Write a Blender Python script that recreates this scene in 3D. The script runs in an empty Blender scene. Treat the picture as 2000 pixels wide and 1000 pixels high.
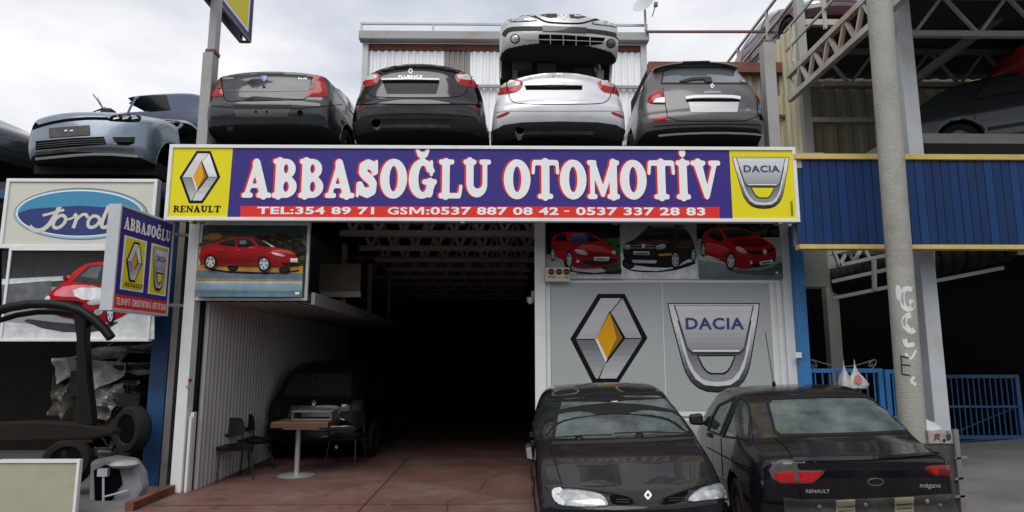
import bpy, bmesh, math, random
import numpy as np
from mathutils import Vector, Matrix
from mathutils.bvhtree import BVHTree
from mathutils.geometry import delaunay_2d_cdt
R = math.radians
rnd = random.Random(7)
SC = bpy.context.scene
COL = SC.collection

# ------------------------------------------------------------------ camera
F_PX, CAM_H, CAM_D = 1300.0, 1.7, 8.5
PITCH, YAW = math.atan(200/1300), R(0.8)
cam = bpy.data.cameras.new("camera")
cam.sensor_width = 36.0
cam.lens = 36.0*F_PX/2000.0
cam.clip_start, cam.clip_end = 0.05, 2000.0
camo = bpy.data.objects.new("camera", cam)
COL.objects.link(camo)
camo.location = (0, -CAM_D, CAM_H)
camo.rotation_euler = (math.pi/2+PITCH, 0, -YAW)
SC.camera = camo
cf = np.array([math.sin(YAW)*math.cos(PITCH), math.cos(YAW)*math.cos(PITCH), math.sin(PITCH)])
cr = np.array([math.cos(YAW), -math.sin(YAW), 0.0])
cu = np.cross(cr, cf)

def at(px, py, Y=None, Z=None):
    """a surveyed point: where the sight line of a photo pixel meets the plane y=Y or z=Z"""
    d = cf*F_PX + cr*(px-1000) + cu*(500-py)
    t = (Y+CAM_D)/d[1] if Y is not None else (Z-CAM_H)/d[2]
    p = np.array([0, -CAM_D, CAM_H]) + d*t
    return (float(p[0]), float(p[1]), float(p[2]))

# ------------------------------------------------------------------ sky, sun, exposure
SUN_EL, SUN_ROT = R(50), R(197)
world = bpy.data.worlds.new("World")
SC.world = world
world.use_nodes = True
nt = world.node_tree
nt.nodes.clear()
N = nt.nodes.new
out = N('ShaderNodeOutputWorld')
sky = N('ShaderNodeTexSky'); sky.sky_type = 'NISHITA'; sky.sun_disc = False
sky.sun_elevation, sky.sun_rotation = SUN_EL, SUN_ROT
sky.air_density, sky.dust_density = 1.0, 3.0
bg_sky = N('ShaderNodeBackground'); bg_sky.inputs[1].default_value = 0.12
nt.links.new(sky.outputs[0], bg_sky.inputs[0])
tc = N('ShaderNodeTexCoord')
mp = N('ShaderNodeMapping'); mp.inputs['Scale'].default_value = (1.0, 1.0, 2.4)
nt.links.new(tc.outputs['Generated'], mp.inputs[0])
n1 = N('ShaderNodeTexNoise'); n1.inputs['Scale'].default_value = 2.6; n1.inputs['Detail'].default_value = 6
n1.inputs['Roughness'].default_value = 0.52
nt.links.new(mp.outputs[0], n1.inputs[0])
cr1 = N('ShaderNodeValToRGB')
cr1.color_ramp.elements[0].position = 0.36; cr1.color_ramp.elements[0].color = (0.50, 0.55, 0.66, 1)
cr1.color_ramp.elements[1].position = 0.66; cr1.color_ramp.elements[1].color = (1.0, 1.0, 1.02, 1)
nt.links.new(n1.outputs[0], cr1.inputs[0])
bg_cl = N('ShaderNodeBackground'); bg_cl.inputs[1].default_value = 0.78
nt.links.new(cr1.outputs[0], bg_cl.inputs[0])
n2 = N('ShaderNodeTexNoise'); n2.inputs['Scale'].default_value = 1.7; n2.inputs['Detail'].default_value = 4
nt.links.new(mp.outputs[0], n2.inputs[0])
cr2 = N('ShaderNodeValToRGB')
cr2.color_ramp.elements[0].position = 0.25; cr2.color_ramp.elements[0].color = (0.72, 0.72, 0.72, 1)
cr2.color_ramp.elements[1].position = 0.5; cr2.color_ramp.elements[1].color = (1, 1, 1, 1)
nt.links.new(n2.outputs[0], cr2.inputs[0])
mix = N('ShaderNodeMixShader')
nt.links.new(cr2.outputs[0], mix.inputs[0])
nt.links.new(bg_sky.outputs[0], mix.inputs[1]); nt.links.new(bg_cl.outputs[0], mix.inputs[2])
nt.links.new(mix.outputs[0], out.inputs[0])

sun = bpy.data.lights.new("sun", 'SUN')
sun.energy = 1.5; sun.angle = R(45); sun.color = (1.0, 0.97, 0.92)
suno = bpy.data.objects.new("sun", sun)
COL.objects.link(suno)
suno.rotation_euler = Vector((-0.25, -0.8, 1.0)).normalized().to_track_quat('Z', 'Y').to_euler()

SC.render.engine = 'CYCLES'
SC.view_settings.view_transform = 'Standard'
SC.view_settings.look = 'None'
SC.view_settings.gamma = 1.0
SC.view_settings.exposure = 0.4
SC.cycles.max_bounces = 6
SC.cycles.transparent_max_bounces = 12

# ------------------------------------------------------------------ materials
MATS = {}
def lin(r, g, b):
    f = lambda c: (c/255/12.92) if c/255 <= 0.04045 else ((c/255+0.055)/1.055)**2.4
    return (f(r), f(g), f(b))

def mat(name, col, rough=0.5, metal=0.0, var=0.12, scale=3.0, bump=0.0, bscale=40.0, coat=0.0, dust=0.0,
        stain=None, stain_amt=0.0, stain_scale=2.0, spec=0.5, emit=None, estr=0.0, stretch=(1, 1, 1)):
    """procedural Principled material: mottled colour, optional stains, dust lying on up-facing faces, grain bump"""
    if name in MATS: return MATS[name]
    m = bpy.data.materials.new(name); m.use_nodes = True
    t = m.node_tree; L = t.links.new; b = t.nodes['Principled BSDF']
    tc = t.nodes.new('ShaderNodeTexCoord'); mp = t.nodes.new('ShaderNodeMapping')
    mp.inputs['Scale'].default_value = stretch
    L(tc.outputs['Object'], mp.inputs[0]); co = mp.outputs[0]
    no = t.nodes.new('ShaderNodeTexNoise'); no.inputs['Scale'].default_value = scale; no.inputs['Detail'].default_value = 6
    no.inputs['Roughness'].default_value = 0.6
    L(co, no.inputs[0])
    rp = t.nodes.new('ShaderNodeMapRange'); rp.inputs[1].default_value = 0.3; rp.inputs[2].default_value = 0.7
    rp.inputs[3].default_value = 1-var; rp.inputs[4].default_value = 1+var
    L(no.outputs[0], rp.inputs[0])
    vm = t.nodes.new('ShaderNodeVectorMath'); vm.operation = 'SCALE'
    vm.inputs[0].default_value = col[:3]; L(rp.outputs[0], vm.inputs['Scale'])
    c = vm.outputs[0]
    def mixc(fac, a, bcol):
        mx = t.nodes.new('ShaderNodeMix'); mx.data_type = 'RGBA'
        L(fac, mx.inputs[0]); L(a, mx.inputs[6]); mx.inputs[7].default_value = (*bcol, 1)
        return mx.outputs[2]
    if stain:
        n3 = t.nodes.new('ShaderNodeTexNoise'); n3.inputs['Scale'].default_value = stain_scale; n3.inputs['Detail'].default_value = 8
        n3.inputs['Roughness'].default_value = 0.68; L(co, n3.inputs[0])
        r3 = t.nodes.new('ShaderNodeMapRange'); r3.inputs[1].default_value = 0.5; r3.inputs[2].default_value = 0.68
        r3.inputs[4].default_value = stain_amt; L(n3.outputs[0], r3.inputs[0])
        c = mixc(r3.outputs[0], c, stain)
    if name == 'red_floor':
        n6 = t.nodes.new('ShaderNodeTexNoise'); n6.inputs['Scale'].default_value = 2.7; n6.inputs['Detail'].default_value = 5; n6.inputs['Distortion'].default_value = 0.6; L(co, n6.inputs[0])
        r6 = t.nodes.new('ShaderNodeMapRange'); r6.inputs[1].default_value = 0.60; r6.inputs[2].default_value = 0.72; r6.inputs[4].default_value = 0.65; L(n6.outputs[0], r6.inputs[0])
        c = mixc(r6.outputs[0], c, (0.055, 0.04, 0.035))
    rough_out = None
    if dust > 0:
        g = t.nodes.new('ShaderNodeNewGeometry'); sx = t.nodes.new('ShaderNodeSeparateXYZ'); L(g.outputs['Normal'], sx.inputs[0])
        r4 = t.nodes.new('ShaderNodeMapRange'); r4.inputs[1].default_value = 0.1; r4.inputs[2].default_value = 0.95; L(sx.outputs[2], r4.inputs[0])
        n4 = t.nodes.new('ShaderNodeTexNoise'); n4.inputs['Scale'].default_value = 2.2; n4.inputs['Detail'].default_value = 9; n4.inputs['Roughness'].default_value = 0.7
        L(tc.outputs['Object'], n4.inputs[0])
        r5 = t.nodes.new('ShaderNodeMapRange'); r5.inputs[1].default_value = 0.35; r5.inputs[2].default_value = 0.65
        r5.inputs[3].default_value = 0.35; L(n4.outputs[0], r5.inputs[0])
        mu = t.nodes.new('ShaderNodeMath'); mu.operation = 'MULTIPLY'; L(r4.outputs[0], mu.inputs[0]); L(r5.outputs[0], mu.inputs[1])
        m2 = t.nodes.new('ShaderNodeMath'); m2.operation = 'MULTIPLY_ADD'; L(mu.outputs[0], m2.inputs[0]); m2.inputs[1].default_value = dust
        m2.inputs[2].default_value = dust*0.08
        c = mixc(m2.outputs[0], c, (0.17, 0.15, 0.125))
        ra = t.nodes.new('ShaderNodeMath'); ra.operation = 'MULTIPLY_ADD'; L(m2.outputs[0], ra.inputs[0]); ra.inputs[1].default_value = 0.6
        ra.inputs[2].default_value = rough; rough_out = ra.outputs[0]
    under = None
    if name.startswith('paint_'):          # sprayed underseal: the floor of a car and its wheel houses
        at_ = t.nodes.new('ShaderNodeAttribute'); at_.attribute_name = 'underseal'
        ur = t.nodes.new('ShaderNodeMapRange'); ur.inputs[1].default_value = 0.42; ur.inputs[2].default_value = 0.58; L(at_.outputs['Fac'], ur.inputs[0])
        under = ur.outputs[0]; c = mixc(under, c, (0.013, 0.012, 0.011))
    L(c, b.inputs['Base Color'])
    if rough_out is None:
        rr = t.nodes.new('ShaderNodeMapRange'); rr.inputs[1].default_value = 0.3; rr.inputs[2].default_value = 0.7
        rr.inputs[3].default_value = max(0.03, rough*0.85); rr.inputs[4].default_value = min(1, rough*1.15)
        L(no.outputs[0], rr.inputs[0]); rough_out = rr.outputs[0]
    if under:
        mr = t.nodes.new('ShaderNodeMix'); L(under, mr.inputs[0]); L(rough_out, mr.inputs[2]); mr.inputs[3].default_value = 0.9; rough_out = mr.outputs[0]
        iv = t.nodes.new('ShaderNodeMath'); iv.operation = 'MULTIPLY_ADD'; L(under, iv.inputs[0]); iv.inputs[1].default_value = -coat; iv.inputs[2].default_value = coat; L(iv.outputs[0], b.inputs['Coat Weight'])
        i2 = t.nodes.new('ShaderNodeMath'); i2.operation = 'MULTIPLY_ADD'; L(under, i2.inputs[0]); i2.inputs[1].default_value = 0.12-spec; i2.inputs[2].default_value = spec; L(i2.outputs[0], b.inputs['Specular IOR Level'])
        i3 = t.nodes.new('ShaderNodeMath'); i3.operation = 'MULTIPLY_ADD'; L(under, i3.inputs[0]); i3.inputs[1].default_value = -metal; i3.inputs[2].default_value = metal; L(i3.outputs[0], b.inputs['Metallic'])
    L(rough_out, b.inputs['Roughness'])
    b.inputs['Metallic'].default_value = metal
    b.inputs['Specular IOR Level'].default_value = spec
    if coat:
        b.inputs['Coat Weight'].default_value = coat; b.inputs['Coat Roughness'].default_value = 0.04
    if bump:
        n5 = t.nodes.new('ShaderNodeTexNoise'); n5.inputs['Scale'].default_value = bscale; n5.inputs['Detail'].default_value = 5
        L(co, n5.inputs[0])
        bp = t.nodes.new('ShaderNodeBump'); bp.inputs['Strength'].default_value = bump; bp.inputs['Distance'].default_value = 0.02
        L(n5.outputs[0], bp.inputs['Height']); L(bp.outputs[0], b.inputs['Normal'])
    if emit:
        b.inputs['Emission Color'].default_value = (*emit, 1); b.inputs['Emission Strength'].default_value = estr
    MATS[name] = m
    return m

def glass(name, tint, fac=0.45, rough=0.04, dust_sheen=0.12):
    """thin dusty car glass: tinted see-through, fresnel reflection, film of dust that doubles as painted sky sheen"""
    if name in MATS: return MATS[name]
    m = bpy.data.materials.new(name); m.use_nodes = True
    t = m.node_tree; L = t.links.new; t.nodes.clear()
    o = t.nodes.new('ShaderNodeOutputMaterial')
    tr = t.nodes.new('ShaderNodeBsdfTransparent'); tr.inputs[0].default_value = (*tint, 1)
    gl = t.nodes.new('ShaderNodeBsdfGlossy'); gl.inputs[0].default_value = (0.9, 0.95, 0.95, 1); gl.inputs[1].default_value = rough
    fr = t.nodes.new('ShaderNodeFresnel'); fr.inputs[0].default_value = 1.32
    ad = t.nodes.new('ShaderNodeMath'); ad.operation = 'MULTIPLY_ADD'; ad.inputs[1].default_value = 1.0; ad.inputs[2].default_value = fac
    ad.use_clamp = True; L(fr.outputs[0], ad.inputs[0])
    mx = t.nodes.new('ShaderNodeMixShader'); L(ad.outputs[0], mx.inputs[0]); L(tr.outputs[0], mx.inputs[1]); L(gl.outputs[0], mx.inputs[2])
    df = t.nodes.new('ShaderNodeBsdfDiffuse'); df.inputs[0].default_value = (0.19, 0.235, 0.23, 1)  # pale teal film: dust, plus reflected sky brightness put into its colour
    no = t.nodes.new('ShaderNodeTexNoise'); no.inputs['Scale'].default_value = 4; no.inputs['Detail'].default_value = 7
    tc = t.nodes.new('ShaderNodeTexCoord'); L(tc.outputs['Object'], no.inputs[0])
    mr = t.nodes.new('ShaderNodeMapRange'); mr.inputs[1].default_value = 0.3; mr.inputs[2].default_value = 0.75
    mr.inputs[3].default_value = dust_sheen*0.5; mr.inputs[4].default_value = dust_sheen*1.6; L(no.outputs[0], mr.inputs[0])
    m2 = t.nodes.new('ShaderNodeMixShader'); L(mr.outputs[0], m2.inputs[0]); L(mx.outputs[0], m2.inputs[1]); L(df.outputs[0], m2.inputs[2])
    L(m2.outputs[0], o.inputs[0])
    MATS[name] = m
    return m

# ------------------------------------------------------------------ objects, parts, labels
def tag(o, label=None, cat=None, group=None, kind=None):
    if label: o['label'] = label
    if cat: o['category'] = cat
    if group: o['group'] = group
    if kind: o['kind'] = kind
    return o

def thing(name, label, cat, loc=(0, 0, 0), rz=0.0, group=None):
    o = bpy.data.objects.new(name, None); o.empty_display_size = 0.2
    COL.objects.link(o); o.location = loc; o.rotation_euler = (0, 0, rz)
    return tag(o, label, cat, group)

def link_mesh(name, me, parent=None):
    o = bpy.data.objects.new(name, me); COL.objects.link(o)
    if parent is not None: o.parent = parent
    return o

def copy_tree(o, parent=None):
    c = o.copy(); COL.objects.link(c)
    if parent is not None: c.parent = parent
    for ch in list(o.children): copy_tree(ch, c)
    return c

def base_of(o):
    v = Vector((0, 0, 0))
    while o is not None:
        v += o.location; o = o.parent
    return v

class MB:
    """collects boxes, beams, tubes, sheets; build() links them as ONE mesh object"""
    def __init__(s): s.v = []; s.f = []; s.m = []; s.cur = 0
    def add(s, vs, fs):
        b = len(s.v); s.v += [tuple(map(float, p)) for p in vs]
        for f in fs: s.f.append(tuple(b+i for i in f)); s.m.append(s.cur)
        return s
    def mat(s, i): s.cur = i; return s
    def box(s, x0, y0, z0, x1, y1, z1):
        return s.add([(x0,y0,z0),(x1,y0,z0),(x1,y1,z0),(x0,y1,z0),(x0,y0,z1),(x1,y0,z1),(x1,y1,z1),(x0,y1,z1)],
                     [(3,2,1,0),(4,5,6,7),(0,1,5,4),(1,2,6,5),(2,3,7,6),(3,0,4,7)])
    def beam(s, p, q, w, h, up=(0, 0, 1)):
        p, q = Vector(p), Vector(q); d = (q-p).normalized(); u = Vector(up)
        if abs(d.dot(u)) > 0.98: u = Vector((0, 1, 0))
        a = d.cross(u).normalized()*(w/2); b = a.cross(d).normalized()*(h/2)
        vs = [p-a-b, p+a-b, p+a+b, p-a+b, q-a-b, q+a-b, q+a+b, q-a+b]
        return s.add(vs, [(3,2,1,0),(4,5,6,7),(0,1,5,4),(1,2,6,5),(2,3,7,6),(3,0,4,7)])
    def tube(s, pts, r, n=8, r1=None, cap=True):
        pts = [Vector(p) for p in pts]; k = len(pts); vs = []; fs = []
        up = Vector((0, 0, 1))
        for i, p in enumerate(pts):
            d = (pts[min(i+1, k-1)]-pts[max(i-1, 0)]).normalized()
            a = d.cross(up if abs(d.z) < 0.95 else Vector((0, 1, 0))).normalized(); b = a.cross(d)
            rr = r if r1 is None else r+(r1-r)*i/(k-1)
            for j in range(n):
                t = 2*math.pi*j/n; vs.append(p+a*(math.cos(t)*rr)+b*(math.sin(t)*rr))
        for i in range(k-1):
            for j in range(n):
                fs.append((i*n+j, i*n+(j+1) % n, (i+1)*n+(j+1) % n, (i+1)*n+j))
        if cap: fs += [tuple(range(n))[::-1], tuple((k-1)*n+j for j in range(n))]
        return s.add(vs, fs)
    def lathe(s, prof, c, axis='z', n=24):
        vs = []; fs = []; k = len(prof)
        for (r, h) in prof:
            for j in range(n):
                t = 2*math.pi*j/n; a, b = r*math.cos(t), r*math.sin(t)
                q = {'z': (a, b, h), 'x': (h, a, b), 'y': (b, h, a)}[axis]
                vs.append((c[0]+q[0], c[1]+q[1], c[2]+q[2]))
        for i in range(k-1):
            for j in range(n): fs.append((i*n+j, i*n+(j+1) % n, (i+1)*n+(j+1) % n, (i+1)*n+j))
        if prof[0][0] > 1e-6: fs.append(tuple(range(n))[::-1])
        if prof[-1][0] > 1e-6: fs.append(tuple((k-1)*n+j for j in range(n)))
        return s.add(vs, fs)
    def corr(s, a, b, z0, z1, pitch=0.2, depth=0.03, flat=0.35):
        """trapezoidal corrugated sheet from plan point a to plan point b, upright"""
        a, b = Vector((a[0], a[1], 0)), Vector((b[0], b[1], 0)); L = (b-a).length; d = (b-a)/L; nrm = Vector((d.y, -d.x, 0))
        n = max(1, int(L/pitch)); xs = []
        for i in range(n):
            for (t, o) in ((0, 0), (flat, 0), (0.5, 1), (0.5+flat, 1)): xs.append(((i+t)/n*L, o))
        xs.append((L, 0)); vs = []; fs = []
        for (x, o) in xs:
            p = a+d*x+nrm*(o*depth); vs += [(p.x, p.y, z0), (p.x, p.y, z1)]
        for i in range(len(xs)-1): fs.append((2*i, 2*i+2, 2*i+3, 2*i+1))
        return s.add(vs, fs)
    def prism(s, poly, axis, a0, a1):
        """polygon in the plane across `axis`, extruded from a0 to a1"""
        n = len(poly)
        def P(u, v, w): return {'y': (u, w, v), 'x': (w, u, v), 'z': (u, v, w)}[axis]
        vs = [P(u, v, a0) for u, v in poly]+[P(u, v, a1) for u, v in poly]
        fs = [tuple(range(n)), tuple(range(n, 2*n))[::-1]]
        for i in range(n): fs.append((i, n+i, n+(i+1) % n, (i+1) % n))
        return s.add(vs, fs)
    def build(s, name, mats, parent=None, smooth=None, bevel=0.0, local=False):
        me = bpy.data.meshes.new(name)
        off = Vector((0, 0, 0)) if local or parent is None else base_of(parent)
        me.from_pydata([(x-off.x, y-off.y, z-off.z) for x, y, z in s.v], [], s.f)
        if not isinstance(mats, (list, tuple)): mats = [mats]
        for m in mats: me.materials.append(m)
        me.polygons.foreach_set('material_index', s.m)
        bm = bmesh.new(); bm.from_mesh(me)
        bmesh.ops.recalc_face_normals(bm, faces=bm.faces); bm.to_mesh(me); bm.free()
        if smooth is not None:
            me.polygons.foreach_set('use_smooth', [True]*len(me.polygons)); me.set_sharp_from_angle(angle=R(smooth))
        me.update()
        o = link_mesh(name, me, parent)
        if bevel:
            bv = o.modifiers.new('bevel', 'BEVEL'); bv.width = bevel; bv.segments = 2; bv.limit_method = 'ANGLE'
        return o

def truss(mb, p, q, h, n, w=0.06, web=0.04, down=Vector((0, 0, -1))):
    """flat truss: top chord p-q, bottom chord h below, zigzag web"""
    p, q = Vector(p), Vector(q); dn = down*h
    mb.beam(p, q, w, w); mb.beam(p+dn, q+dn, w, w)
    for i in range(n):
        a = p.lerp(q, i/n); b = p.lerp(q, (i+0.5)/n)+dn; c = p.lerp(q, (i+1)/n)
        mb.beam(a, b, web, web); mb.beam(b, c, web, web)

# ------------------------------------------------------------------ polygons
def chaikin(p, n=2, closed=True):
    p = np.array(p, float)
    for _ in range(n):
        q = np.roll(p, -1, 0) if closed else p[1:]
        a = p if closed else p[:-1]
        r = np.empty((2*len(a), p.shape[1])); r[0::2] = a*0.75+q*0.25; r[1::2] = a*0.25+q*0.75
        if not closed: r = np.vstack([p[:1], r, p[-1:]])
        p = r
    return p

def densify(p, step, closed=True):
    p = np.array(p, float); out = []
    n = len(p)
    for i in range(n if closed else n-1):
        a, b = p[i], p[(i+1) % n]; k = max(1, int(np.ceil(np.linalg.norm(b-a)/step)))
        for j in range(k): out.append(a+(b-a)*j/k)
    if not closed: out.append(p[-1])
    return np.array(out)

def poly_sd(P, poly):
    """signed distance of points P (n,2) to a closed polygon, negative inside"""
    poly = np.array(poly, float); d = np.full(len(P), 1e9); ins = np.zeros(len(P), bool)
    for a, b in zip(poly, np.roll(poly, -1, 0)):
        e = b-a; w = P-a; L2 = e@e
        if L2 < 1e-14: continue
        t = np.clip((w@e)/L2, 0, 1); q = w-t[:, None]*e; d = np.minimum(d, (q*q).sum(1))
        c = ((a[1] > P[:, 1]) != (b[1] > P[:, 1]))
        if abs(e[1]) > 1e-12: ins ^= c & (P[:, 0] < (P[:, 1]-a[1])/e[1]*e[0]+a[0])
    d = np.sqrt(d); d[ins] *= -1
    return d

def smax(a, b, k):
    h = np.maximum(k-np.abs(a-b), 0)/k
    return np.maximum(a, b)+h*h*k*0.25

# ------------------------------------------------------------------ implicit surface -> mesh
def surface_nets(fn, lo, hi, h):
    xs, ys, zs = [np.arange(a, b+h, h) for a, b in zip(lo, hi)]
    X, Y, Z = np.meshgrid(xs, ys, zs, indexing='ij')
    D = fn(X.ravel(), Y.ravel(), Z.ravel()).reshape(X.shape)
    ins = D < 0
    sh = tuple(s-1 for s in D.shape)
    cs = np.zeros(sh, int)
    offs = [(i, j, k) for i in (0, 1) for j in (0, 1) for k in (0, 1)]
    sl = lambda o: tuple(slice(o[a], o[a]+sh[a]) for a in range(3))
    for o in offs: cs += ins[sl(o)]
    mask = (cs > 0) & (cs < 8)
    cells = np.argwhere(mask); idx = np.full(sh, -1); idx[mask] = np.arange(len(cells))
    val = {o: D[sl(o)][mask] for o in offs}
    acc = np.zeros((len(cells), 3)); cnt = np.zeros(len(cells))
    for o in offs:
        for a in range(3):
            if o[a] == 0:
                p = list(o); p[a] = 1; p = tuple(p); va, vb = val[o], val[p]
                c = (va < 0) != (vb < 0); t = va[c]/(va[c]-vb[c])
                base = np.array(o, float)*np.ones((c.sum(), 1)); base[:, a] = t
                acc[c] += base; cnt[c] += 1
    V = np.array(lo)+(cells+acc/cnt[:, None])*h
    F = []
    for a in range(3):
        s0 = [slice(None)]*3; s1 = [slice(None)]*3; s0[a] = slice(0, -1); s1[a] = slice(1, None)
        A, B = ins[tuple(s0)], ins[tuple(s1)]; cr_ = np.argwhere(A != B)
        b, c = (a+1) % 3, (a+2) % 3
        ok = (cr_[:, b] > 0) & (cr_[:, c] > 0) & (cr_[:, b] < sh[b]) & (cr_[:, c] < sh[c])
        cr_ = cr_[ok]
        def g(db, dc):
            q = cr_.copy(); q[:, b] += db; q[:, c] += dc
            return idx[q[:, 0], q[:, 1], q[:, 2]]
        q = np.stack([g(-1, -1), g(0, -1), g(0, 0), g(-1, 0)], 1)
        fl = ~A[cr_[:, 0], cr_[:, 1], cr_[:, 2]]
        q[fl] = q[fl][:, ::-1]
        F.append(q)
    F = np.vstack(F)
    for _ in range(3):
        e = 0.004; x, y, z = V.T; d = fn(x, y, z)
        gx = (fn(x+e, y, z)-fn(x-e, y, z))/(2*e); gy = (fn(x, y+e, z)-fn(x, y-e, z))/(2*e); gz = (fn(x, y, z+e)-fn(x, y, z-e))/(2*e)
        g2 = np.maximum(gx*gx+gy*gy+gz*gz, 0.05); s = np.clip(d/g2, -h*0.4, h*0.4)
        V = V-np.stack([gx, gy, gz], 1)*s[:, None]
    return V, F

def grid_lookup(G, lo, h, u, v):
    a = np.clip((u-lo[0])/h, 0, G.shape[0]-1.001); b = np.clip((v-lo[1])/h, 0, G.shape[1]-1.001)
    i, j = a.astype(int), b.astype(int); s, t = a-i, b-j
    return (G[i, j]*(1-s)+G[i+1, j]*s)*(1-t)+(G[i, j+1]*(1-s)+G[i+1, j+1]*s)*t

def smooth1d(pts, lo, hi, w):
    p = np.array(pts, float); x = np.arange(lo, hi, 0.01); y = np.interp(x, p[:, 0], p[:, 1])
    k = max(1, int(w/0.01)); ker = np.ones(2*k+1)/(2*k+1)
    for _ in range(2): y = np.convolve(np.pad(y, k, mode='edge'), ker, 'valid')
    return lambda q: np.interp(q, x, y)

def mesh_from(name, V, F, mats):
    me = bpy.data.meshes.new(name)
    me.from_pydata([tuple(map(float, v)) for v in V], [], [tuple(int(i) for i in f) for f in F])
    for m in (mats if isinstance(mats, (list, tuple)) else [mats]): me.materials.append(m)
    return me

# ------------------------------------------------------------------ cars
class Car:
    """body grown from side, plan and front profiles; lamps, glass and trim are separate pieces laid on that body"""
    def __init__(s, name, label, loc, rz=0.0, tilt=(0, 0), group=None, spec=None, cat='car'):
        s.root = thing(name, label, cat, loc, rz, group)
        s.root.rotation_euler = (tilt[0], tilt[1], rz)
        s.M = Matrix.Translation(loc) @ s.root.rotation_euler.to_matrix().to_4x4()
        s.Mi = s.M.inverted()
        s.spec = spec; s.extra_v = []; s.extra_f = []; s.extra_m = []
        s.keep = None
        L = spec['L']; W = spec['W']; H = spec['H']
        side = chaikin(spec['side'], spec.get('chk', 2))
        g = 0.015; lo = (-L/2-0.4, -0.35)
        us = np.arange(lo[0], L/2+0.4, g); vs = np.arange(lo[1], H+0.45, g)
        U, Vv = np.meshgrid(us, vs, indexing='ij')
        G = poly_sd(np.stack([U.ravel(), Vv.ravel()], 1), side).reshape(U.shape)
        plan = smooth1d(spec['plan'], -L/2-0.5, L/2+0.5, 0.06); prof = smooth1d(spec['prof'], -0.5, H+0.6, 0.02)
        br, bf = spec.get('bow_r', 0.12), spec.get('bow_f', 0.25); crown = spec.get('crown', 0.05)
        k = spec.get('k', 0.09); arches = spec.get('arches', []); ar = spec.get('arch_r', 0.36); cut = spec.get('cut')
        az = spec.get('arch_z', 0.3)
        def fn(x, y, z):
            xn = np.minimum(np.abs(x)/(W/2), 1.15)
            wr = np.clip((-y-(L/2-1.3))/1.0, 0, 1); wf = np.clip((y-(L/2-1.3))/1.0, 0, 1)
            y2 = y-br*xn**2.4*wr+bf*xn**2.2*wf
            z2 = z+crown*xn**2.2*np.clip((z-0.5)/0.5, 0, 1)
            d1 = grid_lookup(G, lo, g, y2, z2)
            d2 = (np.abs(x)-plan(y)*prof(z))*0.95
            d = smax(d1, d2, k)
            for ay in arches:
                c = np.sqrt((y-ay)**2+(z-az)**2)-ar
                c = np.maximum(c, 0.5-np.abs(x))
                d = smax(d, -c, 0.02)
            if cut: d = cut(d, x, y, z)
            return d
        s.fn = fn
        h = spec.get('h', 0.03)
        s.V, s.F = surface_nets(fn, (-W/2-0.12, -L/2-0.12, -0.02), (W/2+0.12, L/2+0.12, H+0.12), h)
        if spec.get('warp'): s.V = spec['warp'](s.V)
        s.bvh = BVHTree.FromPolygons([Vector(v) for v in s.V], [tuple(map(int, f)) for f in s.F])
        s.del_mask = np.zeros(len(s.F), bool)
        e1 = s.V[s.F[:, 2]]-s.V[s.F[:, 0]]; e2 = s.V[s.F[:, 3]]-s.V[s.F[:, 1]]
        nn = np.cross(e1, e2); s.FN = nn/np.maximum(np.linalg.norm(nn, axis=1), 1e-9)[:, None]
        s.FC = s.V[s.F].mean(1)
    # --- views: how a flat outline is carried onto the body
    def ray(s, view, u, v):
        if view == 'cam':
            d = cf*F_PX+cr*(u-1000)+cu*(500-v)
            o = s.Mi @ Vector((0, -CAM_D, CAM_H)); dd = (s.Mi.to_3x3() @ Vector(d)).normalized()
            return o, dd
        if view == 'rear': return Vector((u, -9, v)), Vector((0, 1, 0))
        if view == 'front': return Vector((u, 9, v)), Vector((0, -1, 0))
        if view == 'right': return Vector((9, u, v)), Vector((-1, 0, 0))
        if view == 'left': return Vector((-9, u, v)), Vector((1, 0, 0))
        if view == 'top': return Vector((u, v, 9)), Vector((0, 0, -1))
    def uv_of(s, view, P):
        if view == 'cam':
            Q = np.array([s.M @ Vector(p) for p in P]) - np.array([0, -CAM_D, CAM_H]); dep = Q@cf
            return np.stack([1000+F_PX*(Q@cr)/dep, 500-F_PX*(Q@cu)/dep], 1)
        a = {'rear': (0, 2), 'front': (0, 2), 'right': (1, 2), 'left': (1, 2), 'top': (0, 1)}[view]
        return P[:, a]
    def hit(s, view, u, v, off):
        o, d = s.ray(view, u, v); p, n, i, t = s.bvh.ray_cast(o, d)
        if p is None:
            # just past the silhouette: slide to the nearest body point along the sight line
            c = s.Mi @ s.root.location; t0 = (Vector((0, 0, 0.8))-o).dot(d); best = None
            for kk in range(-12, 13):
                q, n2, i2, dist = s.bvh.find_nearest(o+d*(t0+kk*0.18))
                if q is not None and (best is None or dist < best[0]): best = (dist, q, n2)
            p, n = best[1], best[2]
        if n.dot(d) > 0: n = -n
        return p+n*off
    def skin_mesh(s, view, V2, faces, off, bulge=None, skirt=0.012):
        """carry a flat triangulated outline onto the body; returns verts, faces with a rim going into the body"""
        pts = [s.hit(view, float(u), float(v), off+(0 if bulge is None else float(bulge[i]))) for i, (u, v) in enumerate(V2)]
        o, d = s.ray(view, float(V2[0][0]), float(V2[0][1]))
        tot = Vector((0, 0, 0))
        for f in faces:
            tot += (pts[f[1]]-pts[f[0]]).cross(pts[f[2]]-pts[f[0]])
        faces = [tuple(f) for f in faces]
        if tot.dot(d) > 0: faces = [f[::-1] for f in faces]
        if skirt:
            ed = {}
            for f in faces:
                for i in range(len(f)):
                    a, b = f[i], f[(i+1) % len(f)]
                    ed[(a, b)] = 1
            bd = [(a, b) for (a, b) in ed if (b, a) not in ed]
            low = {}
            for a, b in bd:
                for q in (a, b):
                    if q not in low:
                        low[q] = len(pts); pts.append(s.hit(view, float(V2[q][0]), float(V2[q][1]), -skirt))
            faces = faces+[(b, a, low[a], low[b]) for a, b in bd]
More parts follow.
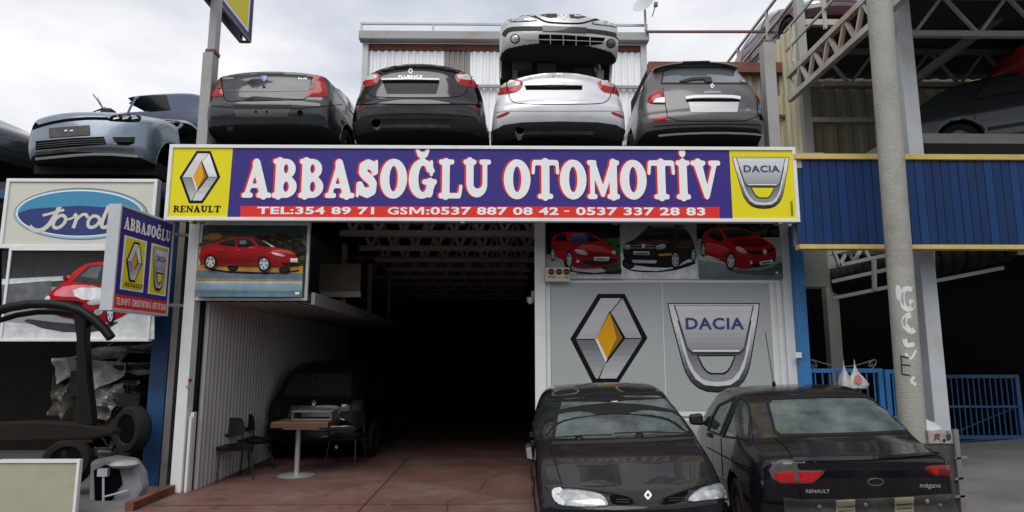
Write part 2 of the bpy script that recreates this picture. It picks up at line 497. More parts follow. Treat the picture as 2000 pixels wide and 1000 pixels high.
        return pts, faces
    def tri(s, poly, step, smooth=0):
        poly = np.array(poly, float)
        if smooth: poly = chaikin(poly, smooth)
        B = densify(poly, step)
        x0, y0 = B.min(0); x1, y1 = B.max(0)
        gx, gy = np.meshgrid(np.arange(x0+step*0.5, x1, step), np.arange(y0+step*0.5, y1, step))
        P = np.stack([gx.ravel(), gy.ravel()], 1)
        if len(P): P = P[poly_sd(P, B) < -step*0.35]
        A = [Vector(p) for p in B]+[Vector(p) for p in P]; n = len(B)
        vo, eo, fo, *_ = delaunay_2d_cdt(A, [(i, (i+1) % n) for i in range(n)], [], 1, 1e-7)
        V2 = np.array([(v.x, v.y) for v in vo])
        return V2, [tuple(f) for f in fo], B
    def step_for(s, view): return 4.5 if view == 'cam' else 0.035
    def decal(s, name, poly, view, m, off=0.004, bulge=0.0, bw=None, smooth=0, parent=None, skirt=0.012, step=None, body=False, slot=None):
        V2, fs, B = s.tri(poly, step or s.step_for(view), smooth)
        bl = None
        if bulge:
            dd = -poly_sd(V2, B); w = bw or (8.0 if view == 'cam' else 0.05)
            t = np.clip(dd/w, 0, 1); bl = bulge*(t*(2-t))
        pts, faces = s.skin_mesh(view, V2, fs, off, bl, skirt)
        return s._out(name, pts, faces, m, parent)
    def _out(s, name, pts, faces, m, parent):
        if name is None:                                  # part of the body's own skin
            b = len(s.extra_v); s.extra_v += [tuple(p) for p in pts]
            s.extra_f += [tuple(b+i for i in f) for f in faces]; s.extra_m += [m]*len(faces)
            return None
        me = mesh_from(name, pts, faces, m)
        me.polygons.foreach_set('use_smooth', [True]*len(me.polygons)); me.set_sharp_from_angle(angle=R(38))
        return link_mesh(name, me, parent or s.root)
    def line(s, name, pts, view, w, m, off=0.003, closed=False, smooth=0, parent=None, skirt=0.006, step=None):
        p = np.array(pts, float)
        if smooth: p = chaikin(p, smooth, closed)
        p = densify(p, step or s.step_for(view), closed); n = len(p)
        if closed: t = np.roll(p, -1, 0)-np.roll(p, 1, 0)
        else: t = np.gradient(p, axis=0)
        t /= np.maximum(np.linalg.norm(t, axis=1), 1e-9)[:, None]; nr = np.stack([-t[:, 1], t[:, 0]], 1)*w/2
        V2 = np.empty((2*n, 2)); V2[0::2] = p+nr; V2[1::2] = p-nr
        fs = [(2*i, 2*i+1, 2*((i+1) % n)+1, 2*((i+1) % n)) for i in range(n if closed else n-1)]
        P, Fc = s.skin_mesh(view, V2, fs, off, None, skirt)
        return s._out(name, P, Fc, m, parent)
    def seam(s, pts, view, w=None, closed=False, smooth=0, m=None):
        s.line(None, pts, view, w or (1.6 if view == 'cam' else 0.009), m or MATS['seam'], 0.002, closed, smooth, skirt=0)
    def text(s, name, txt, center, width, view, m, off=0.006, bold=0.01, hscale=1.0, parent=None, mirror=False):
        V2, fs = text_flat(txt, bold); c = (V2.max(0)+V2.min(0))/2; sc = width/(V2[:, 0].max()-V2[:, 0].min())
        V2 = (V2-c)*sc
        if mirror: V2[:, 0] *= -1
        V2[:, 1] *= (-hscale if view == 'cam' else hscale); V2 += np.array(center)
        P, Fc = s.skin_mesh(view, V2, fs, off, None, 0)
        return s._out(name, P, Fc, m, parent)
    def open(s, poly, view, shrink=0.0, smooth=0, facing=0.05, depth=None):
        """take away the body skin inside an outline (window or lamp opening)"""
        p = np.array(poly, float)
        if smooth: p = chaikin(p, smooth)
        uv = s.uv_of(view, s.FC); o, d = s.ray(view, float(p[:, 0].mean()), float(p[:, 1].mean()))
        fac = -(s.FN@np.array(d)) > facing
        x0, y0 = p.min(0); x1, y1 = p.max(0)
        cand = fac & (uv[:, 0] > x0) & (uv[:, 0] < x1) & (uv[:, 1] > y0) & (uv[:, 1] < y1)
        ii = np.where(cand)[0]
        if len(ii): s.del_mask[ii[poly_sd(uv[ii], p) < -shrink]] = True
    def window(s, name, poly, view, m, frame=True, fw=None, smooth=0, cut=False, sink=-0.004, fm=None):
        if cut: s.open(poly, view, 0.0, smooth)
        g = s.decal(name, poly, view, m, 0.003 if not cut else sink, 0, smooth=smooth, skirt=0 if cut else 0.01)
        if frame:
            s.line('window_seal', poly, view, fw or (4.5 if view == 'cam' else 0.035), fm or MATS['rubber'], 0.005, True, smooth, parent=g)
        return g
    def wheels(s, ys, r, m_t=None, w=0.19, rim=True, sides=(-1, 1), wz=None):
        wz = s.spec.get('arch_z', 0.3) if wz is None else wz
        for yy in ys:
            for sd in sides:
                x = sd*(s.spec['W']/2-w/2-0.015)
                mb = MB()
                pr = [(r*0.62, -w/2+0.02), (r*0.66, -w/2), (r*0.92, -w/2), (r*0.985, -w/2+0.025), (r, -w/4), (r, w/4), (r*0.985, w/2-0.025), (r*0.92, w/2), (r*0.66, w/2), (r*0.62, w/2-0.02)]
                mb.lathe(pr, (x, yy, wz), 'x', 30)
                wh = mb.build('wheel', MATS['tyre'], s.root, smooth=50, local=True)
                if rim:
                    rb = MB(); q = sd
                    rb.lathe([(r*0.62, q*(w/2-0.02)), (r*0.6, q*(w/2-0.035)), (r*0.55, q*(w/2-0.045))], (x, yy, wz), 'x', 24)
                    rb.lathe([(0.0, q*(w/2-0.02)), (r*0.15, q*(w/2-0.025)), (r*0.16, q*(w/2-0.05))], (x, yy, wz), 'x', 16)
                    for k in range(6):
                        a = k*math.pi/3+0.3
                        rb.beam((x+q*(w/2-0.045), yy+math.cos(a)*r*0.12, wz+math.sin(a)*r*0.12), (x+q*(w/2-0.04), yy+math.cos(a)*r*0.6, wz+math.sin(a)*r*0.6), 0.06, 0.02, up=(1, 0, 0))
                    rb.lathe([(0.0, q*(w/2-0.1)), (r*0.6, q*(w/2-0.1))], (x, yy, wz), 'x', 20)
                    rb.build('rim', MATS['rim'], wh, smooth=40, local=True)
    def finish(s, paint, name='body', under=None):
        mats = [paint, under or MATS['underbody']]; Fk = ~s.del_mask
        F = s.F[Fk]; FN = s.FN[Fk]; FC = s.FC[Fk]
        e = .006; x, y, z = s.V.T; fn = s.fn
        gx = fn(x+e, y, z)-fn(x-e, y, z); gy = fn(x, y+e, z)-fn(x, y-e, z); gz_ = fn(x, y, z+e)-fn(x, y, z-e); nz = gz_/np.maximum(np.sqrt(gx*gx+gy*gy+gz_*gz_), 1e-9)
        us = np.clip((-nz-.40)/.3, 0, 1)*np.clip((.66-z)/.05, 0, 1)
        for ay in s.spec.get('arches', []):
            q = np.sqrt((y-ay)**2+(z-s.spec.get('arch_z', .3))**2)-s.spec.get('arch_r', .36)
            us = np.maximum(us, np.clip((.02-q)/.02, 0, 1)*np.clip((s.spec['W']/2-.03-np.abs(x))/.03, 0, 1))
        mi = np.zeros(len(F), int)
        for ay in s.spec.get('arches', []):
            inn = (np.sqrt((FC[:, 1]-ay)**2+(FC[:, 2]-s.spec.get('arch_z', 0.3))**2) < s.spec.get('arch_r', 0.36)+0.02) & (np.abs(FC[:, 0]) < s.spec['W']/2-0.035)
            mi[inn & (FN[:, 2] < -.9) & (FC[:, 2] < .1)] = 1
        V = [tuple(map(float, v)) for v in s.V]; faces = [tuple(map(int, f)) for f in F]; mi = list(map(int, mi))
        b = len(V); V += s.extra_v
        for f, m in zip(s.extra_f, s.extra_m):
            if m not in mats: mats.append(m)
            faces.append(tuple(b+i for i in f)); mi.append(mats.index(m))
        me = bpy.data.meshes.new(name); me.from_pydata(V, [], faces)
        for m in mats: me.materials.append(m)
        me.polygons.foreach_set('material_index', mi)
        ua = me.attributes.new('underseal', 'FLOAT', 'POINT'); ua.data.foreach_set('value', list(map(float, us))+[0.0]*len(s.extra_v))
        bm = bmesh.new(); bm.from_mesh(me)
        bmesh.ops.delete(bm, geom=[v for v in bm.verts if not v.link_faces], context='VERTS'); bm.to_mesh(me); bm.free()
        me.polygons.foreach_set('use_smooth', [True]*len(me.polygons)); me.set_sharp_from_angle(angle=R(50))
        s.body = link_mesh(name, me, s.root)
        return s.body

# ------------------------------------------------------------------ lettering
def text_flat(txt, bold=0.0, spacing=1.0, shear=0.0):
    cu_ = bpy.data.curves.new('lettering', 'FONT'); cu_.body = txt; cu_.size = 1.0; cu_.offset = bold; cu_.space_character = spacing
    cu_.resolution_u = 3; cu_.shear = shear; cu_.fill_mode = 'FRONT'
    o = bpy.data.objects.new('lettering', cu_); COL.objects.link(o)
    dg = bpy.context.evaluated_depsgraph_get(); ev = o.evaluated_get(dg); me = ev.to_mesh()
    V = np.array([(v.co.x, v.co.y) for v in me.vertices]); fs = [tuple(p.vertices) for p in me.polygons]
    ev.to_mesh_clear(); bpy.data.objects.remove(o); bpy.data.curves.remove(cu_)
    return V, fs

def caps(P, x0, y0, x1, y1, r0, r1=None):
    r1 = r0 if r1 is None else r1; a = np.array([x0, y0]); e = np.array([x1-x0, y1-y0]); L2 = max(e@e, 1e-9)
    t = np.clip(((P-a)@e)/L2, 0, 1); return np.linalg.norm(P-a-t[:, None]*e, axis=1)-(r0+(r1-r0)*t)
def ell(P, cx, cy, rx, ry):
    q = np.sqrt(((P[:, 0]-cx)/rx)**2+((P[:, 1]-cy)/ry)**2); return (q-1)*min(rx, ry)
def rbx(P, x0, y0, x1, y1, r=0.0):
    cx, cy, hx, hy = (x0+x1)/2, (y0+y1)/2, (x1-x0)/2-r, (y1-y0)/2-r
    dx, dy = np.abs(P[:, 0]-cx)-hx, np.abs(P[:, 1]-cy)-hy
    return np.hypot(np.maximum(dx, 0), np.maximum(dy, 0))+np.minimum(np.maximum(dx, dy), 0)-r
def arcpts(cx, cy, rx, ry, a0, a1, n=10):
    return [(cx+rx*math.cos(R(a0+(a1-a0)*i/n)), cy+ry*math.sin(R(a0+(a1-a0)*i/n))) for i in range(n+1)]
def strokes(P, pts, r0, r1=None, mid=None):
    d = np.full(len(P), 9.0); n = len(pts)-1
    f = (lambda t: r0) if r1 is None else ((lambda t: r0+(r1-r0)*t) if mid is None else (lambda t: r0*(1-t)**2*1+2*mid*t*(1-t)+r1*t*t))
    for i in range(n): d = np.minimum(d, caps(P, *pts[i], *pts[i+1], f(i/n), f((i+1)/n)))
    return d

def glyph(ch, P):
    """fat soft slab-serif capitals; returns signed distance and advance width"""
    mn = lambda *a: np.minimum.reduce(a); mx = np.maximum; S = 0.065
    if ch == 'A':
        d = mn(caps(P, .50, .90, .20, .10, .085), caps(P, .50, .86, .82, .10, .145), rbx(P, .28, .25, .72, .36, .02),
               caps(P, .08, S, .36, S, S), caps(P, .62, S, 1.04, S, S), ell(P, .49, .9, .13, .1)); return d, 1.1
    if ch == 'B':
        d = mn(caps(P, .26, .1, .26, .9, .145), caps(P, .08, S, .4, S, S), caps(P, .08, 1-S, .4, 1-S, S), mx(mn(ell(P, .48, .735, .37, .265), ell(P, .5, .28, .42, .28)), .25-P[:, 0]))
        d = mx(d, -ell(P, .5, .745, .085, .12)); d = mx(d, -ell(P, .53, .285, .1, .135)); return d, .98
    if ch == 'S':
        d = strokes(P, [(.72, .70), (.66, .82), (.48, .87), (.28, .80), (.26, .68), (.38, .575), (.56, .48), (.68, .36), (.66, .2), (.47, .13), (.28, .18), (.2, .31)], .12, .12, .145)
        return mn(d, caps(P, .79, .66, .78, .93, .055), caps(P, .11, .07, .12, .36, .055)), .93
    if ch in 'OQ':
        return mx(ell(P, .5, .5, .5, .51), -ell(P, .5, .5, .155, .33)), 1.06
    if ch in 'GĞ':
        d = mx(mx(ell(P, .5, .5, .5, .51), -ell(P, .53, .5, .17, .34)), -rbx(P, .6, .42, 1.2, .66, .0))
        d = mn(d, caps(P, .84, .62, .84, .93, .055), caps(P, .58, .42, .98, .42, .07), caps(P, .80, .4, .78, .15, .13))
        if ch == 'Ğ': d = mn(d, strokes(P, [(.30, 1.24), (.38, 1.13), (.5, 1.1), (.62, 1.13), (.70, 1.24)], .055, .055, .12))
        return d, 1.1
    if ch == 'L':
        return mn(caps(P, .28, .1, .28, .9, .14), caps(P, .08, 1-S, .52, 1-S, S), rbx(P, .02, 0, .84, .14, .06), caps(P, .8, .1, .84, .30, .06)), .93
    if ch == 'U':
        d = strokes(P, [(.24, .92), (.24, .38)]+arcpts(.52, .38, .28, .24, 180, 360)+[(.80, .92)], .14, .085)
        return mn(d, caps(P, .06, 1-S, .42, 1-S, S), caps(P, .66, 1-S, .96, 1-S, S)), 1.05
    if ch == 'T':
        return mn(caps(P, .5, .1, .5, .9, .15), rbx(P, .02, .86, .98, 1, .06), caps(P, .06, .92, .04, .68, .06), caps(P, .94, .92, .96, .68, .06), caps(P, .28, S, .72, S, S)), 1.04
    if ch == 'M':
        return mn(caps(P, .16, .1, .16, .9, .085), caps(P, .95, .1, .95, .9, .14), caps(P, .2, .86, .55, .14, .12, .09), caps(P, .9, .86, .55, .14, .09), caps(P, .04, S, .28, S, S),
                  caps(P, .78, S, 1.12, S, S), caps(P, .04, 1-S, .26, 1-S, S), caps(P, .88, 1-S, 1.12, 1-S, S)), 1.2
    if ch in 'Iİ':
        d = mn(caps(P, .28, .1, .28, .9, .15), caps(P, .08, S, .48, S, S), caps(P, .08, 1-S, .48, 1-S, S))
        if ch == 'İ': d = mn(d, ell(P, .28, 1.2, .12, .12))
        return d, .62
    if ch == 'V':
        return mn(caps(P, .24, .9, .53, .1, .155, .1), caps(P, .86, .9, .56, .12, .085), caps(P, .02, 1-S, .46, 1-S, S), caps(P, .7, 1-S, 1.02, 1-S, S)), 1.05
    if ch == 'R':
        d = mn(caps(P, .24, .1, .24, .9, .13), caps(P, .06, S, .42, S, S), caps(P, .06, 1-S, .4, 1-S, S), mx(ell(P, .48, .72, .36, .28), .25-P[:, 0]))
        d = mx(d, -ell(P, .5, .73, .1, .13)); return mn(d, caps(P, .55, .45, .82, .12, .12), caps(P, .78, S, .98, S, S)), 1.02
    if ch == 'E':
        return mn(caps(P, .24, .1, .24, .9, .13), rbx(P, .02, 0, .84, .13, .05), rbx(P, .02, .87, .82, 1, .05), rbx(P, .3, .45, .62, .56, .03), caps(P, .8, .08, .82, .28, .05), caps(P, .78, .92, .79, .74, .05), caps(P, .62, .4, .62, .62, .04)), .93
    if ch == 'N':
        return mn(caps(P, .18, .1, .18, .9, .075), caps(P, .86, .08, .86, .9, .075), caps(P, .18, .9, .84, .12, .125), caps(P, .04, S, .34, S, .055), caps(P, .02, 1-S, .24, 1-S, .055), caps(P, .7, 1-S, 1.0, 1-S, .055)), 1.06
    return np.full(len(P), 9.0), .5

GLY = {}
def glyph_mesh(ch, n=26):
    """marching squares fill of a glyph"""
    if ch in GLY: return GLY[ch]
    st = 1.0/n; xs = np.arange(-.16, 1.3+st, st); ys = np.arange(-.12, 1.42+st, st)
    X, Y = np.meshgrid(xs, ys, indexing='ij'); P = np.stack([X.ravel(), Y.ravel()], 1)
    d, adv = glyph(ch, P); D = d.reshape(X.shape)
    vid = {}; V = []; Fs = []
    def vert(key, p):
        if key not in vid: vid[key] = len(V); V.append(p)
        return vid[key]
    for i in range(len(xs)-1):
        for j in range(len(ys)-1):
            c = [(i, j), (i+1, j), (i+1, j+1), (i, j+1)]; v = [D[a] for a in c]
            if min(v) >= 0: continue
            poly = []
            for k in range(4):
                a, b = c[k], c[(k+1) % 4]; va, vb = v[k], v[(k+1) % 4]
                if va < 0: poly.append(vert(a, (xs[a[0]], ys[a[1]])))
                if (va < 0) != (vb < 0):
                    t = va/(va-vb); key = (min(a, b), max(a, b))
                    poly.append(vert(key, (xs[a[0]]+(xs[b[0]]-xs[a[0]])*t, ys[a[1]]+(ys[b[1]]-ys[a[1]])*t)))
            if len(poly) >= 3: Fs.append(tuple(poly))
    GLY[ch] = (np.array(V) if V else np.zeros((0, 2)), Fs, adv)
    return GLY[ch]

def slab_word(txt, gap=0.02):
    Vs = []; Fs = []; x = 0; b = 0
    for ch in txt:
        if ch == ' ': x += .38; continue
        V, F, adv = glyph_mesh(ch)
        Vs.append(V+np.array([x, 0])); Fs += [tuple(b+i for i in f) for f in F]; b += len(V); x += adv+gap
    return np.vstack(Vs), Fs

class Flat:
    """printed artwork: coloured outlines in layers about a millimetre apart on a flat panel; ONE mesh.
    org, ux, uz: panel origin and its right / up unit vectors; outlines are given in metres on the panel"""
    def __init__(s, org, ux=(1, 0, 0), uz=(0, 0, 1), nrm=None):
        s.o, s.ux, s.uz = Vector(org), Vector(ux).normalized(), Vector(uz).normalized()
        s.n = Vector(nrm) if nrm else s.ux.cross(s.uz); s.v = []; s.f = []; s.m = []; s.mats = []; s.lay = 0
        s.step = 0.0011
    def _m(s, m):
        if m not in s.mats: s.mats.append(m)
        return s.mats.index(m)
    def put(s, V2, fs, m):
        s.lay += 1; b = len(s.v); mi = s._m(m)
        for u, v in V2: s.v.append(tuple(s.o+s.ux*float(u)+s.uz*float(v)+s.n*(s.lay*s.step)))
        for f in fs: s.f.append(tuple(b+i for i in f)); s.m.append(mi)
        return s
    def poly(s, pts, m, smooth=0):
        p = np.array(pts, float)
        if smooth: p = chaikin(p, smooth)
        n = len(p)
        vo, eo, fo, *_ = delaunay_2d_cdt([Vector(q) for q in p], [(i, (i+1) % n) for i in range(n)], [], 1, 1e-7)
        return s.put([(v.x, v.y) for v in vo], [tuple(f) for f in fo], m)
    def fade(s, pts, g0, g1, axis=(0, 1), n=7, span=None, photo=False):
        """a printed tone ramp: the outline cut into bands from grey g0 to grey g1 along an axis"""
        p = [tuple(map(float, q)) for q in pts]; pr = lambda q: q[0]*axis[0]+q[1]*axis[1]
        a, b = span or (min(map(pr, p)), max(map(pr, p))); s.lay += 1; lay = s.lay
        def clip(poly, lim, sg):
            o = []
            for i in range(len(poly)):
                u, v = poly[i], poly[(i+1) % len(poly)]; du, dv = (pr(u)-lim)*sg, (pr(v)-lim)*sg
                if du >= 0: o.append(u)
                if (du > 0 > dv) or (du < 0 < dv): t = du/(du-dv); o.append((u[0]+(v[0]-u[0])*t, u[1]+(v[1]-u[1])*t))
            return o
        for k in range(n):
            q = p
            if k: q = clip(q, a+(b-a)*k/n, 1)
            if k < n-1 and len(q) > 2: q = clip(q, a+(b-a)*(k+1)/n, -1)
            if len(q) < 3: continue
            f_ = (k+.5)/n; s.lay = lay-1
            if photo: rgb = tuple(int(round((a_+(b_-a_)*f_)/6)*6) for a_, b_ in zip(g0, g1)); ml = lambda: mat('print_%d_%d_%d' % rgb, lin(*rgb), .45, var=.2, scale=6.5, spec=.15)
            else: g = int(round((g0+(g1-g0)*f_)/8)*8); ml = lambda: ink('grey_%d' % g, g-2, g, g+2)
            v2 = [q[0]]
            for w in q[1:]:
                if (w[0]-v2[-1][0])**2+(w[1]-v2[-1][1])**2 > 1e-10: v2.append(w)
            if len(v2) > 2: s.poly(v2, ml())
        s.lay = lay; return s
    def rect(s, x0, y0, x1, y1, m): return s.put([(x0, y0), (x1, y0), (x1, y1), (x0, y1)], [(0, 1, 2, 3)], m)
    def oval(s, cx, cy, rx, ry, m, n=28): return s.put([(cx+rx*math.cos(2*math.pi*i/n), cy+ry*math.sin(2*math.pi*i/n)) for i in range(n)], [tuple(range(n))], m)
    def stroke(s, pts, w, m, closed=False, smooth=0):
        p = np.array(pts, float)
        if smooth: p = chaikin(p, smooth, closed)
        n = len(p)
        t = (np.roll(p, -1, 0)-np.roll(p, 1, 0)) if closed else np.gradient(p, axis=0)
        t /= np.maximum(np.linalg.norm(t, axis=1), 1e-9)[:, None]; nr = np.stack([-t[:, 1], t[:, 0]], 1)*w/2
        V = np.empty((2*n, 2)); V[0::2] = p+nr; V[1::2] = p-nr
        return s.put(V, [(2*i, 2*i+1, 2*((i+1) % n)+1, 2*((i+1) % n)) for i in range(n if closed else n-1)], m)
    def fit(s, V2, fs, x0, y0, x1, y1, m, keep_h=None):
        V = np.array(V2); lo = V.min(0); hi = V.max(0)
        if keep_h: lo[1], hi[1] = keep_h
        V = (V-lo)/(hi-lo)*np.array([x1-x0, y1-y0])+np.array([x0, y0])
        return s.put(V, fs, m)
    def text(s, txt, x0, y0, x1, y1, m, bold=0.0, shear=0.0, spacing=1.0):
        V, f = text_flat(txt, bold, spacing, shear); return s.fit(V, f, x0, y0, x1, y1, m)
    def build(s, name, parent):
        off = base_of(parent) if parent is not None else Vector((0, 0, 0))
        me = bpy.data.meshes.new(name); me.from_pydata([tuple(Vector(p)-off) for p in s.v], [], s.f)
        for m in s.mats: me.materials.append(m)
        me.polygons.foreach_set('material_index', s.m)
        # every printed face looks out of the panel
        bm = bmesh.new(); bm.from_mesh(me)
        for f in bm.faces:
            f.normal_update()
            if f.normal.dot(s.n) < 0: f.normal_flip()
        bm.to_mesh(me); bm.free()
        return link_mesh(name, me, parent)

# ------------------------------------------------------------------ palette
mat('white_paint', (0.72, 0.73, 0.72), 0.45, var=0.05, stain=(0.5, 0.48, 0.44), stain_amt=0.2, stain_scale=1.6)
mat('white_frame', (0.74, 0.75, 0.75), 0.35, var=0.04, stain=(0.5, 0.48, 0.44), stain_amt=0.25)
mat('panel_grey', (0.39, 0.42, 0.42), 0.4, var=0.03, scale=0.8, stain=(0.5, 0.52, 0.51), stain_amt=0.2, stain_scale=0.9)
mat('red_floor', (0.165, 0.084, 0.070), 0.6, var=0.25, scale=1.2, stain=(0.20, 0.155, 0.135), stain_amt=0.9, stain_scale=0.9, bump=0.15, spec=.3)
mat('ground_grey', (0.17, 0.165, 0.16), 0.85, var=0.2, scale=0.8, stain=(0.08, 0.078, 0.075), stain_amt=0.6, stain_scale=0.6, bump=0.4, bscale=60)
mat('corr_white', (0.40, 0.395, 0.37), 0.5, var=0.1, stain=(0.3, 0.28, 0.24), stain_amt=0.4, stretch=(1, 1, 0.25))
mat('corr_bright', (0.86, 0.88, 0.90), 0.4, var=0.06, stain=(0.55, 0.55, 0.53), stain_amt=0.3, stretch=(1, 1, 0.2))
mat('corr_grey', (0.24, 0.24, 0.22), 0.5, var=0.12, stretch=(1, 1, 0.2))
mat('corr_yellow', (0.52, 0.47, 0.31), 0.5, var=0.16, stain=(0.22, 0.17, 0.1), stain_amt=0.6, stretch=(1, 1, 0.15))
mat('corr_old', (0.32, 0.29, 0.21), 0.6, var=0.25, stain=(0.10, 0.08, 0.05), stain_amt=0.8, stain_scale=1.3, stretch=(1, 1, 0.2))
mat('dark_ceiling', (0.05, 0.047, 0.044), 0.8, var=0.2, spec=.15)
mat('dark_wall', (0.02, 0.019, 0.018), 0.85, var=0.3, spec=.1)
mat('steel_grey', (0.32, 0.32, 0.315), 0.5, var=0.1, stain=(0.2, 0.13, 0.07), stain_amt=0.5, stain_scale=1.5)
mat('steel_dark', (0.17, 0.165, 0.155), 0.55, var=0.15, stain=(0.14, 0.08, 0.05), stain_amt=0.5)
mat('steel_light', (0.47, 0.50, 0.52), 0.4, var=0.06, stain=(0.3, 0.2, 0.12), stain_amt=0.35, stain_scale=1.2)
mat('truss_brown', (0.23, 0.20, 0.175), 0.6, var=0.15)
mat('rust', (0.17, 0.055, 0.03), 0.7, var=0.3, stain=(0.07, 0.03, 0.02), stain_amt=0.6)
mat('rusty_steel', (0.44, 0.42, 0.37), 0.6, var=0.15, stain=(0.28, 0.12, 0.03), stain_amt=0.7, stain_scale=1.1)
mat('blue_paint', (0.035, 0.19, 0.46), 0.4, var=0.12, stain=(0.03, 0.07, 0.13), stain_amt=0.5)
mat('blue_dark', (0.016, 0.075, 0.20), 0.5, var=0.2, stain=(0.01, 0.02, 0.03), stain_amt=0.7)
mat('blue_band', (0.008, 0.033, 0.115), 0.5, var=0.12, scale=1.5, spec=.2, stain=(0.014, 0.048, 0.16), stain_amt=0.5, stain_scale=1.0)
mat('yellow_trim', (0.56, 0.42, 0.11), 0.45, var=0.1, stain=(0.3, 0.2, 0.06), stain_amt=0.4)
mat('concrete_pole', (0.33, 0.322, 0.29), 0.85, var=0.12, scale=2.0, stain=(0.18, 0.165, 0.14), stain_amt=0.75, stain_scale=1.2, bump=0.5, bscale=45)
mat('concrete_beam', (0.33, 0.34, 0.29), 0.85, var=0.12, bump=0.3)
mat('graffiti_white', (0.62, 0.64, 0.63), 0.7, var=0.1)
mat('graffiti_black', (0.03, 0.03, 0.03), 0.7)
mat('roof_deck', (0.2, 0.2, 0.195), 0.8, var=0.15)
mat('rubber', (0.010, 0.010, 0.010), 0.55, spec=.25); mat('seam', (0.004, 0.004, 0.004), 0.7, spec=.1)
mat('tyre', (0.014, 0.014, 0.014), 0.75, var=0.2, bump=0.3, dust=0.1, spec=.2)
mat('rim', (0.35, 0.35, 0.36), 0.4, metal=0.7, var=0.15)
mat('underbody', (0.022, 0.02, 0.018), 0.8, var=0.4, stain=(0.05, 0.037, 0.024), stain_amt=0.6, stain_scale=2.5, spec=.15)
mat('black_plastic', (0.016, 0.016, 0.017), 0.5, var=0.15, dust=0.1, spec=.3)
mat('chrome', (0.75, 0.76, 0.78), 0.15, metal=1.0, var=0.03)
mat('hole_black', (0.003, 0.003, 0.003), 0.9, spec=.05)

def pt(px, py, Y): return at(px, py, Y=Y)
def ax(px, py, Y): return at(px, py, Y=Y)[0]
def az_(px, py, Y): return at(px, py, Y=Y)[2]

# ------------------------------------------------------------------ ground
g = MB(); g.add([(-400, -60, 0), (400, -60, 0), (400, 700, 0), (-400, 700, 0)], [(0, 1, 2, 3)])
tag(g.build('ground', MATS['ground_grey']), kind='structure')
g = MB(); g.add([(-4.12, -2.5, .004), (0.9, -2.5, .004), (0.9, 24, .004), (-4.12, 24, .004)], [(0, 1, 2, 3)])
g.add([(0.9, -2.5, .004), (2.2, -2.5, .004), (2.2, 1.1, .004), (0.9, 1.1, .004)], [(0, 1, 2, 3)])
g.mat(1)
for y in (-.35, 2.6, 5.6): g.add([(-4.1, y, .008), (2.15 if y < 1 else .6, y+.05, .008), (2.15 if y < 1 else .6, y+.062, .008), (-4.1, y+.014, .008)], [(0, 1, 2, 3)])
g.add([(-1.62, -2.4, .012), (-1.606, -2.4, .012), (-1.606, 9, .012), (-1.62, 9, .012)], [(0, 1, 2, 3)])
ck = [(-.9, -1.2), (-.62, -.7), (-.66, -.2), (-.3, .5), (-.22, 1.3), (.05, 1.9)]
for (xa, ya), (xb, yb) in zip(ck[:-1], ck[1:]): g.add([(xa, ya, .016), (xa+.008, ya, .016), (xb+.008, yb, .016), (xb, yb, .016)], [(0, 1, 2, 3)])
ro = random.Random(21)
g.mat(2)
for i in range(26):
    cx_, cy_, s_ = ro.uniform(-3.5, .2), ro.uniform(-.6, 3.0), ro.uniform(.008, .022); a_ = ro.uniform(0, 3.1); g.add([(cx_+s_*math.cos(a_+q), cy_+s_*.7*math.sin(a_+q), .012) for q in (0, 1.4, 2.9, 4.5)], [(0, 1, 2, 3)])
tag(g.build('garage_floor', [MATS['red_floor'], mat('joint_dark', (.04, .03, .027), .9), mat('litter_pale', (.4, .36, .32), .8)]), kind='structure')

# ------------------------------------------------------------------ the shop: an open garage with a loaded roof
WY = 1.1                                                   # front face of the right-hand wall
ZD = 4.46                                                  # roof deck
shop = thing('shop_building', 'white fronted open garage shop under a long purple signboard, cars parked on its roof', 'building', (-1.0, 0.5, 0))
# left post
px0, px1 = ax(363, 560, .42), ax(384, 560, .42)
m = MB(); m.box(px0-.015, .42, 0, px1-.015, .6, 3.75); m.build('door_post', MATS['white_frame'], shop, bevel=.006)
m = MB(); m.box(px1+.0, .5, 0, px1+.05, .58, 1.0); m.tube([(px1+.03, .46, 0), (px1+.03, .46, .95)], .022, 10)
m.build('guide_rail', MATS['white_frame'], shop, smooth=40)
LW = px1+.06
m = MB(); m.corr((LW, .6), (LW, 9.0), 0.0, 4.3, 0.125, .03, .28); m.build('corrugated_wall', MATS['corr_white'], shop)
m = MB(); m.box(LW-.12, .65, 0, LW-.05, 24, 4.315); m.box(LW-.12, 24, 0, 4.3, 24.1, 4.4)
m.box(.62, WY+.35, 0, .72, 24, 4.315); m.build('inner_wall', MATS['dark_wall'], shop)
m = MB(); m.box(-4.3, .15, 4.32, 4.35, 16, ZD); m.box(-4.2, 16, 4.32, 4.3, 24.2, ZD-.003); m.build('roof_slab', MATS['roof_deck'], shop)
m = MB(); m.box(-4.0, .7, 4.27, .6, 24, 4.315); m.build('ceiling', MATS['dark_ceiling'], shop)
zt = az_(800, 456, 1.4)
for k in range(9):
    m = MB(); y = 1.4+k*1.38
    truss(m, (-2.45 if k < 4 else -3.7, y, zt+.47), (.6, y, zt+.47), .47, 8 if k < 4 else 10, .085, .055)
    m.build('roof_truss', MATS['truss_brown'], shop)
